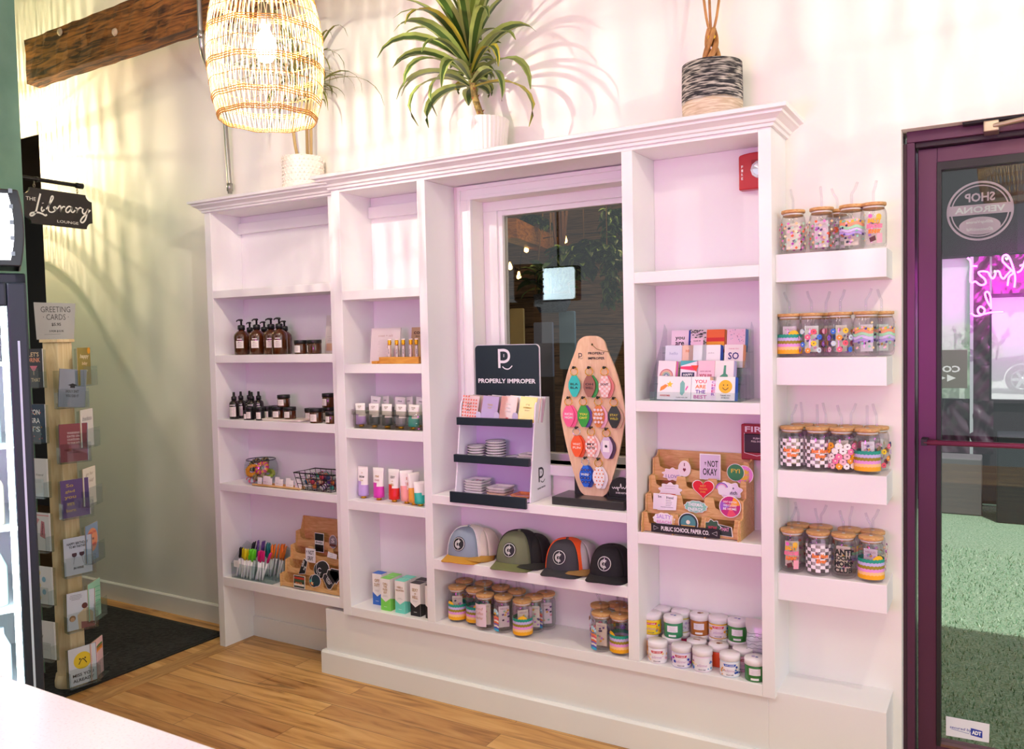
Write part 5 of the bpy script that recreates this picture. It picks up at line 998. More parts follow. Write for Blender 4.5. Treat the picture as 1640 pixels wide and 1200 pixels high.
for k in range(20):
    lay = k//7; x = pbk.x+.03-.075+.026*(k % 7)+rr2.uniform(-.003, .003)+(.008 if lay == 1 else 0); y = -.095+rr2.choice((-.03, 0, .028)); mb = MB(); c = SK[k % 10]; c2 = SK[(k*3+1) % 10]
    for j in range(6): mb.tube([(-.015+.005*j, 0, 0), (-.0105+.005*j, 0, 0)], .0105+.0008*(j % 2), M(c if j % 2 else c2, .9), 10)
    o = mb.build('hair_tie_roll', None, (x, y, z+.016+.021*lay), (0, rr2.uniform(-.4, .4), rr2.uniform(.9, 2.2))); tag(o, 'small %s and %s hair tie roll in the black wire basket, %s layer' % ({'8A2A3A': 'maroon', 'C9A080': 'tan', '3A6A8A': 'blue', 'E9E2D8': 'cream', '6A4A8A': 'purple', 'B03A4A': 'red', '4AA890': 'teal', 'C9743A': 'rust', '2A3A5A': 'navy', 'D5A0B0': 'pink'}[c], {'8A2A3A': 'maroon', 'C9A080': 'tan', '3A6A8A': 'blue', 'E9E2D8': 'cream', '6A4A8A': 'purple', 'B03A4A': 'red', '4AA890': 'teal', 'C9743A': 'rust', '2A3A5A': 'navy', 'D5A0B0': 'pink'}[c2], ('bottom', 'middle', 'top')[lay]), 'hair tie', 'rolled hair ties in the black wire basket')
# pen holder
z = .3429
ph = AY(422, 900, -.1); pen0 = thing('acrylic_pen_holder', 'clear curved-sided acrylic tray packed with pens at the left of the fifth shelf', 'holder', (ph.x, -.105, z)); mb = MB(); PW = .27
side = [(-.07, 0), (.06, 0)]+[(.06+.03*math.sin(t)*0-.0+.012*math.sin(t), .13*math.sin(t/2)) for t in (1, 2, 3)]+[(.03, .155), (-.01, .13), (-.045, .095), (-.07, .07)]
for s in (-1, 0, 1): mb.prism(side, s*PW/2-.0012, s*PW/2+.0012, ACR, 'x')
mb.box(-PW/2, PW/2, -.0712, -.069, 0, .07, ACR); mb.box(-PW/2, PW/2, -.07, .06, 0, .002, ACR); mb.box(-PW/2, PW/2, -.02, -.018, 0, .10, ACR); mb.box(-PW/2, PW/2, .058, .06, 0, .13, ACR); mb.build('tray_body', pen0, fix=False)
a = Art(); a.rect(-.018, .018, 0, .032, 'F2F0EC'); a.lines(0, .024, .026, 4, .006, '8A8A8A', .0008); a.flat('price_tag', pen0, loc=(-.095, -.074, .055))
def pen(x, y, c, cn, lx, ly, L=.135):
    o = thing('pen', 'clear pen with %s in the acrylic pen holder' % cn, 'pen', (x, y, z+.003), 0, 'pens with %s in the acrylic holder' % cn); o.rotation_euler = (ly, lx, 0)
    MB().lathe([(0, 0), (.0012, 0), (.0045, .012), (.0045, .085), (0, .085)], M('F0EEF0', .3), 8).build('barrel', o); MB().lathe([(.0040, .088), (.0040, .125), (.003, L), (0, L)], M(c, .4), 8).box(-.0012, .0012, -.0075, -.005, .095, L-.004, M(c, .4)).build('cap', o)
rp = random.Random(9)
for (x0, x1, y, n, c, cn) in ((-.125, -.095, -.045, 3, '1A1A1E', 'black cap'), (-.09, -.055, -.045, 7, 'E3D21E', 'yellow cap'), (-.045, -.01, -.045, 8, '6ADB2A', 'lime green cap'), (.005, .05, -.045, 8, 'D81E78', 'magenta cap'), (.02, .10, .02, 8, 'F5822A', 'orange cap'), (-.03, .02, .02, 6, '1A7A80', 'teal cap'), (-.09, -.05, .02, 5, '6A4A94', 'purple cap'), (-.125, -.10, .01, 3, '24242A', 'charcoal cap')):
    for k in range(n):
        x = pen0.location.x+x0+(x1-x0)*(k+.5)/n*1.1; pen(x, -.105+y+rp.uniform(-.012, .012)+(-.01 if y < 0 else 0), c, cn, rp.uniform(.0, .34), rp.uniform(-.18, -.0), .138 if y < 0 else .158)
# stepped wooden sticker displays
def arch_tier(mb, w, z0, z1, y, notch, mt, n=3):
    """front board of one tier with rounded scoops cut into its top edge"""
    pts = [(-w/2, z0), (w/2, z0), (w/2, z1-.002), (w/2-.012, z1)]
    cw = w/n
    for k in range(n-1, -1, -1):
        c = -w/2+cw*(k+.5); hw = cw*.5-.02 if n > 1 else w*.3
        pts += [(c+hw+.006, z1)]+[(c+hw*math.cos(t), z1-notch+notch*.0-(.008*math.sin(t))) for t in (0, PI/4, PI/2, .75*PI, PI)]+[(c-hw-.006, z1)]
    pts += [(-w/2+.012, z1), (-w/2, z1-.002)]; mb.prism(pts, y, y+.003, mt)
def sticker(name, lab, x, y, z, art, col, pts, grp, rz=0, tilt=-.04, t=.0012, white='F6F2F4'):
    o = thing(name, lab, 'sticker', (x, y, z), rz, grp); o.rotation_euler = (tilt, 0, rz); MB().prism([(p_[0]*1.07, (p_[1]-.025)*1.07+.025) for p_ in pts], .0, t, M(white, .35)).build('backing', o); a = Art(); a.poly(pts, col, .3)
    if art: a.items += [(i[0], i[1], i[2], i[3]+1, i[4]) for i in art.items]; a.n += art.n
    a.flat('print', o); return o
def display_rack(name, lab, x, y, z, w, dep, tiers, h0, step, rise, banner=None, backh=None):
    t = thing(name, lab, 'display stand', (x, y, z), 0); mb = MB()
    backh = backh or h0+rise*tiers
    prof = [(-dep/2, 0), (dep/2, 0), (dep/2, backh)]+[(dep/2-.008, backh)]
    for k in range(tiers-1, -1, -1): prof += [(-dep/2+step*(k+1)-.004, h0+rise*k), (-dep/2+step*k, h0+rise*k-.004)]
    for s in (-1, 1): MB().prism(prof, s*(w/2)-.0025, s*(w/2)+.0025, AW, 'x').build('side_panel', t)
    for k in range(tiers):
        q = MB(); arch_tier(q, w-.005, .004+rise*k*.9, h0+rise*k, -dep/2+step*k+.004, .032 if k else h0*.55, AW); q.build('tier_board', t)
    q = MB(); q.box(-w/2, w/2, dep/2-.004, dep/2, .0, backh, AW); q.build('back_board', t)
    q = MB(); q.box(-w/2, w/2, -dep/2+.006, dep/2-.004, .002, .006, AW); q.build('base_board', t)
    return t
# ================================================================ more products
random.seed(42)
def circ_pts(r, cx=0, cy=0, n=20): return circ(r, n, cx, cy)
# left sticker display (fifth shelf of the narrow unit)
z = .3429; p0, p1 = AY(450, 940, -.17), AY(556, 960, -.17); wL = -2.468-p0.x
LX = p0.x+wL/2
display_rack('sticker_display', 'stepped wooden sticker display with black logo stickers at the right of the fifth shelf', LX, -.09, z, wL, .165, 4, .062, .036, .058)
GS = 'stickers in the left wooden display'
def tier_xyz(cx, y0, dep, step, h0, rise, k): return -dep/2+step*k+y0
def logo_c(a, r, col='E9E9E9'):
    a.stroke([(r*.62*math.cos(t), .025+r*.62*math.sin(t)) for t in [.5+(2*PI-1)*i/16 for i in range(17)]], r*.09, col); a.rect(-r*.04, r*.04, .025-r*.75, .025+r*.75, col); a.stroke([(r*.33*math.cos(t), .025+r*.33*math.sin(t)) for t in [.7+(2*PI-1.4)*i/12 for i in range(13)]], r*.09, col); return a
def tri(col): return col
x0 = LX-wL/2; yb = -.09-.0825
def LS(u, v, tier, lab, art, col, pts, rz=0.0, **k):
    y = yb+.036*tier-.0035; p = AY(u, v, y); sticker('sticker', lab, p.x, y, p.z-.025, art, col, pts, GS, rz, **k)
CI = lambda r: circ(r, 24, 0, .025)
a = Art(); a.rect(-.026, .026, .012, .030, 'F0F0F0'); a.text('Brooklyn', 0, .021, .012, '1A1A1A', .042, shear=.3)
LS(511, 868, 3, 'tall black and white sticker with script, top row left in the left wooden display', a, '1C1C20', [(-.026, -.02), (.026, -.02), (.026, .062), (-.026, .062)])
a = Art(); a.text('S', 0, .03, .02, 'E0E0E0', .02); a.rect(-.02, .02, .004, .014, '6A3A34'); LS(533, 868, 3, 'grey and maroon rounded sticker, top row right in the left wooden display', a, '8A8488', [(x*1.0, y*1.3-.008) for x, y in CI(.022)])
a = Art(); a.text('NOT', .004, .044, .02, '1A1A1A', .034); a.text('OKAY', 0, .018, .02, '1A1A1A', .036); a.text('I AM', -.022, .045, .006, '1A1A1A', .012, rot=1.57); LS(497, 892, 2, 'white sticker reading Not Okay in black, in the left wooden display', a, 'F0F0F0', [(-.028, 0), (.028, 0), (.028, .06), (-.028, .06)])
for dx in (.014, .009, .004): LS(514.5+dx*220, 912-dx*60, 1, 'round black ring sticker fanned behind the C logo one, %s copy' % {.014: 'rearmost', .009: 'middle', .004: 'foremost'}[dx], None, '2A2A2E', CI(.034), tilt=-.03)
LS(512, 914, 1, 'round black sticker with a white C logo, largest in the left wooden display', logo_c(Art(), .033), '18181B', CI(.034))
a = Art(); a.lines(0, .03, .03, 3, .008, '8A8A8A'); LS(531, 888, 2, 'small white banner sticker at the right of the second row down, left display', a, 'EDEDED', [(-.026, .01), (.026, .006), (.028, .026), (-.02, .034)])
a = Art(); a.text('adult', 0, .04, .014, 'E0E0E0', .03, rot=1.2); a.text('ing', .01, .02, .014, 'E0E0E0', .02, rot=1.2); LS(485, 908, 1, 'black torn-edge sticker with white script, third row in the left display', a, '1C1C20', [(-.026, -.01), (.012, -.004), (.026, .05), (.008, .062), (-.01, .03)])
a = Art(); a.rect(-.030, .030, .030, .040, 'B83A2A'); a.rect(-.030, .030, .020, .028, '3A5A3A'); a.rect(-.03, .03, .0, .01, 'E8E0D0'); a.text('PEACE', -.002, .012, .010, 'E88A4A', .04); LS(479, 930, 0, 'rectangular red and green camp sticker at the front left of the left display', a, '2E3A30', [(-.032, -.008), (.032, -.008), (.032, .045), (-.032, .045)])
a = Art(); a.poly(circ(.012, 14, -.006, .018), 'F0903A'); a.stroke([(-.02, .02), (0, .04), (.016, .03)], .01, '3AB0B0'); a.stroke([(-.01, .01), (.012, .035)], .006, 'E8D0A0'); LS(502, 931, 0, 'round navy sticker with orange and teal waves, front middle of the left display', a, '24303C', CI(.026))
LS(506, 930, 0, 'round sticker peeking behind the orange and teal one', None, '1E3A44', CI(.026), tilt=.0)
for dx in (10, 5): LS(528+dx, 926-dx*.4, 0, 'black triangular sticker %s behind the front C logo one' % {10: 'farthest', 5: 'directly'}[dx], None, '242428', [(-.035, .03), (0, -.012), (.035, .028), (.028, .05), (-.026, .052)], tilt=.0)
LS(527, 930, 0, 'black rounded triangle sticker with the C logo, front right of the left display', logo_c(Art(), .024), '2A2A2E', [(-.037, .03), (-.008, -.012), (.008, -.012), (.037, .03), (.03, .048), (0, .056), (-.03, .048)])
# ---- second bay: info cards and lip gloss
z = 1.3572
q0, q1 = AY(590, 582, -.13), AY(635, 519, -.13); a = Art(); a.text('coast + salt', 0, .105*1.12, .010, 'B8948A', .078, bold=0); a.lines(-.012, .098, .06, 12, .006, 'A89A98', .0008); a.stroke([(.02, .09), (.012, .07), (.022, .06)], .0015, 'B06A50'); a.disc(.022, .058, .004, 'C98A5A'); a.disc(.032, .088, .003, 'B06A50'); a.rect(-.045, .045, .002, .008, 'F0C8EC')
card_stand('info_card', 'pale pink coast and salt card in a clear stand, second bay', (q0.x+q1.x)/2, -.12, z, q1.x-q0.x, .150, 'DCCFD0', a)
q0, q1 = AY(652, 560, -.06), AY(695, 518, -.06); a = Art(); a.text('coast', .0, .128, .014, '3A2A22', .07); a.text('SMALL BATCH', 0, .112, .006, '3A2A22', .05)
card_stand('kraft_card', 'brown kraft coast card behind the lip gloss tubes', (q0.x+q1.x)/2-.006, -.065, z, .095, .150, 'C2A27C', a, t=.004)
q0, q1 = AY(612, 580, -.15), AY(672.5, 580, -.15); lgx = (q0.x+q1.x)/2+.005
lg = thing('lip_gloss_tray', 'golden wooden block tray holding a row of gold-capped lip glosses', 'tray', (lgx, -.15, z)); MB().box(-.105, .100, -.018, .028, 0, .028, woodmat('gold_wood', 'D08E34', 'E4A94E', (3, 20, 20), .45, .05)).build('block', lg, bevel=.002); MB().box(-.135, -.105, -.03, .03, 0, .012, woodmat('gold_wood', 'D08E34', 'E4A94E')).build('front_step', lg, bevel=.002)
for k, (u, c, cn) in enumerate(((624, 'D9B8B0', 'pale pink'), (635.5, '8A3A2E', 'brick red'), (646, '7A2A2A', 'deep red'), (658, 'C9A49C', 'soft beige'), (667, '6A2E34', 'plum'))):
    x = AY(u, 560, -.152).x; t = thing('lip_gloss', '%s lip gloss tube with gold cap, %s in the wooden block' % (cn, ('first', 'second', 'third', 'fourth', 'fifth')[k]), 'lip gloss', (x, -.152, z+.024), 0, 'lip gloss tubes in the wooden tray')
    MB().lathe([(0, 0), (.0068, .0), (.0068, .052), (0, .052)], M(c, .15, coat=.8), 14).build('tube', t); MB().lathe([(.0075, .053), (.0078, .054), (.0078, .072), (.0072, .073), (0, .073)], M('F0B020', .25, metal=.7), 14).build('cap', t)
    a = Art(); a.rect(-.005, .005, .002, .05, 'F0EAE6'); a.text('balm', 0, .026, .005, '6A5A58', .02, rot=1.57); put('label', a.mesh('label', lambda uu, vv, n: ((.0071+.0001*n)*math.cos(-PI/2+uu/.0071), (.0071+.0001*n)*math.sin(-PI/2+uu/.0071), vv)), t, (0, 0, 0), (0, 0, .5 if k in (1, 2, 4) else 0)); 
    MB().box(-.014, .001, .009, .011, 0, .078, M('F2EAE6', .5)).build('card_behind', t)
# ---- clear bin of hand creams (third compartment)
def tube_mesh(c_top, c_bot, h=.115, w=.022, cap='D9A92E', pattern=None):
    mb = MB(); n = 24; lv = []
    for i in range(9):
        t = i/8; z_ = .012+(h-.012)*t; rx = w*(.86+.14*t); ry = w*.78*(1-t)**.8+.0012; lv.append((rx, ry, z_))
    vs = [(rx*math.cos(2*PI*k/n), ry*math.sin(2*PI*k/n), z_) for rx, ry, z_ in lv for k in range(n)]
    def f(i): return [(i*n+k, i*n+(k+1) % n, (i+1)*n+(k+1) % n, (i+1)*n+k) for k in range(n)]
    up = []; lo = []
    for i in range(8): (lo if i < 3 else up).extend(f(i))
    # chevron boundary between the two colours
    for k in range(n):
        a_ = 2*PI*k/n; q = (3*n+k, 3*n+(k+1) % n, 4*n+(k+1) % n, 4*n+k)
        if math.cos(a_) < -.1 or (math.sin(a_) > 0): 
            if q in up: up.remove(q); lo.append(q)
    up.append(tuple(8*n+k for k in range(n))); lo.append(tuple(n-1-k for k in range(n)))
    mb.add(vs, up, M(c_top, .35), None, True); mb.add(vs, lo, M(c_bot, .35), None, True); mb.lathe([(.0, 0), (.011, 0), (.0115, .012), (0, .0125)], M(cap, .2, metal=.8), 20); return mb
def cream(name, lab, x, y, z, cb, grp, words=(), h=.115, w=.0215, rz=0, tilt=0, lean=0, pattern=None):
    t = thing(name, lab, 'cream tube', (x, y, z), rz, grp); t.rotation_euler = (tilt, lean, rz); me = tube_mesh('F4EFEA', cb, h, w)
    me.build('tube', t); a = Art()
    for k, (s, zz, hh, ww, c) in enumerate(words): a.text(s, 0, h*zz, hh, c, ww)
    if pattern: a.items += pattern
    def fm(u, v, n):
        t_ = max(0, min(1, (v-.012)/(h-.012))); rx = w*(.86+.14*t_); ry = w*.78*(1-t_)**.8+.0012; ang = -PI/2+u/(rx*1.05); return (rx*math.cos(ang)*1.01, ry*math.sin(ang)-.0006-.0001*n, v)
    put('print', a.mesh('print', fm), t)
    return t
z = .7812; GCR = 'hand cream tubes standing on the fourth compartment shelf'
GLD = 'C09A4A'
for u, y, cb, nm, words, h, rz in ((583, -.14, 'BFA3DC', 'lavender-bottomed hand cream tube reading The Dream Cream, leftmost standing', (('THE', .80, .005, .008, GLD), ('DREAM', .68, .009, .030, '3A3A34'), ('CREAM', .57, .005, .018, GLD)), .137, .0), (607.5, -.145, 'D93AB0', 'magenta-bottomed hand cream tube, second standing', (('PINK', .74, .008, .022, GLD), ('POWER', .62, .008, .026, 'C98A8A')), .137, .05), (632, -.15, 'E0241E', 'red-bottomed Sexy As Hell hand cream tube, third standing', (('SEXY', .76, .010, .024, '3A3A34'), ('AS', .64, .005, .008, GLD), ('HELL', .54, .009, .020, GLD)), .137, .05),
                               (652, -.155, 'F2A49A', 'salmon-bottomed hand cream tube turned sideways, fourth standing', (('I', .76, .012, .004, 'D9A08A'), ('TUBE', .6, .012, .015, 'D9A08A')), .137, .75), (664, -.165, 'F2A83A', 'orange-bottomed hand cream tube seen edge on, fifth standing', (), .132, 1.25), (673.5, -.175, '2EB8A8', 'teal-bottomed hand cream tube at the right end by the divider', (), .100, 1.1)):
    x = AY(u, 810, y).x; cream('hand_cream_tube', nm, x, y, z, cb, GCR, words, h=h*1.0, rz=rz, w=.028)
z = 1.0866; q0, q1 = AY(562, 690, -.175), AY(680, 690, -.175); bw_ = -1.984-q0.x; bx_ = q0.x+bw_/2
bn = thing('clear_bin', 'clear rounded plastic bin full of hand cream tubes, third compartment of the second bay', 'bin', (bx_, -.105, z)); mb = MB()
def rim(w, d, r, z0, z1, th, mt): 
    o_ = rrect(w, d, r, 6); i_ = rrect(w-2*th, d-2*th, r-th, 6); n = len(o_); vs = [(a_, b_, z_) for z_ in (z0, z1) for a_, b_ in o_]+[(a_, b_, z_) for z_ in (z0, z1) for a_, b_ in i_]
    mb.add(vs, [(k, (k+1) % n, n+(k+1) % n, n+k) for k in range(n)]+[(2*n+k, 3*n+k, 3*n+(k+1) % n, 2*n+(k+1) % n) for k in range(n)]+[(n+k, n+(k+1) % n, 3*n+(k+1) % n, 3*n+k) for k in range(n)], mt, None, True)
FR = glass('frosted', 'F4F3F1', 1.45)
rim(bw_, .175, .05, .002, .060, .002, FR); mb.prism(rrect(bw_-.01, .165, .045, 6), 0, .002, FR, 'z'); mb.build('bin_body', bn, fix=False); mb = MB(); rim(bw_+.008, .183, .054, .056, .078, .004, glass('frost2', 'E6E4E2', 2.2)); mb.build('rim', bn, fix=False)
GB2 = 'hand cream tubes in the clear bin'; CB = (('BFA3DC', 'lavender'), ('4A5250', 'charcoal'), ('4A5250', 'slate grey'), ('8A8A90', 'dotted grey'), ('4FB8A4', 'teal'))
dots = lambda: [(circ(.0011, 6, -.018+.0042*(i % 9)+.002*((i//9) % 2), .022+.005*(i//9)), [(0, 1, 2, 3, 4, 5)], 'E9E9E9', 1, .4) for i in range(45)]
for k, u in enumerate((579, 600, 620, 642, 662)):
    x = AY(u, 670, -.155).x; cream('hand_cream_tube', '%s-bottomed hand cream tube at the front of the clear bin' % CB[k][1], x, -.155, z+.003, CB[k][0], GB2, (('HAND CREAM', .88, .005, .020, '8A7A50'), ('24/7', .82, .004, .012, '8A7A50')), h=.100, w=.027, lean=.03*(k-2), pattern=dots() if k == 3 else None)
for k, (u, c) in enumerate(((597, 'A8A0C0'), (616, '9A9AA4'), (636, '8E98A8'), (654, 'A8A8B0'), (670, '8A9AA0'), (683, '9A9298'))):
    x = AY(u, 640, -.085).x; cream('hand_cream_tube', 'hand cream tube in the back row of the clear bin, %s from the left' % ('first', 'second', 'third', 'fourth', 'fifth', 'last')[k], x, -.085+.02*(k % 2), z+.003, c, GB2, (('CREAM', .86, .005, .020, '5A5A60'),), h=.125, w=.023, lean=.12*((-1)**k), rz=.3*((-1)**k), pattern=dots() if k % 2 else None)
# ---- boxed creams (bottom compartment of the second bay)
z = .3234
def cbox(u, y, c, cn, words, lab, w=.050, d=.040, h=.135):
    x = AY(u, 960, y).x; t = thing('boxed_cream', lab, 'box', (x, y, z), 0, 'boxed hand creams in the bottom compartment'); MB().box(-w/2, w/2, 0, d, 0, h, M('F3EFEA', .5)).build('carton', t, bevel=.0006)
    MB().box(-w/2-.0002, w/2+.0002, -.0002, d+.0002, h-.0006, h+.0004, M(c, .45)).build('top_flap', t)
    a = Art(); a.poly([(-w/2, 0), (w/2, 0), (w/2, h*.40), (0, h*.27), (-w/2, h*.40)], c); 
    for s, zz, hh, ww in words: a.text(s, 0, zz*h, hh, 'B08A4A' if words else 'B08A4A', ww)
    a.lines(0, h*.47, .03, 2, .004, '8A8A8A', .0007); a.rect(-.008, .008, h*.12, h*.13, 'F3EFEA'); a.flat('print', t)
    b = Art(); b.poly([(0, 0), (d, 0), (d, h*.3), (0, h*.40)], c); b.flat('side_print', t, X=None, rot=(0, 0, PI/2), loc=(w/2, 0, 0)); return x
BK_ = -.080
cbox(604.5, -.135, '2E6AC8', 'blue', (('OFF', .78, .013, .026), ('DUTY', .64, .013, .030)), 'white cream box with cobalt blue band reading Off Duty, set back at the left')
cbox(617.5, -.178, '7ED957', 'lime', (('CHILL', .84, .009, .026), ('THE', .75, .009, .018), ('FUCK', .66, .009, .024), ('OUT', .57, .009, .018)), 'white cream box with lime green band at the front left')
cbox(640.5, -.178, '6FD9C4', 'mint', (('I NEED A', .80, .008, .032), ('VACATION', .71, .008, .042)), 'white cream box with mint band reading I Need A Vacation')
cbox(665, -.178, '1A1A1E', 'black', (('SEXY', .80, .013, .030), ('AS', .69, .007, .009), ('HELL', .58, .013, .028)), 'white cream box with black band reading Sexy As Hell, front row right')
cbox(689, -.178, '1A1A1E', 'black', (), 'white cream box with black band half behind the divider')
cbox(628, -.132, '7ED957', 'lime', (), 'lime-topped cream box in the back row behind the front lime one'); cbox(651, -.132, '6FD9C4', 'mint', (), 'mint-topped cream box in the back row behind the vacation box'); cbox(674, -.132, '1A1A1E', 'black', (), 'black-topped cream box in the back row behind the black-banded one')
# ================================================================ tiered gift display with black header
z = .8384; LAV = M('D9CFEA', .5); LAW = M('EDE9F2', .45); HDR = M('1C2630', .35)
g0, g1 = AY(724, 803, -.185), AY(858, 806, -.185)
gd = thing('tiered_display', 'lavender three-tier countertop display with black header beside the window', 'display stand', ((g0.x+g1.x)/2, -.1925, z), 0); gw = .335; GX = gd.location.x
SP = [(0, 0), (.150, 0), (.150, .36), (.118, .375), (.085, .375)]
for s in (-1, 1): MB().prism([(0, 0), (.165, 0), (.165, .385), (.075, .385), (.055, .36)], s*gw/2-.003, s*gw/2+.003, LAW, 'x').build('side_panel', gd, bevel=.001)
MB().box(-gw/2+.003, gw/2-.003, .159, .165, 0, .385, LAV).build('back_panel', gd)
for k, (zz, yf) in enumerate(((.004, .0), (.146, .018), (.290, .038))):
    MB().box(-gw/2+.003, gw/2-.003, yf+.004 if k else -.0135, .159, zz, zz+.004, LAV).build('tier_shelf', gd); MB().box(-gw/2-.010+.004*k, gw/2-.004, yf-.014 if k else -.0235, yf+.003 if k else -.0135, zz-(.012 if k else .024), zz+.018, HDR).build('shelf_lip', gd, bevel=.001)
hz = AY(800, 552, -.05).z-z
MB().prism(rrect(gw*.88, hz-.33, .018, 6, 0, (hz+.33)/2), .135, .141, M('E9E6EE', .4)).build('header_backing', gd)
MB().prism(rrect(gw*.88-.006, hz-.335, .016, 6, 0, (hz+.33)/2), .131, .135, HDR).build('header', gd)
def pmono(a, cx, cy, s, col):
    a.rect(cx-.36*s, cx-.22*s, cy-.5*s, cy+.5*s, col)
    a.stroke([(cx-.22*s, cy+.43*s), (cx+.05*s, cy+.43*s), (cx+.25*s, cy+.33*s), (cx+.31*s, cy+.13*s), (cx+.25*s, cy-.06*s), (cx+.05*s, cy-.17*s), (cx-.22*s, cy-.17*s)], .14*s, col); a.rect(cx-.02*s, cx+.02*s, cy+.07*s, cy+.23*s, col)
    a.stroke([(cx-.10*s, cy-.42*s), (cx+.08*s, cy-.54*s), (cx+.30*s, cy-.54*s), (cx+.50*s, cy-.38*s)], .055*s, col)
a = Art(); pmono(a, -.01, hz-.055, .075, 'EDE9F0'); a.text('PROPERLY IMPROPER', 0, .446, .018, 'F2F0F4', .262, bold=.03); a.flat('lettering', gd, loc=(0, .131, 0))
a = Art(); pmono(a, 0, .095, .055, '23262E'); a.text('PROPERLY IMPROPER', 0, .045, .006, '23262E', .062, bold=.02, rot=.06); a.flat('side_lettering', gd, loc=(gw/2+.003, .085, 0), rot=(0, 0, PI/2))
for k in range(3): MB().prism([(-.012, 0), (.012, 0), (.012, .028), (.006, .036), (-.006, .036), (-.012, .028)], .0, .003, LAV).build('pocket_divider', gd, (-gw/2+gw*(k+1)/4, .048, .294))
# pouches/notebooks in the top tier
for k, (c, cn, words, pk) in enumerate((('F4DCDD', 'strawberry patterned', (('DON\'T', .052, .007, .022, '2A2226'), ('BE A', .040, .006, .014, '2A2226'), ('DICK', .028, .006, .018, '2A2226')), 1), ('C5B2DC', 'lavender', (('THANKS', .052, .006, .024, 'D9B84A'), ('A LOT', .040, .006, .018, 'D9B84A')), 0), ('D99E8E', 'dusty pink', (('your', .055, .008, .022, 'F4ECE8'), ('vibe', .042, .008, .022, 'F4ECE8'), ('rocks', .029, .008, .026, 'F4ECE8')), 2), ('F2CE3A', 'yellow', (('IT IS', .055, .006, .016, 'A8862A'), ('A CURRENCY', .044, .006, .036, 'A8862A'), ('OF JOY', .033, .006, .022, 'A8862A')), 0))):
    x = GX-gw/2+gw*(k+.5)/4+(.004 if k else -.002); 
    for j in range(3):
        o = thing('greeting_card', ('%s card in the top tier of the lavender display' % cn) if j == 0 else '%s card spare %s behind the front one, top tier' % (cn, ('', 'directly', 'farthest')[j]), 'greeting card', (x+.006*j, -.1925+.046+.022*j, z+.2945), 0, 'cards in the top tier'); o.rotation_euler = (-.22, .06, 0)
        MB().box(-.036, .036, 0, .003, 0, .098, M(c if j == 0 else ('E9E2EA', 'D9C5B5', 'B8A0A8')[(j+k) % 3], .35, coat=.5)).build('card', o)
        if j == 0:
            a = Art(); 
            if pk == 1: [a.disc(-.03+.012*(i % 6), .006+.0125*(i//6), .0038, 'E8705A', 8) for i in range(45)]
            if pk == 2: a.poly([(0, .008), (.005, .014), (.003, .018), (0, .015), (-.003, .018), (-.005, .014)], 'C02A30')
            for s, zz, hh, ww, cc in words: a.text(s, 0, zz+.012, hh, cc, ww)
            a.flat('print', o)
def dish(name, lab, x, y, zz, r, sq=False, h=.010, rim='2A2A30', inner='F2EEEA', grp=None, rz=0, motif=None):
    t = thing(name, lab, 'trinket dish', (x, y, zz), rz, grp)
    if sq:
        mb = MB(); o_ = [(a_*.8, b_*.8) for a_, b_ in rrect(2*r, 2*r, .008, 3)]; p_ = rrect(2*r, 2*r, .008, 3); n = len(p_)
        vs = [(a_, b_, 0) for a_, b_ in o_]+[(a_, b_, h) for a_, b_ in p_]+[(a_*.94, b_*.94, h) for a_, b_ in p_]+[(a_*.78, b_*.78, .003) for a_, b_ in p_]
        fs = [tuple(range(n-1, -1, -1))]+[(i*n+k, i*n+(k+1) % n, (i+1)*n+(k+1) % n, (i+1)*n+k) for i in range(3) for k in range(n)]+[tuple(3*n+k for k in range(n))]; mb.add(vs, fs, M(inner, .2, coat=.6))
        mb.build('dish_body', t)
    else: MB().lathe([(0, 0), (r*.7, 0), (r, h*.8), (r, h), (r*.95, h), (r*.66, .003), (0, .003)], M(inner, .2, coat=.6), 32).build('dish_body', t); MB().tube([(r*.975*math.cos(a_), r*.975*math.sin(a_), h) for a_ in [2*PI*k/28 for k in range(28)]], .0012, M(rim, .4), 5, closed=True).build('rim', t)
    if motif:
        rm = random.Random(4); mb = MB(); 
        for i in range(16): mb.lathe([(.006, .0034), (0, .0036)], M(motif[i % len(motif)], .5), 8, Matrix.Translation((rm.uniform(-r, r)*.6, rm.uniform(-r, r)*.6, 0)))
        mb.build('painted_motif', t)
    return t
zt2 = z+.146+.0043; nth = ('bottom', 'second', 'third', 'fourth', 'fifth', 'top')
for k in range(4): dish('round_dish', 'small round trinket dish, %s of the left stack on the middle tier' % nth[k if k < 3 else 5], GX-.118, -.085-.02, zt2+.0105*k, .038, grp='round dishes on the middle tier')
for k in range(6): dish('round_dish', 'larger round trinket dish, %s of the taller stack on the middle tier' % nth[k], GX-.036, -.085-.01, zt2+.0105*k, .041, grp='round dishes on the middle tier')
dish('oval_dish', 'shallow curved dish lying alone in the middle of the middle tier', GX+.045, -.10, zt2, .032, h=.006, inner='E9E6E4')
dish('square_dish', 'lower square dish at the right of the middle tier', GX+.118, -.10, zt2, .040, True, grp='square dishes on the middle tier', inner='F0EAE2'); dish('square_dish', 'upper square dish with dark motif at the right of the middle tier', GX+.122, -.10, zt2+.0105, .038, True, grp='square dishes on the middle tier', inner='F0EAE2', motif=('3A3A40',))
zt3 = z+.004+.0043
for k in range(5): dish('square_dish', 'square trinket dish, %s of the left stack on the bottom tier' % nth[k if k < 4 else 5], GX-.108, -.118, zt3+.0105*k, .043, True, grp='square dishes on the bottom tier', motif=('3A7A4A', 'B03A4A', '2A2A3A') if k == 4 else None)
for k in range(3): dish('square_dish', 'square trinket dish, %s of the middle stack on the bottom tier' % nth[k if k < 2 else 5], GX-.004, -.118, zt3+.0105*k, .044, True, grp='square dishes on the bottom tier', inner='EDE6E0' if k else 'E0B898')
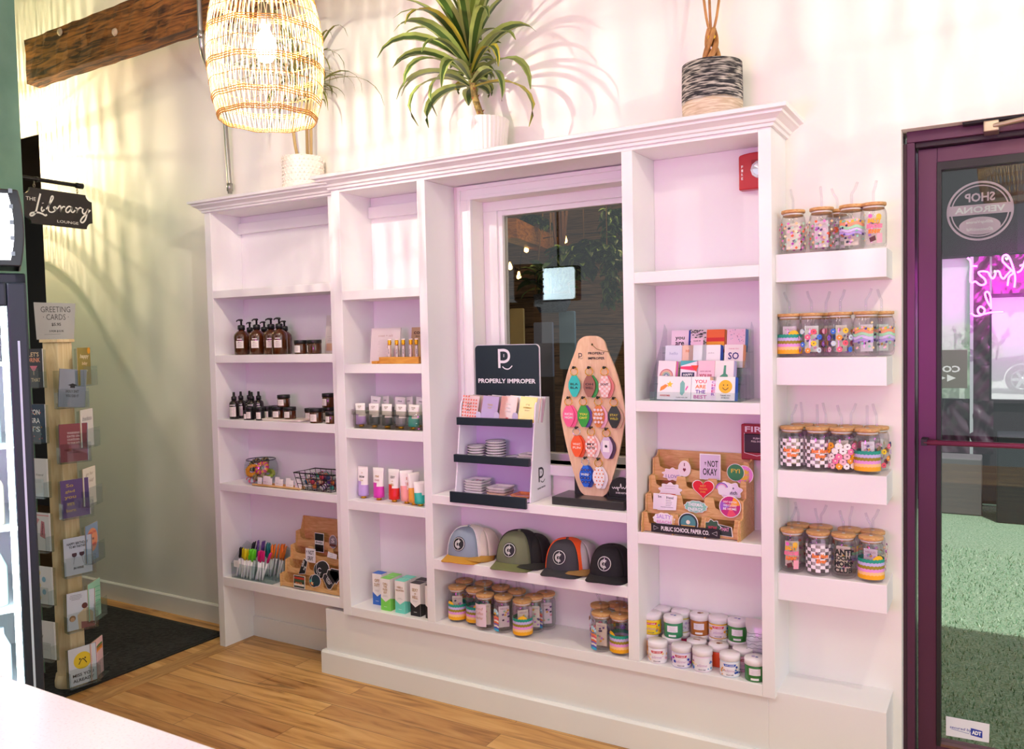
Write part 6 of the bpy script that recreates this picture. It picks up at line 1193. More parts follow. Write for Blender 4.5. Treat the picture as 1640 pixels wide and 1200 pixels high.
dish('square_dish', 'single orange square trinket dish at the right of the bottom tier', GX+.105, -.125, zt3, .043, True, inner='E88A4A', grp='square dishes on the bottom tier')
# ================================================================ keychain board
kb0, kb1 = AY(893, 810, -.175), AY(1010, 820, -.175)
kbx = AY(950, 700, -.10).x; KY = -.10
kst = thing('keychain_stand', 'pale wooden elongated-diamond board with twelve keychains on a black base', 'display stand', (kbx, KY, z)); 
MB().box(-.135, .150, -.078, .06, 0, .030, M('2A2628', .35, coat=.3)).build('base', kst, bevel=.002)
MB().box(-.080, .055, .002, .010, .030, .155, M('1E1B1E', .5)).build('back_plate', kst)
ktop, kbot = AY(950, 538, KY).z-z, AY(945, 797, KY).z-z; kw0, kw1 = AY(899, 660, KY).x-kbx, AY(1002, 660, KY).x-kbx; kmz = AY(950, 662, KY).z-z; kc = (kw0+kw1)/2; hw = (kw1-kw0)/2
def dia(u_):
    pts = []
    key = [(0, kbot), (.30, kbot+.010), (.50, kbot+.045), (.80, kmz-.14), (.97, kmz-.035), (1, kmz), (.97, kmz+.035), (.78, kmz+.14), (.50, ktop-.055), (.40, ktop-.02), (.22, ktop-.003), (0, ktop)]
    R_ = [(kc+hw*a_, b_) for a_, b_ in key]; L_ = [(kc-hw*a_, b_) for a_, b_ in key[::-1]][1:-1]; return [(v.x, v.y) for v in catmull([(a_, b_, 0) for a_, b_ in R_+L_+[R_[0]]], 4)][:-1]
BIRCH = woodmat('birch', 'E0B890', 'F0D0AC', (16, 4, 3), .45, .03, (.3, .7))
MB().prism(dia(0), -.006, .002, BIRCH).build('board', kst)
a = Art()
def kp(u, v, y=None): p = AY(u, v, KY-.008 if y is None else y); return p.x-kbx, p.z-z
lx, lz = kp(929, 570); pmono(a, lx, lz, .020, '23202A'); tx_, tz_ = kp(955, 566); a.text('PROPERLY', tx_, tz_, .009, '23202A', .066, bold=.02); tx_, tz_ = kp(955, 574); a.text('IMPROPER', tx_, tz_, .009, '23202A', .066, bold=.02); a.flat('lettering', kst, base=.0065)
tx_, tz_ = kp(948, 552); mb = MB(); mb.tube([(tx_, -.009, tz_), (tx_+.02, -.012, tz_-.016), (tx_+.045, -.01, tz_-.024), (tx_+.068, -.004, tz_-.028)], .001, M('8A6A3A', .8), 5); mb.lathe([(.004, -.0007), (.004, .0), (0, .0)], M('4A3420', .8), 10, Matrix.Translation((tx_, -.0065, tz_)) @ Matrix.Rotation(PI/2, 4, 'X')); mb.build('twine', kst)
GK = 'keychains hanging on the wooden board'
def hexa(w, h): return [(v.x, v.y) for v in catmull([(a_, b_, 0) for a_, b_ in ((0, 0), (w*.18, -h*.01), (w*.46, -h*.30), (w*.5, -h*.5), (w*.46, -h*.66), (w*.18, -h*.98), (0, -h), (-w*.18, -h*.98), (-w*.46, -h*.66), (-w*.5, -h*.5), (-w*.46, -h*.30), (-w*.18, -h*.01), (0, 0))], 2)][:-1]
KD = ((921, 591, '1FC2B8', 'turquoise', None, 'BLA BLA', '123A3A'), (945, 591, '9A5A48', 'brown over green', '2A9A3A', 'OH WELL', '3A1A18'), (969.5, 591, 'F2B8B0', 'pink checked', 'E07A78', "DON'T", '2A1A20'), (912, 639, 'F25A90', 'hot pink', 'F25A90', 'RICH MOM', 'F8E8EE'), (935.5, 639, '2AA02E', 'green over purple', '5A3A98', 'YOU CANT', 'F2E84A'), (959.5, 639, 'E0823A', 'orange flowered', 'F4B8D0', 'YEAH OK', 'F8F0EA'), (984.5, 640, '1E1C20', 'black over tan', 'C9A88A', 'STAY WILD', 'C9BC3A'), (925, 687, 'F2581E', 'bright orange', 'D9481A', 'WHAT FUN', 'F8D8C8'), (948, 687, 'F2A89A', 'salmon checked', 'F8E0DA', 'MY KEYS', '2A1A20'), (972.5, 689, 'D8C2E0', 'lilac with white tag', '4A2A50', '', '2A1A20'), (939, 735, '1E6AE0', 'royal blue flowered', '1A3A9A', 'WHERE', 'D8E8FA'), (960, 737, 'F6F0EE', 'white orange-dotted', 'F2F0EE', '', 'E07A3A'))
for k, (u, v, c, cn, c2, wd, tc_) in enumerate(KD):
    px_, pz_ = kp(u, v); t = thing('keychain', '%s keychain with a metal ring on the wooden board' % cn, 'keychain', (kbx+px_, KY-.008, z+pz_), 0, GK)
    mb = MB(); mb.tube([(0, .003, .004), (0, -.012, .004)], .0026, M('1A1A1C', .5), 8); mb.lathe([(.004, 0), (.0042, .002), (0, .003)], M('1A1A1C', .5), 10, Matrix.Translation((0, -.012, .004)) @ Matrix.Rotation(PI/2, 4, 'X')); mb.build('peg', t)
    rc = 'C9CCD0' if k == 10 or k == 7 else 'E0B23A'
    MB().tube([(.0105*math.cos(a_), -.0085+.002*math.cos(a_), -.0075+.0105*math.sin(a_)) for a_ in [2*PI*i/24 for i in range(24)]], .0013, M(rc, .2, metal=.9), 6, closed=True).build('ring', t)
    if c2: MB().prism(hexa(.036, .060), -.004, -.001, M(c2, .3, coat=.6), X=Matrix.Translation((.005, 0, -.0185)) @ Matrix.Rotation(-.10, 4, 'Y')).build('fob_behind', t)
    f = MB().prism(hexa(.036, .060), -.009, -.005, M(c, .3, coat=.6), X=Matrix.Translation((0, 0, -.0175))).build('fob', t)
    a = Art()
    if 'checked' in cn:
        for j in range(9):
            for i in range(5):
                if (i+j) % 2 and abs(i-2)*.0068 < .021-abs(j-4)*.0034: a.rect(-.017+.0068*i, -.0102+.0068*i, -.076+.0062*j, -.0698+.0062*j, 'F8E6E2'); a.n -= 1
        a.n += 1
    if 'flowered' in cn:
        for i in range(12): flower(a, -.010+.010*(i % 3)+(.003 if (i//3) % 2 else 0), -.030-.011*(i//3), .0038, 'F6DCE4' if 'orange' in cn else '1A2A8A', 'F4F0D0')
    if 'dotted' in cn:
        for i in range(15): a.disc(-.010+.010*(i % 3)+(.004 if (i//3) % 2 else 0), -.027-.010*(i//3), .0022, 'E07A2E', 8); a.n -= 1
        a.n += 1
    if 'tag' in cn: a.rect(-.011, .009, -.060, -.028, 'F4EEF0'); a.disc(-.001, -.044, .004, '23202A', 10)
    if wd:
        for j, wv in enumerate(wd.split()): a.text(wv, 0, -.042-.010*j, .0065, tc_, .024, bold=.03)
    a.flat('print', t, base=.0092)
    t.scale = (1.32, 1.1, 1.32)
sb_ = AY(992, 793, -.12); sg = thing('small_sign', 'small black arched sign with white script right of the keychain board', 'sign', (sb_.x+.010, -.125, z+.0302)); MB().prism([(-.047, 0), (.047, 0), (.047, .035)]+circ(.047, 12, 0, .032, 0, PI)[1:-1]+[(-.047, .035)], 0, .004, M('141316', .4)).build('plate', sg); MB().box(-.05, .05, -.01, .03, 0, .008, M('141316', .4)).build('foot', sg)
a = Art(); a.stroke([(-.036, .042), (-.03, .036), (-.026, .042), (-.021, .036), (-.017, .043), (-.012, .028), (-.012, .042), (-.005, .040), (-.002, .056), (.002, .038), (.008, .044), (.012, .038), (.018, .044), (.022, .058), (.026, .036), (.032, .044)], .0022, 'F2F0EE', 3); a.text('DOES NOT BITE', .004, .022, .006, 'F2F0EE', .05); a.flat('lettering', sg)
# ================================================================ caps
ME = {}
def cap(name, lab, x, y, z, rz, front, mesh, brim, badge=True, s=1.0, pipe=None, seg=40):
    t = thing(name, lab, 'cap', (x, y, z), rz, 'trucker caps on the shelf above the tumblers'); mbf = MB(); n = 14; vs = []
    RX_, RY_, H_ = .080*s, .084*s, .114*s
    for i in range(n+1):
        ph = PI/2*i/n; r_ = math.cos(ph)**.62 if i < n else 0; zz = H_*math.sin(ph)**1.05
        for k in range(seg):
            a_ = 2*PI*k/seg; fr = max(0, -math.sin(a_)); bulge = 1+.06*fr*math.sin(ph*2); vs.append((RX_*r_*math.cos(a_), RY_*r_*math.sin(a_)*bulge-.012*fr*0, zz+.012*s*(1-i/n)))
    F1 = []; F2 = []
    for i in range(n):
        for k in range(seg):
            f = (i*seg+k, i*seg+(k+1) % seg, (i+1)*seg+(k+1) % seg, (i+1)*seg+k); a_ = 2*PI*(k+.5)/seg; (F1 if math.sin(a_) < -.60 else F2).append(f)
    o1 = MB().add(vs, F1, front, None, True).build('front_panel', t); o2 = MB().add(vs, F2, mesh, None, True).build('mesh_back', t)
    for o in (o1, o2): so_ = o.modifiers.new('solid', 'SOLIDIFY'); so_.thickness = .002; so_.offset = -1
    if pipe:
        mb = MB()
        for sx in (-1, 1):
            pts = []
            for i in range(n+1): ph = PI/2*i/n; r_ = math.cos(ph)**.62 if i < n else 0; a_ = PI+.64 if sx < 0 else -.64; fr = max(0, -math.sin(a_)); pts.append((RX_*r_*math.cos(a_)*1.01, RY_*r_*math.sin(a_)*1.01, H_*math.sin(ph)**1.05+.012*s*(1-i/n)))
            mb.tube(pts, .0022, pipe, 5)
        mb.build('piping', t)
    MB().lathe([(.006, H_-.002), (.006, H_+.003), (.003, H_+.005), (0, H_+.005)], front, 12).build('button', t)
    # curved brim
    bv = []; nb = 20; mr = 8
    for j in range(mr+1):
        for i in range(nb+1):
            a_ = PI+PI*(.06+.88*i/nb); c_ = math.cos(a_); q = j/mr; xi, yi = RX_*.97*c_, RY_*.97*math.sin(a_); L_ = .060*s*max(0, -math.sin(a_))**.55
            xo, yo = RX_*1.03*c_*(1+.02*q), yi-L_*q; bv.append((xo*q+xi*(1-q), yo, .016*s-.020*s*abs(c_)**1.7*(.35+.65*q)-.006*s*q+.004))
    br_ = MB().add(bv, [(j*(nb+1)+i, j*(nb+1)+i+1, (j+1)*(nb+1)+i+1, (j+1)*(nb+1)+i) for j in range(mr) for i in range(nb)], brim, None, True).build('brim', t); so_ = br_.modifiers.new('solid', 'SOLIDIFY'); so_.thickness = .003; so_.offset = 0
    if badge:
        a = Art(); a.disc(0, 0, .027, '16181C', 28); a.n += 2; R2 = .0235; a.stroke([(R2*math.cos(q), R2*math.sin(q)) for q in [2*PI*i/28 for i in range(29)]], .0018, 'E4E2DE', 2); a.rect(-.0009, .0009, -.020, .020, 'E4E2DE')
        for rr_, a0_ in ((.013, .9), (.0085, .8)): a.stroke([(rr_*math.cos(q), rr_*math.sin(q)) for q in [a0_+(2*PI-2*a0_)*i/14 for i in range(15)]], .0026, 'E4E2DE', 2)
        zc = .066*s
        def fb(u, v, n_):
            zz = zc+v; q = max(0, min(1, (zz-.012*s)/H_)); ph = math.asin(min(1, q**(1/1.05))); r_ = math.cos(ph)**.62; a_ = -PI/2+u/(RX_*r_+.001); b_ = 1+.06*max(0, -math.sin(a_))*math.sin(ph*2); e_ = 1+(.0015+.0004*n_)/RY_; return (RX_*r_*math.cos(a_)*e_, RY_*r_*math.sin(a_)*b_*e_-.0012, zz)
        put('badge', a.mesh('badge', fb), t)
    return t
F_ = lambda c: M(c, .85, noise=.3, nscale=300)
z = .5812
def cx_(u, y): return AY(u, 870, y).x
CGY = -.112
cap('cap', 'second cap with beige mesh tucked behind the grey and mustard cap', cx_(771, -.085), -.083, z+.003, .02, F_('DDD3C4'), F_('DDD3C4'), F_('B88A3A'), False, .93)
cap('trucker_cap', 'grey-blue cap with white mesh back and mustard brim, leftmost on the shelf', cx_(752, CGY), CGY, z, .08, F_('8A99AA'), F_('E6DFD6'), F_('C8912E'), pipe=F_('F0EDEA'), s=1.08)
cap('cap', 'second black mesh cap tucked behind the olive cap', cx_(853, -.085), -.083, z+.003, .05, F_('1C1D1C'), F_('18191A'), F_('2A2C28'), False, .95)
cap('trucker_cap', 'olive green cap with black mesh back, second from the left', cx_(832, CGY), CGY, z, .08, F_('6E7458'), F_('17181A'), F_('6E7448'), s=1.12)
cap('cap', 'second cap with grey mesh and mustard brim behind the orange one', cx_(927, -.085), -.083, z+.003, .08, F_('B8B2B2'), F_('B8B2B2'), F_('9A7440'), False, .92)
cap('trucker_cap', 'charcoal cap with bright orange mesh sides, third from the left', cx_(909, CGY), CGY, z, .08, F_('3E3C42'), F_('F25A1E'), F_('35343A'), pipe=F_('F25A1E'), s=1.04)
cap('trucker_cap', 'all black cap with round badge at the right end of the shelf', cx_(981, CGY)-.004, CGY, z, .08, F_('1E1C20'), F_('1A181B'), F_('1E1C20'), s=1.0)
# ================================================================ right column: cards, stickers, jars, alarm
# fire alarm strobe
RED = M('B8121E', .35, coat=.3)
f0_, f1_ = AY(1184.5, 306, -.03), AY(1218, 245, -.03); sw = .115
fa = thing('fire_alarm_strobe', 'red fire alarm strobe on the wall in the top right cell', 'fire alarm', (f0_.x+sw/2, -.004, (f0_.z+f1_.z)/2)); fh = f1_.z-f0_.z
mb = MB(); mb.prism([(-sw/2, -fh/2), (sw/2, -fh/2), (sw/2, fh/2-.006)]+[(sw/2*math.cos(q), fh/2-.006+.010*math.sin(q)) for q in [PI*i/8 for i in range(1, 8)]]+[(-sw/2, fh/2-.006)], -.036, 0, RED); mb.build('housing', fa, bevel=.004)
mb = MB(); mb.lathe([(.0, .014), (.02, .011), (.029, .004), (.030, 0), (0, 0)], M('E9E9F4', .08, metal=.6), 10, Matrix.Translation((.012, -.037, .004)) @ Matrix.Rotation(PI/2, 4, 'X'), smooth=False); mb.build('strobe_lens', fa)
a = Art(); [a.text(c, -sw/2+.012, .018-.013*k, .009, 'F0E8E8', .006, bold=.03) for k, c in enumerate('FIRE')]; [a.rect(-.015, .035, fh/2-.024-.004*k, fh/2-.0225-.004*k, '6A0A12') for k in range(5)]; a.disc(.012, -fh/2+.012, .004, '2A0A0E', 10); a.flat('lettering', fa, base=.0365)
g0_, g1_ = AY(1187.5, 736, -.035), AY(1217, 680, -.035); pw = .105
fp = thing('fire_pull_station', 'red and white FIRE pull station on the wall above the sticker display', 'fire alarm', (g0_.x+pw/2, -.004, (g0_.z+g1_.z)/2)); phh = g1_.z-g0_.z
MB().box(-pw/2, pw/2, -.034, 0, -phh/2, phh/2, M('9E1524', .35, coat=.3)).build('housing', fp, bevel=.004); MB().box(-pw/2+.012, pw/2-.012, -.040, -.033, -phh/2+.026, phh/2-.032, M('24161C', .4)).build('handle', fp, bevel=.003)
a = Art(); a.text('FIRE', 0, phh/2-.017, .019, 'F4ECEE', .078, bold=.02); a.stroke([(-.041, phh/2-.03), (-.041, -phh/2+.024), (0, -phh/2+.015), (.041, -phh/2+.024), (.041, phh/2-.03)], .002, 'E9DDE0', 1); a.flat('lettering', fp, base=.0345)
a = Art(); a.text('PUSH IN', .006, .014, .006, 'EEE4E6', .032); a.text('PULL DOWN', .006, .004, .006, 'EEE4E6', .045); a.flat('handle_lettering', fp, base=.0405)
# clear tiered rack of small cards
z = 1.2296
r0, r1 = AY(1047, 640, -.17), AY(1185, 646, -.17); rw = r1.x-r0.x+.012; RCX = r0.x+rw/2-.006
rkc = thing('card_rack', 'clear acrylic four-tier rack filled with small square cards', 'display stand', (RCX, -.10, z)); mb = MB()
for s in (-1, 1): mb.prism([(-.09, 0), (.085, 0), (.085, .24), (.06, .26)]+[(-.09+.042*k+o_, .055*k+.05+d_) for k in (3, 2, 1, 0) for o_, d_ in ((.004, .0), (-.0, -.004))], s*rw/2-.001, s*rw/2+.001, ACR, 'x')
for k in range(4): mb.box(-rw/2, rw/2, -.09+.042*k, -.0885+.042*k, .0, .05*k+.03, ACR); mb.box(-rw/2, rw/2, -.088+.042*k, -.05+.042*k, .052*k+.001, .052*k+.003, ACR)
mb.build('rack_body', rkc, fix=False)
CH2, CW2 = .078, .062; GCC = 'small cards in the clear rack'
def C4(u, v, tier, col, lab, art, extra, roll=0.0, w=CW2, h=CH2):
    y = -.19+.042*tier+.006; p = AY(u, v, y); gcard('small_card', lab, col, w, h, art, (p.x, y, z+.052*tier+.004), .0, tilt=-.16, extra=3, cols=extra, grp=GCC, cat='greeting card', t=.0018, roll=roll)
def T_(*L):
    a = Art()
    for s, zz, hh, ww, c in L: a.text(s, 0, zz, hh, c, ww)
    return a
a = Art(); a.poly([(-.022, .028), (-.008, .034), (.006, .048), (-.004, .052), (-.02, .042)], 'F0903A'); a.poly([(.012+.012*math.cos(PI/2+k*PI/5)*(1 if k % 2 == 0 else .45), .052+.012*math.sin(PI/2+k*PI/5)*(1 if k % 2 == 0 else .45)) for k in range(10)], 'F2CE2E'); a.text('AWESOME!', -.003, .014, .006, 'E0302A', .036)
C4(1065.5, 620, 0, 'F2ECEC', 'shooting star Awesome card at the front left of the clear rack', a, ('1E6AC0',), .03)
a = Art(); a.poly([(-.006, .02), (.002, .014), (.010, .026), (.010, .056), (.002, .066), (-.006, .056)], '7AB8B0'); a.poly([(.014, .03), (.022, .044), (.019, .048), (.012, .036)], 'E05AA8'); a.text("YOU'RE A REAL GEM", 0, .008, .004, '6A6A6A', .04); C4(1091, 622, 0, 'F0EAEC', 'crystal gem card, second in the front row of the clear rack', a, ('B8D0D8',))
C4(1121, 624, 0, 'F6F0F0', 'You Are The Best card in the front row of the clear rack', T_(('YOU', .062, .012, .040, 'E0405A'), ('ARE', .045, .012, .036, 'F0803A'), ('THE', .028, .012, .034, '6A4AA8'), ('BEST', .011, .012, .044, 'D05AA8')), ('E0B890', 'EBC5A0'))
a = Art(); [a.text(c, 0, .060-.010*k, .008, ('9A5AC0', 'D04A90')[k % 2], .012) for k, c in enumerate('CHEER')]; C4(1141, 626, 0, 'F2E0EC', 'narrow-looking cheer card behind the smiley in the front row', a, ('E0B890',), .03, w=.045, h=.066)
a = Art(); smiley(a, .0, .046, .022, 'F5B81E'); a.text('THANK YOU', 0, .017, .0045, '5A5A60', .034); a.text('SO MUCH', 0, .009, .0045, '5A5A60', .026); C4(1161, 627, 0, 'F4EEEA', 'yellow smiley thank you card at the front right of the clear rack', a, ('1E5AB8',))
a = Art()
for k, c in enumerate(('D07A78', 'E8B088', 'A8C0A0', '6A8AA0')): a.stroke([((.022-.005*k)*math.cos(q), .026+(.022-.005*k)*math.sin(q)) for q in [PI*i/8 for i in range(9)]], .004, c, 2)
C4(1066, 595, 1, 'F2E6EA', 'muted rainbow card at the left of the second row, clear rack', a, ('D9A07A', 'E85AE0'), .03)
a = Art(); a.poly([(-.031, .078), (.031, .078), (-.031, .06)], '4AA8B0'); a.poly([(-.031, .058), (.01, .060), (.02, .044), (-.031, .05)], 'E83A6A'); a.poly([(.005, .062), (.031, .062), (.024, .040)], 'E8402A'); a.rect(-.026, .018, .022, .038, '2A2E5A'); a.text('HAPPY', -.004, .030, .009, 'F4F0F0', .034); C4(1103, 597, 1, 'F2E4EE', 'colourful triangles Happy card, second row of the clear rack', a, ('7A4AA8',))
C4(1129, 597, 1, 'F0C8D8', 'pink thank you card with red capitals, second row of the clear rack', T_(('HOW ARE WE', .042, .004, .036, 'B03A70'), ('YOU!!!', .026, .014, .042, 'C01A4A')), ('E0A87A', 'D99A6A'))
a = Art(); a.poly([(-.016, .0), (.014, .0), (.012, .030), (.006, .034), (.006, .062), (-.001, .062), (-.003, .034), (-.014, .026)], '4A9A7A'); C4(1159, 599, 1, 'F0EAE8', 'green foam finger card at the right of the second row, clear rack', a, ('C5B2DC', 'A8C4D4'))
C4(1078, 573, 2, 'E0E4F2', 'pale iridescent card with orange envelope, third row left, clear rack', T_(('hello', .05, .010, .03, 'B8C0D8')), ('F0702A', 'E8C0D0'))
C4(1100, 575, 2, 'F2C8B0', 'thin pink and peach card between two in the third row', T_(('HI', .058, .010, .012, 'E07A3A')), ('F0A0B8',), w=.04)
C4(1116, 575, 2, 'E6ECF0', 'blank white card with mint envelope, third row of the clear rack', None, ('A8C8C8',))
C4(1138, 575, 2, 'F0ECF0', 'white card with a small wreath and cobalt envelope, third row', T_(('you & me', .05, .005, .02, 'A8A0A8')), ('1E5AB8', '1E4AA0'))
C4(1174, 576, 2, 'F4EAEA', 'white card with large navy SO lettering, third row right', T_(('THANK YOU', .064, .004, .034, 'E08AA8'), ('SO', .04, .024, .036, '3A3080')), ('E0A070', 'E8B080'))
C4(1088, 553, 3, 'F0D8EA', 'you are card in bold black on pink, top row left', T_(('you', .048, .014, .034, '1E1A20'), ('are', .030, .014, .032, '1E1A20')), ('1E3AB0', '2A4AC0'))
a = Art(); [a.poly([(x_, y_), (x_+.006, y_+.001), (x_+.005, y_+.004), (x_-.001, y_+.003)], '1E1A20') for x_, y_ in [(random.uniform(-.029, .023), random.uniform(.006, .072)) for _ in range(90)]]; a.rect(-.022, .022, .018, .046, 'F0C8DC'); a.text('CLASS OF', 0, .036, .005, '3A2A34', .026); C4(1119, 553, 3, 'E8D0DC', 'black speckled notebook-style card, top row second', a, ('F0C8DC',))
a = Art()
for k, c in enumerate(('F0682A', 'F0682A', 'D81E1E', 'F5A01E', 'E8D8E8')): a.rect(-.031, .031, .078-.014*(k+1), .078-.014*k, c)
C4(1145, 552, 3, 'F0682A', 'orange, red and yellow striped card, top row third', a, ('C97A3A', 'D98A4A'))
a = Art(); [a.poly([(x_, y_), (x_+.003, y_+.001), (x_, y_+.003)], random.choice(('3A3A7A', 'E07AA0', '8AA8C8'))) for x_, y_ in [(random.uniform(-.028, .026), random.uniform(.03, .074)) for _ in range(28)]]; C4(1178, 551, 3, 'F2CCE0', 'pink confetti card with blue envelope, top row right', a, ('5A8AC0', '6A9AC8'))
# wooden sticker display with printed banner
z = .7775; d0, d1 = AY(1029, 852, -.18), AY(1183, 868, -.18); DW = .335; DX = d0.x+DW/2+.004; RY0 = -.19
drk = display_rack('sticker_display', 'stepped wooden Public School Paper Co. sticker display in the right column', DX, -.102, z, DW, .176, 4, .068, .038, .058, backh=.262)
for k in range(4):
    xx = -DW/2+DW*k/3; MB().prism([(-.002, 0), (.036, .0), (.036, .066), (.010, .066), (-.002, .03)], -.0016, .0016, AW, 'x').build('front_divider', drk, (xx*.985, -.100, 0))
bn_ = AY(1099, 858, -.205); bl, br2 = AY(1044, 848, -.200), AY(1154, 866, -.200); bwid = br2.x-bl.x
bt = thing('banner_strip', 'black strip reading Public School Paper Co. across the front of the wooden display', 'sign', ((bl.x+br2.x)/2, -.2062, z+.006)); MB().box(-bwid/2, bwid/2, 0, .002, 0, .030, M('1E1D24', .4)).build('strip', bt)
a = Art(); a.text('PUBLIC SCHOOL PAPER CO.', 0, .015, .015, 'F0ECF2', bwid*.70, bold=.02)
for s in (-1, 1): a.stroke([(s*bwid*.46, .022), (s*bwid*.39, .015), (s*bwid*.46, .008), (s*bwid*.46, .022)], .001, 'F0ECF2', 1)
a.flat('lettering', bt)
GR = 'stickers in the Public School Paper display'
def RS(u, v, tier, lab, art, col, pts, **k):
    y = -.102-.088+.038*tier-.003; p = AY(u, v, y); sticker('sticker', lab, p.x, y, p.z-.025, art, col, pts, GR, 0, **k)
def cloud(w, h, n=9, cy=.025, amp=.12): return [(w/2*(1+amp*math.sin(n*q))*math.cos(q), cy+h/2*(1+amp*math.sin(n*q))*math.sin(q)) for q in [2*PI*i/60 for i in range(60)]]
a = Art(); a.text('NOT', .010, .040, .022, '23202A', .036); a.text('OKAY', 0, .012, .024, '23202A', .050); a.text('I AM', -.016, .040, .006, '23202A', .010, rot=1.57); RS(1137, 750, 3, 'lilac sticker reading I Am Not Okay in tall black letters', a, 'DCC8E4', [(-.034, -.012), (.034, -.012), (.034, .070), (-.034, .070)])
RS(1178, 757, 3, 'green round sticker peeking behind the pink sun sticker', T_(('FYI', .03, .014, .03, 'E0C83A')), '3A8A5A', CI(.028), tilt=.0)
a = Art(); a.poly([(.021*(1 if k % 2 else .78)*math.cos(2*PI*k/28), .025+.021*(1 if k % 2 else .78)*math.sin(2*PI*k/28)) for k in range(28)], 'F2C83A'); a.text('HAPPY DAY', 0, .025, .007, 'E07AC0', .030); RS(1191, 761, 3, 'pink round sticker with a yellow sunburst, top right', a, 'E88AD8', CI(.030))
RS(1077, 760, 3, 'lilac I Love sticker with a banana shape, top left', T_(('I LOVE', .018, .012, .05, '9A8AC0')), 'F0DCE6', cloud(.068, .040)); a = Art(); a.poly([(0, .014), (.006, .022), (.003, .028), (0, .025), (-.003, .028), (-.006, .022)], '7A2A3A'); a.stroke([(0, .045), (.0, .034)], .003, '7A2A3A'); RS(1096, 751, 3, 'white egg-shaped sticker with a small heart, top left', a, 'F2E0E6', [(x_, (y_-.025)*1.25+.025) for x_, y_ in CI(.021)])
a = Art(); a.rect(-.036, .02, .0, .014, 'D8202E'); a.text('THANK YOU FOR NOT', -.008, .007, .006, 'F4ECEE', .05); a.lines(0, .04, .04, 2, .008, 'B8A0B8'); RS(1073, 786, 2, 'white cloud sticker with a red caption bar, second row left', a, 'F0E4EC', cloud(.074, .048))
hp_ = [(.0+.036*(16*math.sin(q)**3)/16, .026+.034*(13*math.cos(q)-5*math.cos(2*q)-2*math.cos(3*q)-math.cos(4*q))/16) for q in [2*PI*i/40 for i in range(40)]]
RS(1126, 783, 2, 'red heart sticker with small golden text in the second row', T_(('BEST', .034, .006, .020, 'E0A040'), ('TEACHER', .024, .006, .030, 'E0A040'), ('EVER', .014, .006, .018, 'E0A040')), 'D8142A', hp_)
RS(1171, 787, 2, 'dark outlined cloud sticker reading The Match, second row right', T_(('The', .036, .009, .020, '2A2440'), ('Match', .020, .012, .040, '2A2440')), 'E6D4EE', cloud(.066, .052, 7))
a = Art(); [a.stroke([((.020-.004*k)*math.cos(q)-.008, .024+(.020-.004*k)*math.sin(q)) for q in [PI*.1+PI*.9*i/6 for i in range(7)]], .0035, ('7A5AC0', 'E08AC0', 'E8E0F0')[k], 2) for k in range(3)]; RS(1160, 783, 2, 'rainbow arch sticker behind The Match one', a, 'F0E6F4', cloud(.048, .042, 5), tilt=.0)
a = Art(); a.text('best friend', 0, .044, .009, '3A3448', .046); a.lines(0, .034, .050, 5, .006, '6A6478'); RS(1068, 806, 1, 'white best friend note sticker, third row left', a, 'F2EAF2', [(-.032, .0), (.030, .004), (.034, .050), (.010, .054), (-.028, .052)])
RS(1057, 804, 1, 'second white note sticker behind the best friend one', T_(('be', .044, .008, .012, '3A3448')), 'EEE4EE', [(-.024, .0), (.020, .0), (.020, .052), (-.022, .052)], tilt=.0)
RS(1114, 812, 1, 'mint and pink lettering sticker in the middle of the third row', T_(('THERMAL', .032, .012, .052, 'F6F0F4'), ('ENERGY', .016, .012, .052, 'F6F0F4')), '8AC8B8', cloud(.074, .038, 11, amp=.05))
a = Art(); a.poly([(0, .025)]+[(.033*math.cos(q), .025+.033*math.sin(q)) for q in [.2+i*.2 for i in range(6)]], 'F0A020'); a.poly([(0, .025)]+[(.033*math.cos(q), .025+.033*math.sin(q)) for q in [2.6+i*.2 for i in range(6)]], '9A5AC8'); a.poly([(0, .025)]+[(.033*math.cos(q), .025+.033*math.sin(q)) for q in [4.4+i*.2 for i in range(6)]], 'E8506A'); [a.text(s_, 0, .040-.011*i, .008, 'F6ECF0', .044) for i, s_ in enumerate(("DON'T QUESTION", 'WHEN YOU COULD', 'BE HOME'))]; RS(1169, 812, 1, 'round magenta and orange wedge sticker, third row right', a, 'C02A7A', CI(.034))
RS(1063, 832, 0, 'pastel SALTY lettering sticker in the front row left', T_(('SALTY', .034, .014, .052, 'B898DC'), ('BEACH', .016, .010, .05, 'E89AC8')), 'F2E6F0', cloud(.072, .040, 11, amp=.05))
a = Art(); a.poly(circ(.026, 24, 0, .025), '4A8A90'); a.poly(circ(.026, 12, 0, .025, PI+.3, 2*PI-.3), 'E0B060'); a.disc(0, .028, .007, 'E8E0D0', 12); RS(1102, 838, 0, 'round teal adventure badge sticker in the front row middle', a, '2A3A44', CI(.032))
RS(1153, 848, 0, 'tilted green and pink word sticker, front row right', T_(('FUCK THAT', .026, .012, .060, 'E89AC0')), '2E3A3A', [(-.040, .016), (-.03, .044), (.036, .034), (.040, .004), (.0, .006)])
RS(1141, 846, 0, 'red and green sticker behind the tilted word sticker', T_(('WOW', .024, .016, .03, 'D03A5A')), '3A5A4A', cloud(.05, .05, 8), tilt=.0)
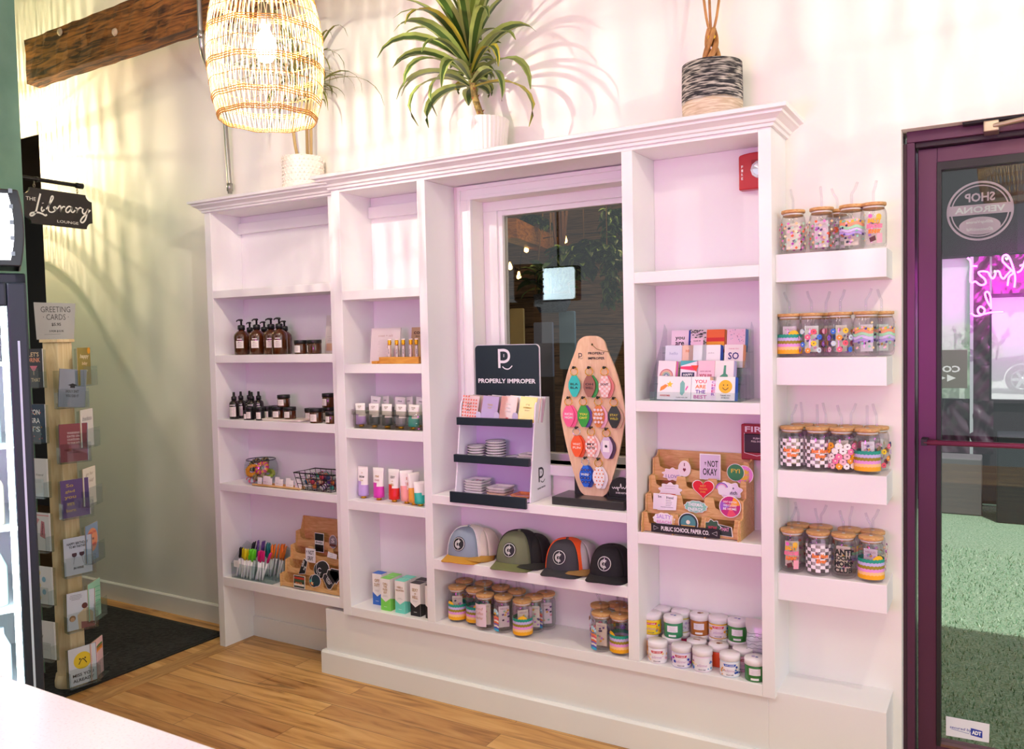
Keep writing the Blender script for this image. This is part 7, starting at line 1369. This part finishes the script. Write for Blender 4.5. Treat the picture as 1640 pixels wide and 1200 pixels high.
# slime jars
z = .3235; GJ = 'slime jars in the bottom right cell'; rj = .0335; hj = .072
def sjar(u, row, lvl, lab, c1, art=None, lidart=None, rot=0.25):
    y = (-.166, -.101, -.036)[row]; x = AY(u, 1050, y).x; t = thing('slime_jar', lab, 'jar', (x, y, z+(hj+.0004)*lvl), 0, GJ)
    MB().lathe([(0, 0), (.031, 0), (.0325, .003), (.0325, .048), (.031, .052), (0, .052)], M(c1, .3, coat=.4), 28).build('jar_body', t)
    MB().lathe([(.0325, .052), (.0338, .0525), (.034, .068), (.0325, .0718), (0, hj)], M('F2ECF0', .4), 28).build('lid', t)
    if art: put('label', art.mesh('label', lambda uu, vv, n: ((.0328+.00018*n)*math.cos(-PI/2+uu/.0328), (.0328+.00018*n)*math.sin(-PI/2+uu/.0328), vv)), t, (0, 0, 0), (0, 0, rot))
    if lidart: put('lid_sticker', lidart.mesh('lid_sticker', lambda uu, vv, n: (uu, vv, hj+.0006+.0002*n)), t)
    return t
def jl(base, band, sp, txt='slime', seed=0):
    a = Art(); r_ = random.Random(seed); a.rect(-.06, .045, .004, .047, base); a.poly([(-.022, .044), (.022, .044), (.018, .036), (-.018, .036)], band); a.text('NOT A BAKER', 0, .040, .0045, 'F6F0F4', .03)
    for q in range(16): a.disc(r_.choice((-1, 1))*r_.uniform(.018, .042), r_.uniform(.008, .036), r_.uniform(.0015, .005), r_.choice(sp), 8)
    a.text(txt, .0, .024, .009, 'C8A0C8', .032, shear=.3, bold=0); a.text('VEGAN SLIME', 0, .010, .004, '5A4A6A', .022); return a
def jl2(c, lab2='F0E6EE'):
    a = Art(); a.rect(-.02, .018, .022, .044, lab2); a.lines(-.001, .038, .028, 4, .004, '9A8A98', .0006); a.rect(-.014, .012, .006, .013, 'F0ECEE'); return a
MO = Art(); MO.disc(0, 0, .008, '8A5A40', 10); MO.disc(.008, .004, .005, 'C9A070', 8); MO2 = Art(); MO2.rect(-.012, .012, -.004, .004, '9A7A60'); MO3 = Art(); MO3.disc(-.006, .003, .006, 'B0A0D0', 8); MO3.disc(.006, 0, .005, '3A5AA8', 8)
sjar(1053.5, 0, 0, 'slime jar with a red band label, front left on the bottom shelf', 'F4ECF2', jl('F6F0F4', 'D81E3A', ('F0B8D0', 'F2D0A0')))
sjar(1091.5, 0, 0, 'slime jar with purple splashes, second in the front row', 'D8D0F0', jl('F4ECF4', 'C81E4A', ('A01AA8', 'B82AC0', '3A4AC0'), seed=2)); sjar(1125, 0, 0, 'slime jar with pastel confetti label, third in the front row', 'F0DDEA', jl('F2ECF2', 'F2ECF2', ('2A4AC8', 'E83A7A', 'F2D22A', '3AA0D0'), seed=3))
sjar(1169, 0, 0, 'slime jar with blue band label, fourth in the front row', 'E0EAF4', jl('F4F0F4', '1E5AC0', ('E8A03A', '1E4AA8', '2A8AC0'), seed=4)); sjar(1209, 0, 0, 'green slime jar with white label at the front right by the post', '2E7A34', jl2('x'), MO3)
sjar(1041, 1, 0, 'yellow-orange slime jar at floor level, leftmost second row', 'F2A02A'); sjar(1076, 1, 0, 'white-lidded jar under the green slime jar, second row', 'E8E0EC'); sjar(1116, 1, 0, 'jar with a brown charm on its lid, second row middle', 'D8A0B8', None, MO2); sjar(1151, 1, 0, 'orange-red slime jar with a charm on its lid, second row', 'E8501E', None, MO); sjar(1190, 1, 0, 'pink slime jar with plain lid, right of the second row', 'F0A8D0', jl('F2C8E0', 'C81E5A', ('C03A90', 'F4F0F4'), seed=7))
for u, c, a, ld, lb in ((1045, 'F2C81E', jl('F5D51E', 'D81E3A', ('F09A1E', 'F07A2A', '2A8AC8'), seed=8), None, 'yellow slime jar with orange splashes, stacked at the far left'), (1079, '2E8A5A', jl2('x'), MO3, 'green and violet slime jar with a white label, stacked second')): sjar(u, 1, 1, lb, c, a, ld)
for u, c, a, ld, lb, c0 in ((1060, 'E4D8EA', None, None, 'plain-lidded jar stacked in the back left corner', 'E8E0EC'), (1091, 'D8C05A', jl('E0D8E8', 'E8DCEC', ('B8A0D0',), seed=9), None, 'gold-rimmed jar stacked in the back row, second', 'C01E5A'), (1121, 'B8702A', jl2('x'), MO, 'brown and orange slime jar stacked in the back row', 'E0D0E0'), (1151, 'E8B02A', jl('F0DCE4', 'D81E3A', ('F0A01E', 'E8C81E', '2A9AD0'), seed=10), None, 'amber slime jar with red band stacked in the back row', 'E8DCE8'), (1181.5, '3A8A3A', jl2('x'), MO3, 'bright green slime jar stacked at the right of the back row', 'E4D8E4')):
    sjar(u, 2, 0, lb.replace('stacked', 'the one beneath, lower layer,'), c0); sjar(u, 2, 1, lb, c, a, ld)
sb = AY(1226, 1050, -.06); bgx = -.697
bg_ = thing('snack_pouch', 'pale foil pouch with dark scribbles standing at the right of the slime jars', 'pouch', (bgx, -.088, z)); vs = []; nx, nz = 12, 16
for sgn in (-1, 1):
    for j in range(nz+1):
        for i in range(nx+1):
            fx, fz = i/nx*2-1, j/nz; th = .016*(1-fx*fx)*math.sin(PI*min(1, fz*1.05+.08)) if fz < .86 else .0006; w = .040*(1-.12*math.sin(PI*fz)); vs.append((fx*w+.002*math.sin(fz*20), sgn*(th+.0006*math.sin(fx*9+fz*14)*(1 if fz < .86 else 0)), .172*fz))
o_ = (nx+1)*(nz+1); fs = [(s*o_+j*(nx+1)+i, s*o_+j*(nx+1)+i+1, s*o_+(j+1)*(nx+1)+i+1, s*o_+(j+1)*(nx+1)+i) for s in (0, 1) for j in range(nz) for i in range(nx)]
MB().add(vs, fs, M('D5D0E0', .25, metal=.3), None, True).build('bag', bg_); a = Art()
for k in range(7): a.stroke([(-.032+.009*i, .05+.013*k+random.uniform(-.003, .003)) for i in range(8)], .0012, '4A4A5A')
a.poly([(-.02, .02), (.0, .05), (.02, .02)], '3A8AC8'); a.poly([(-.03, .012), (-.012, .03), (-.005, .01)], 'B01E7A'); a.flat('print', bg_, base=.0185)
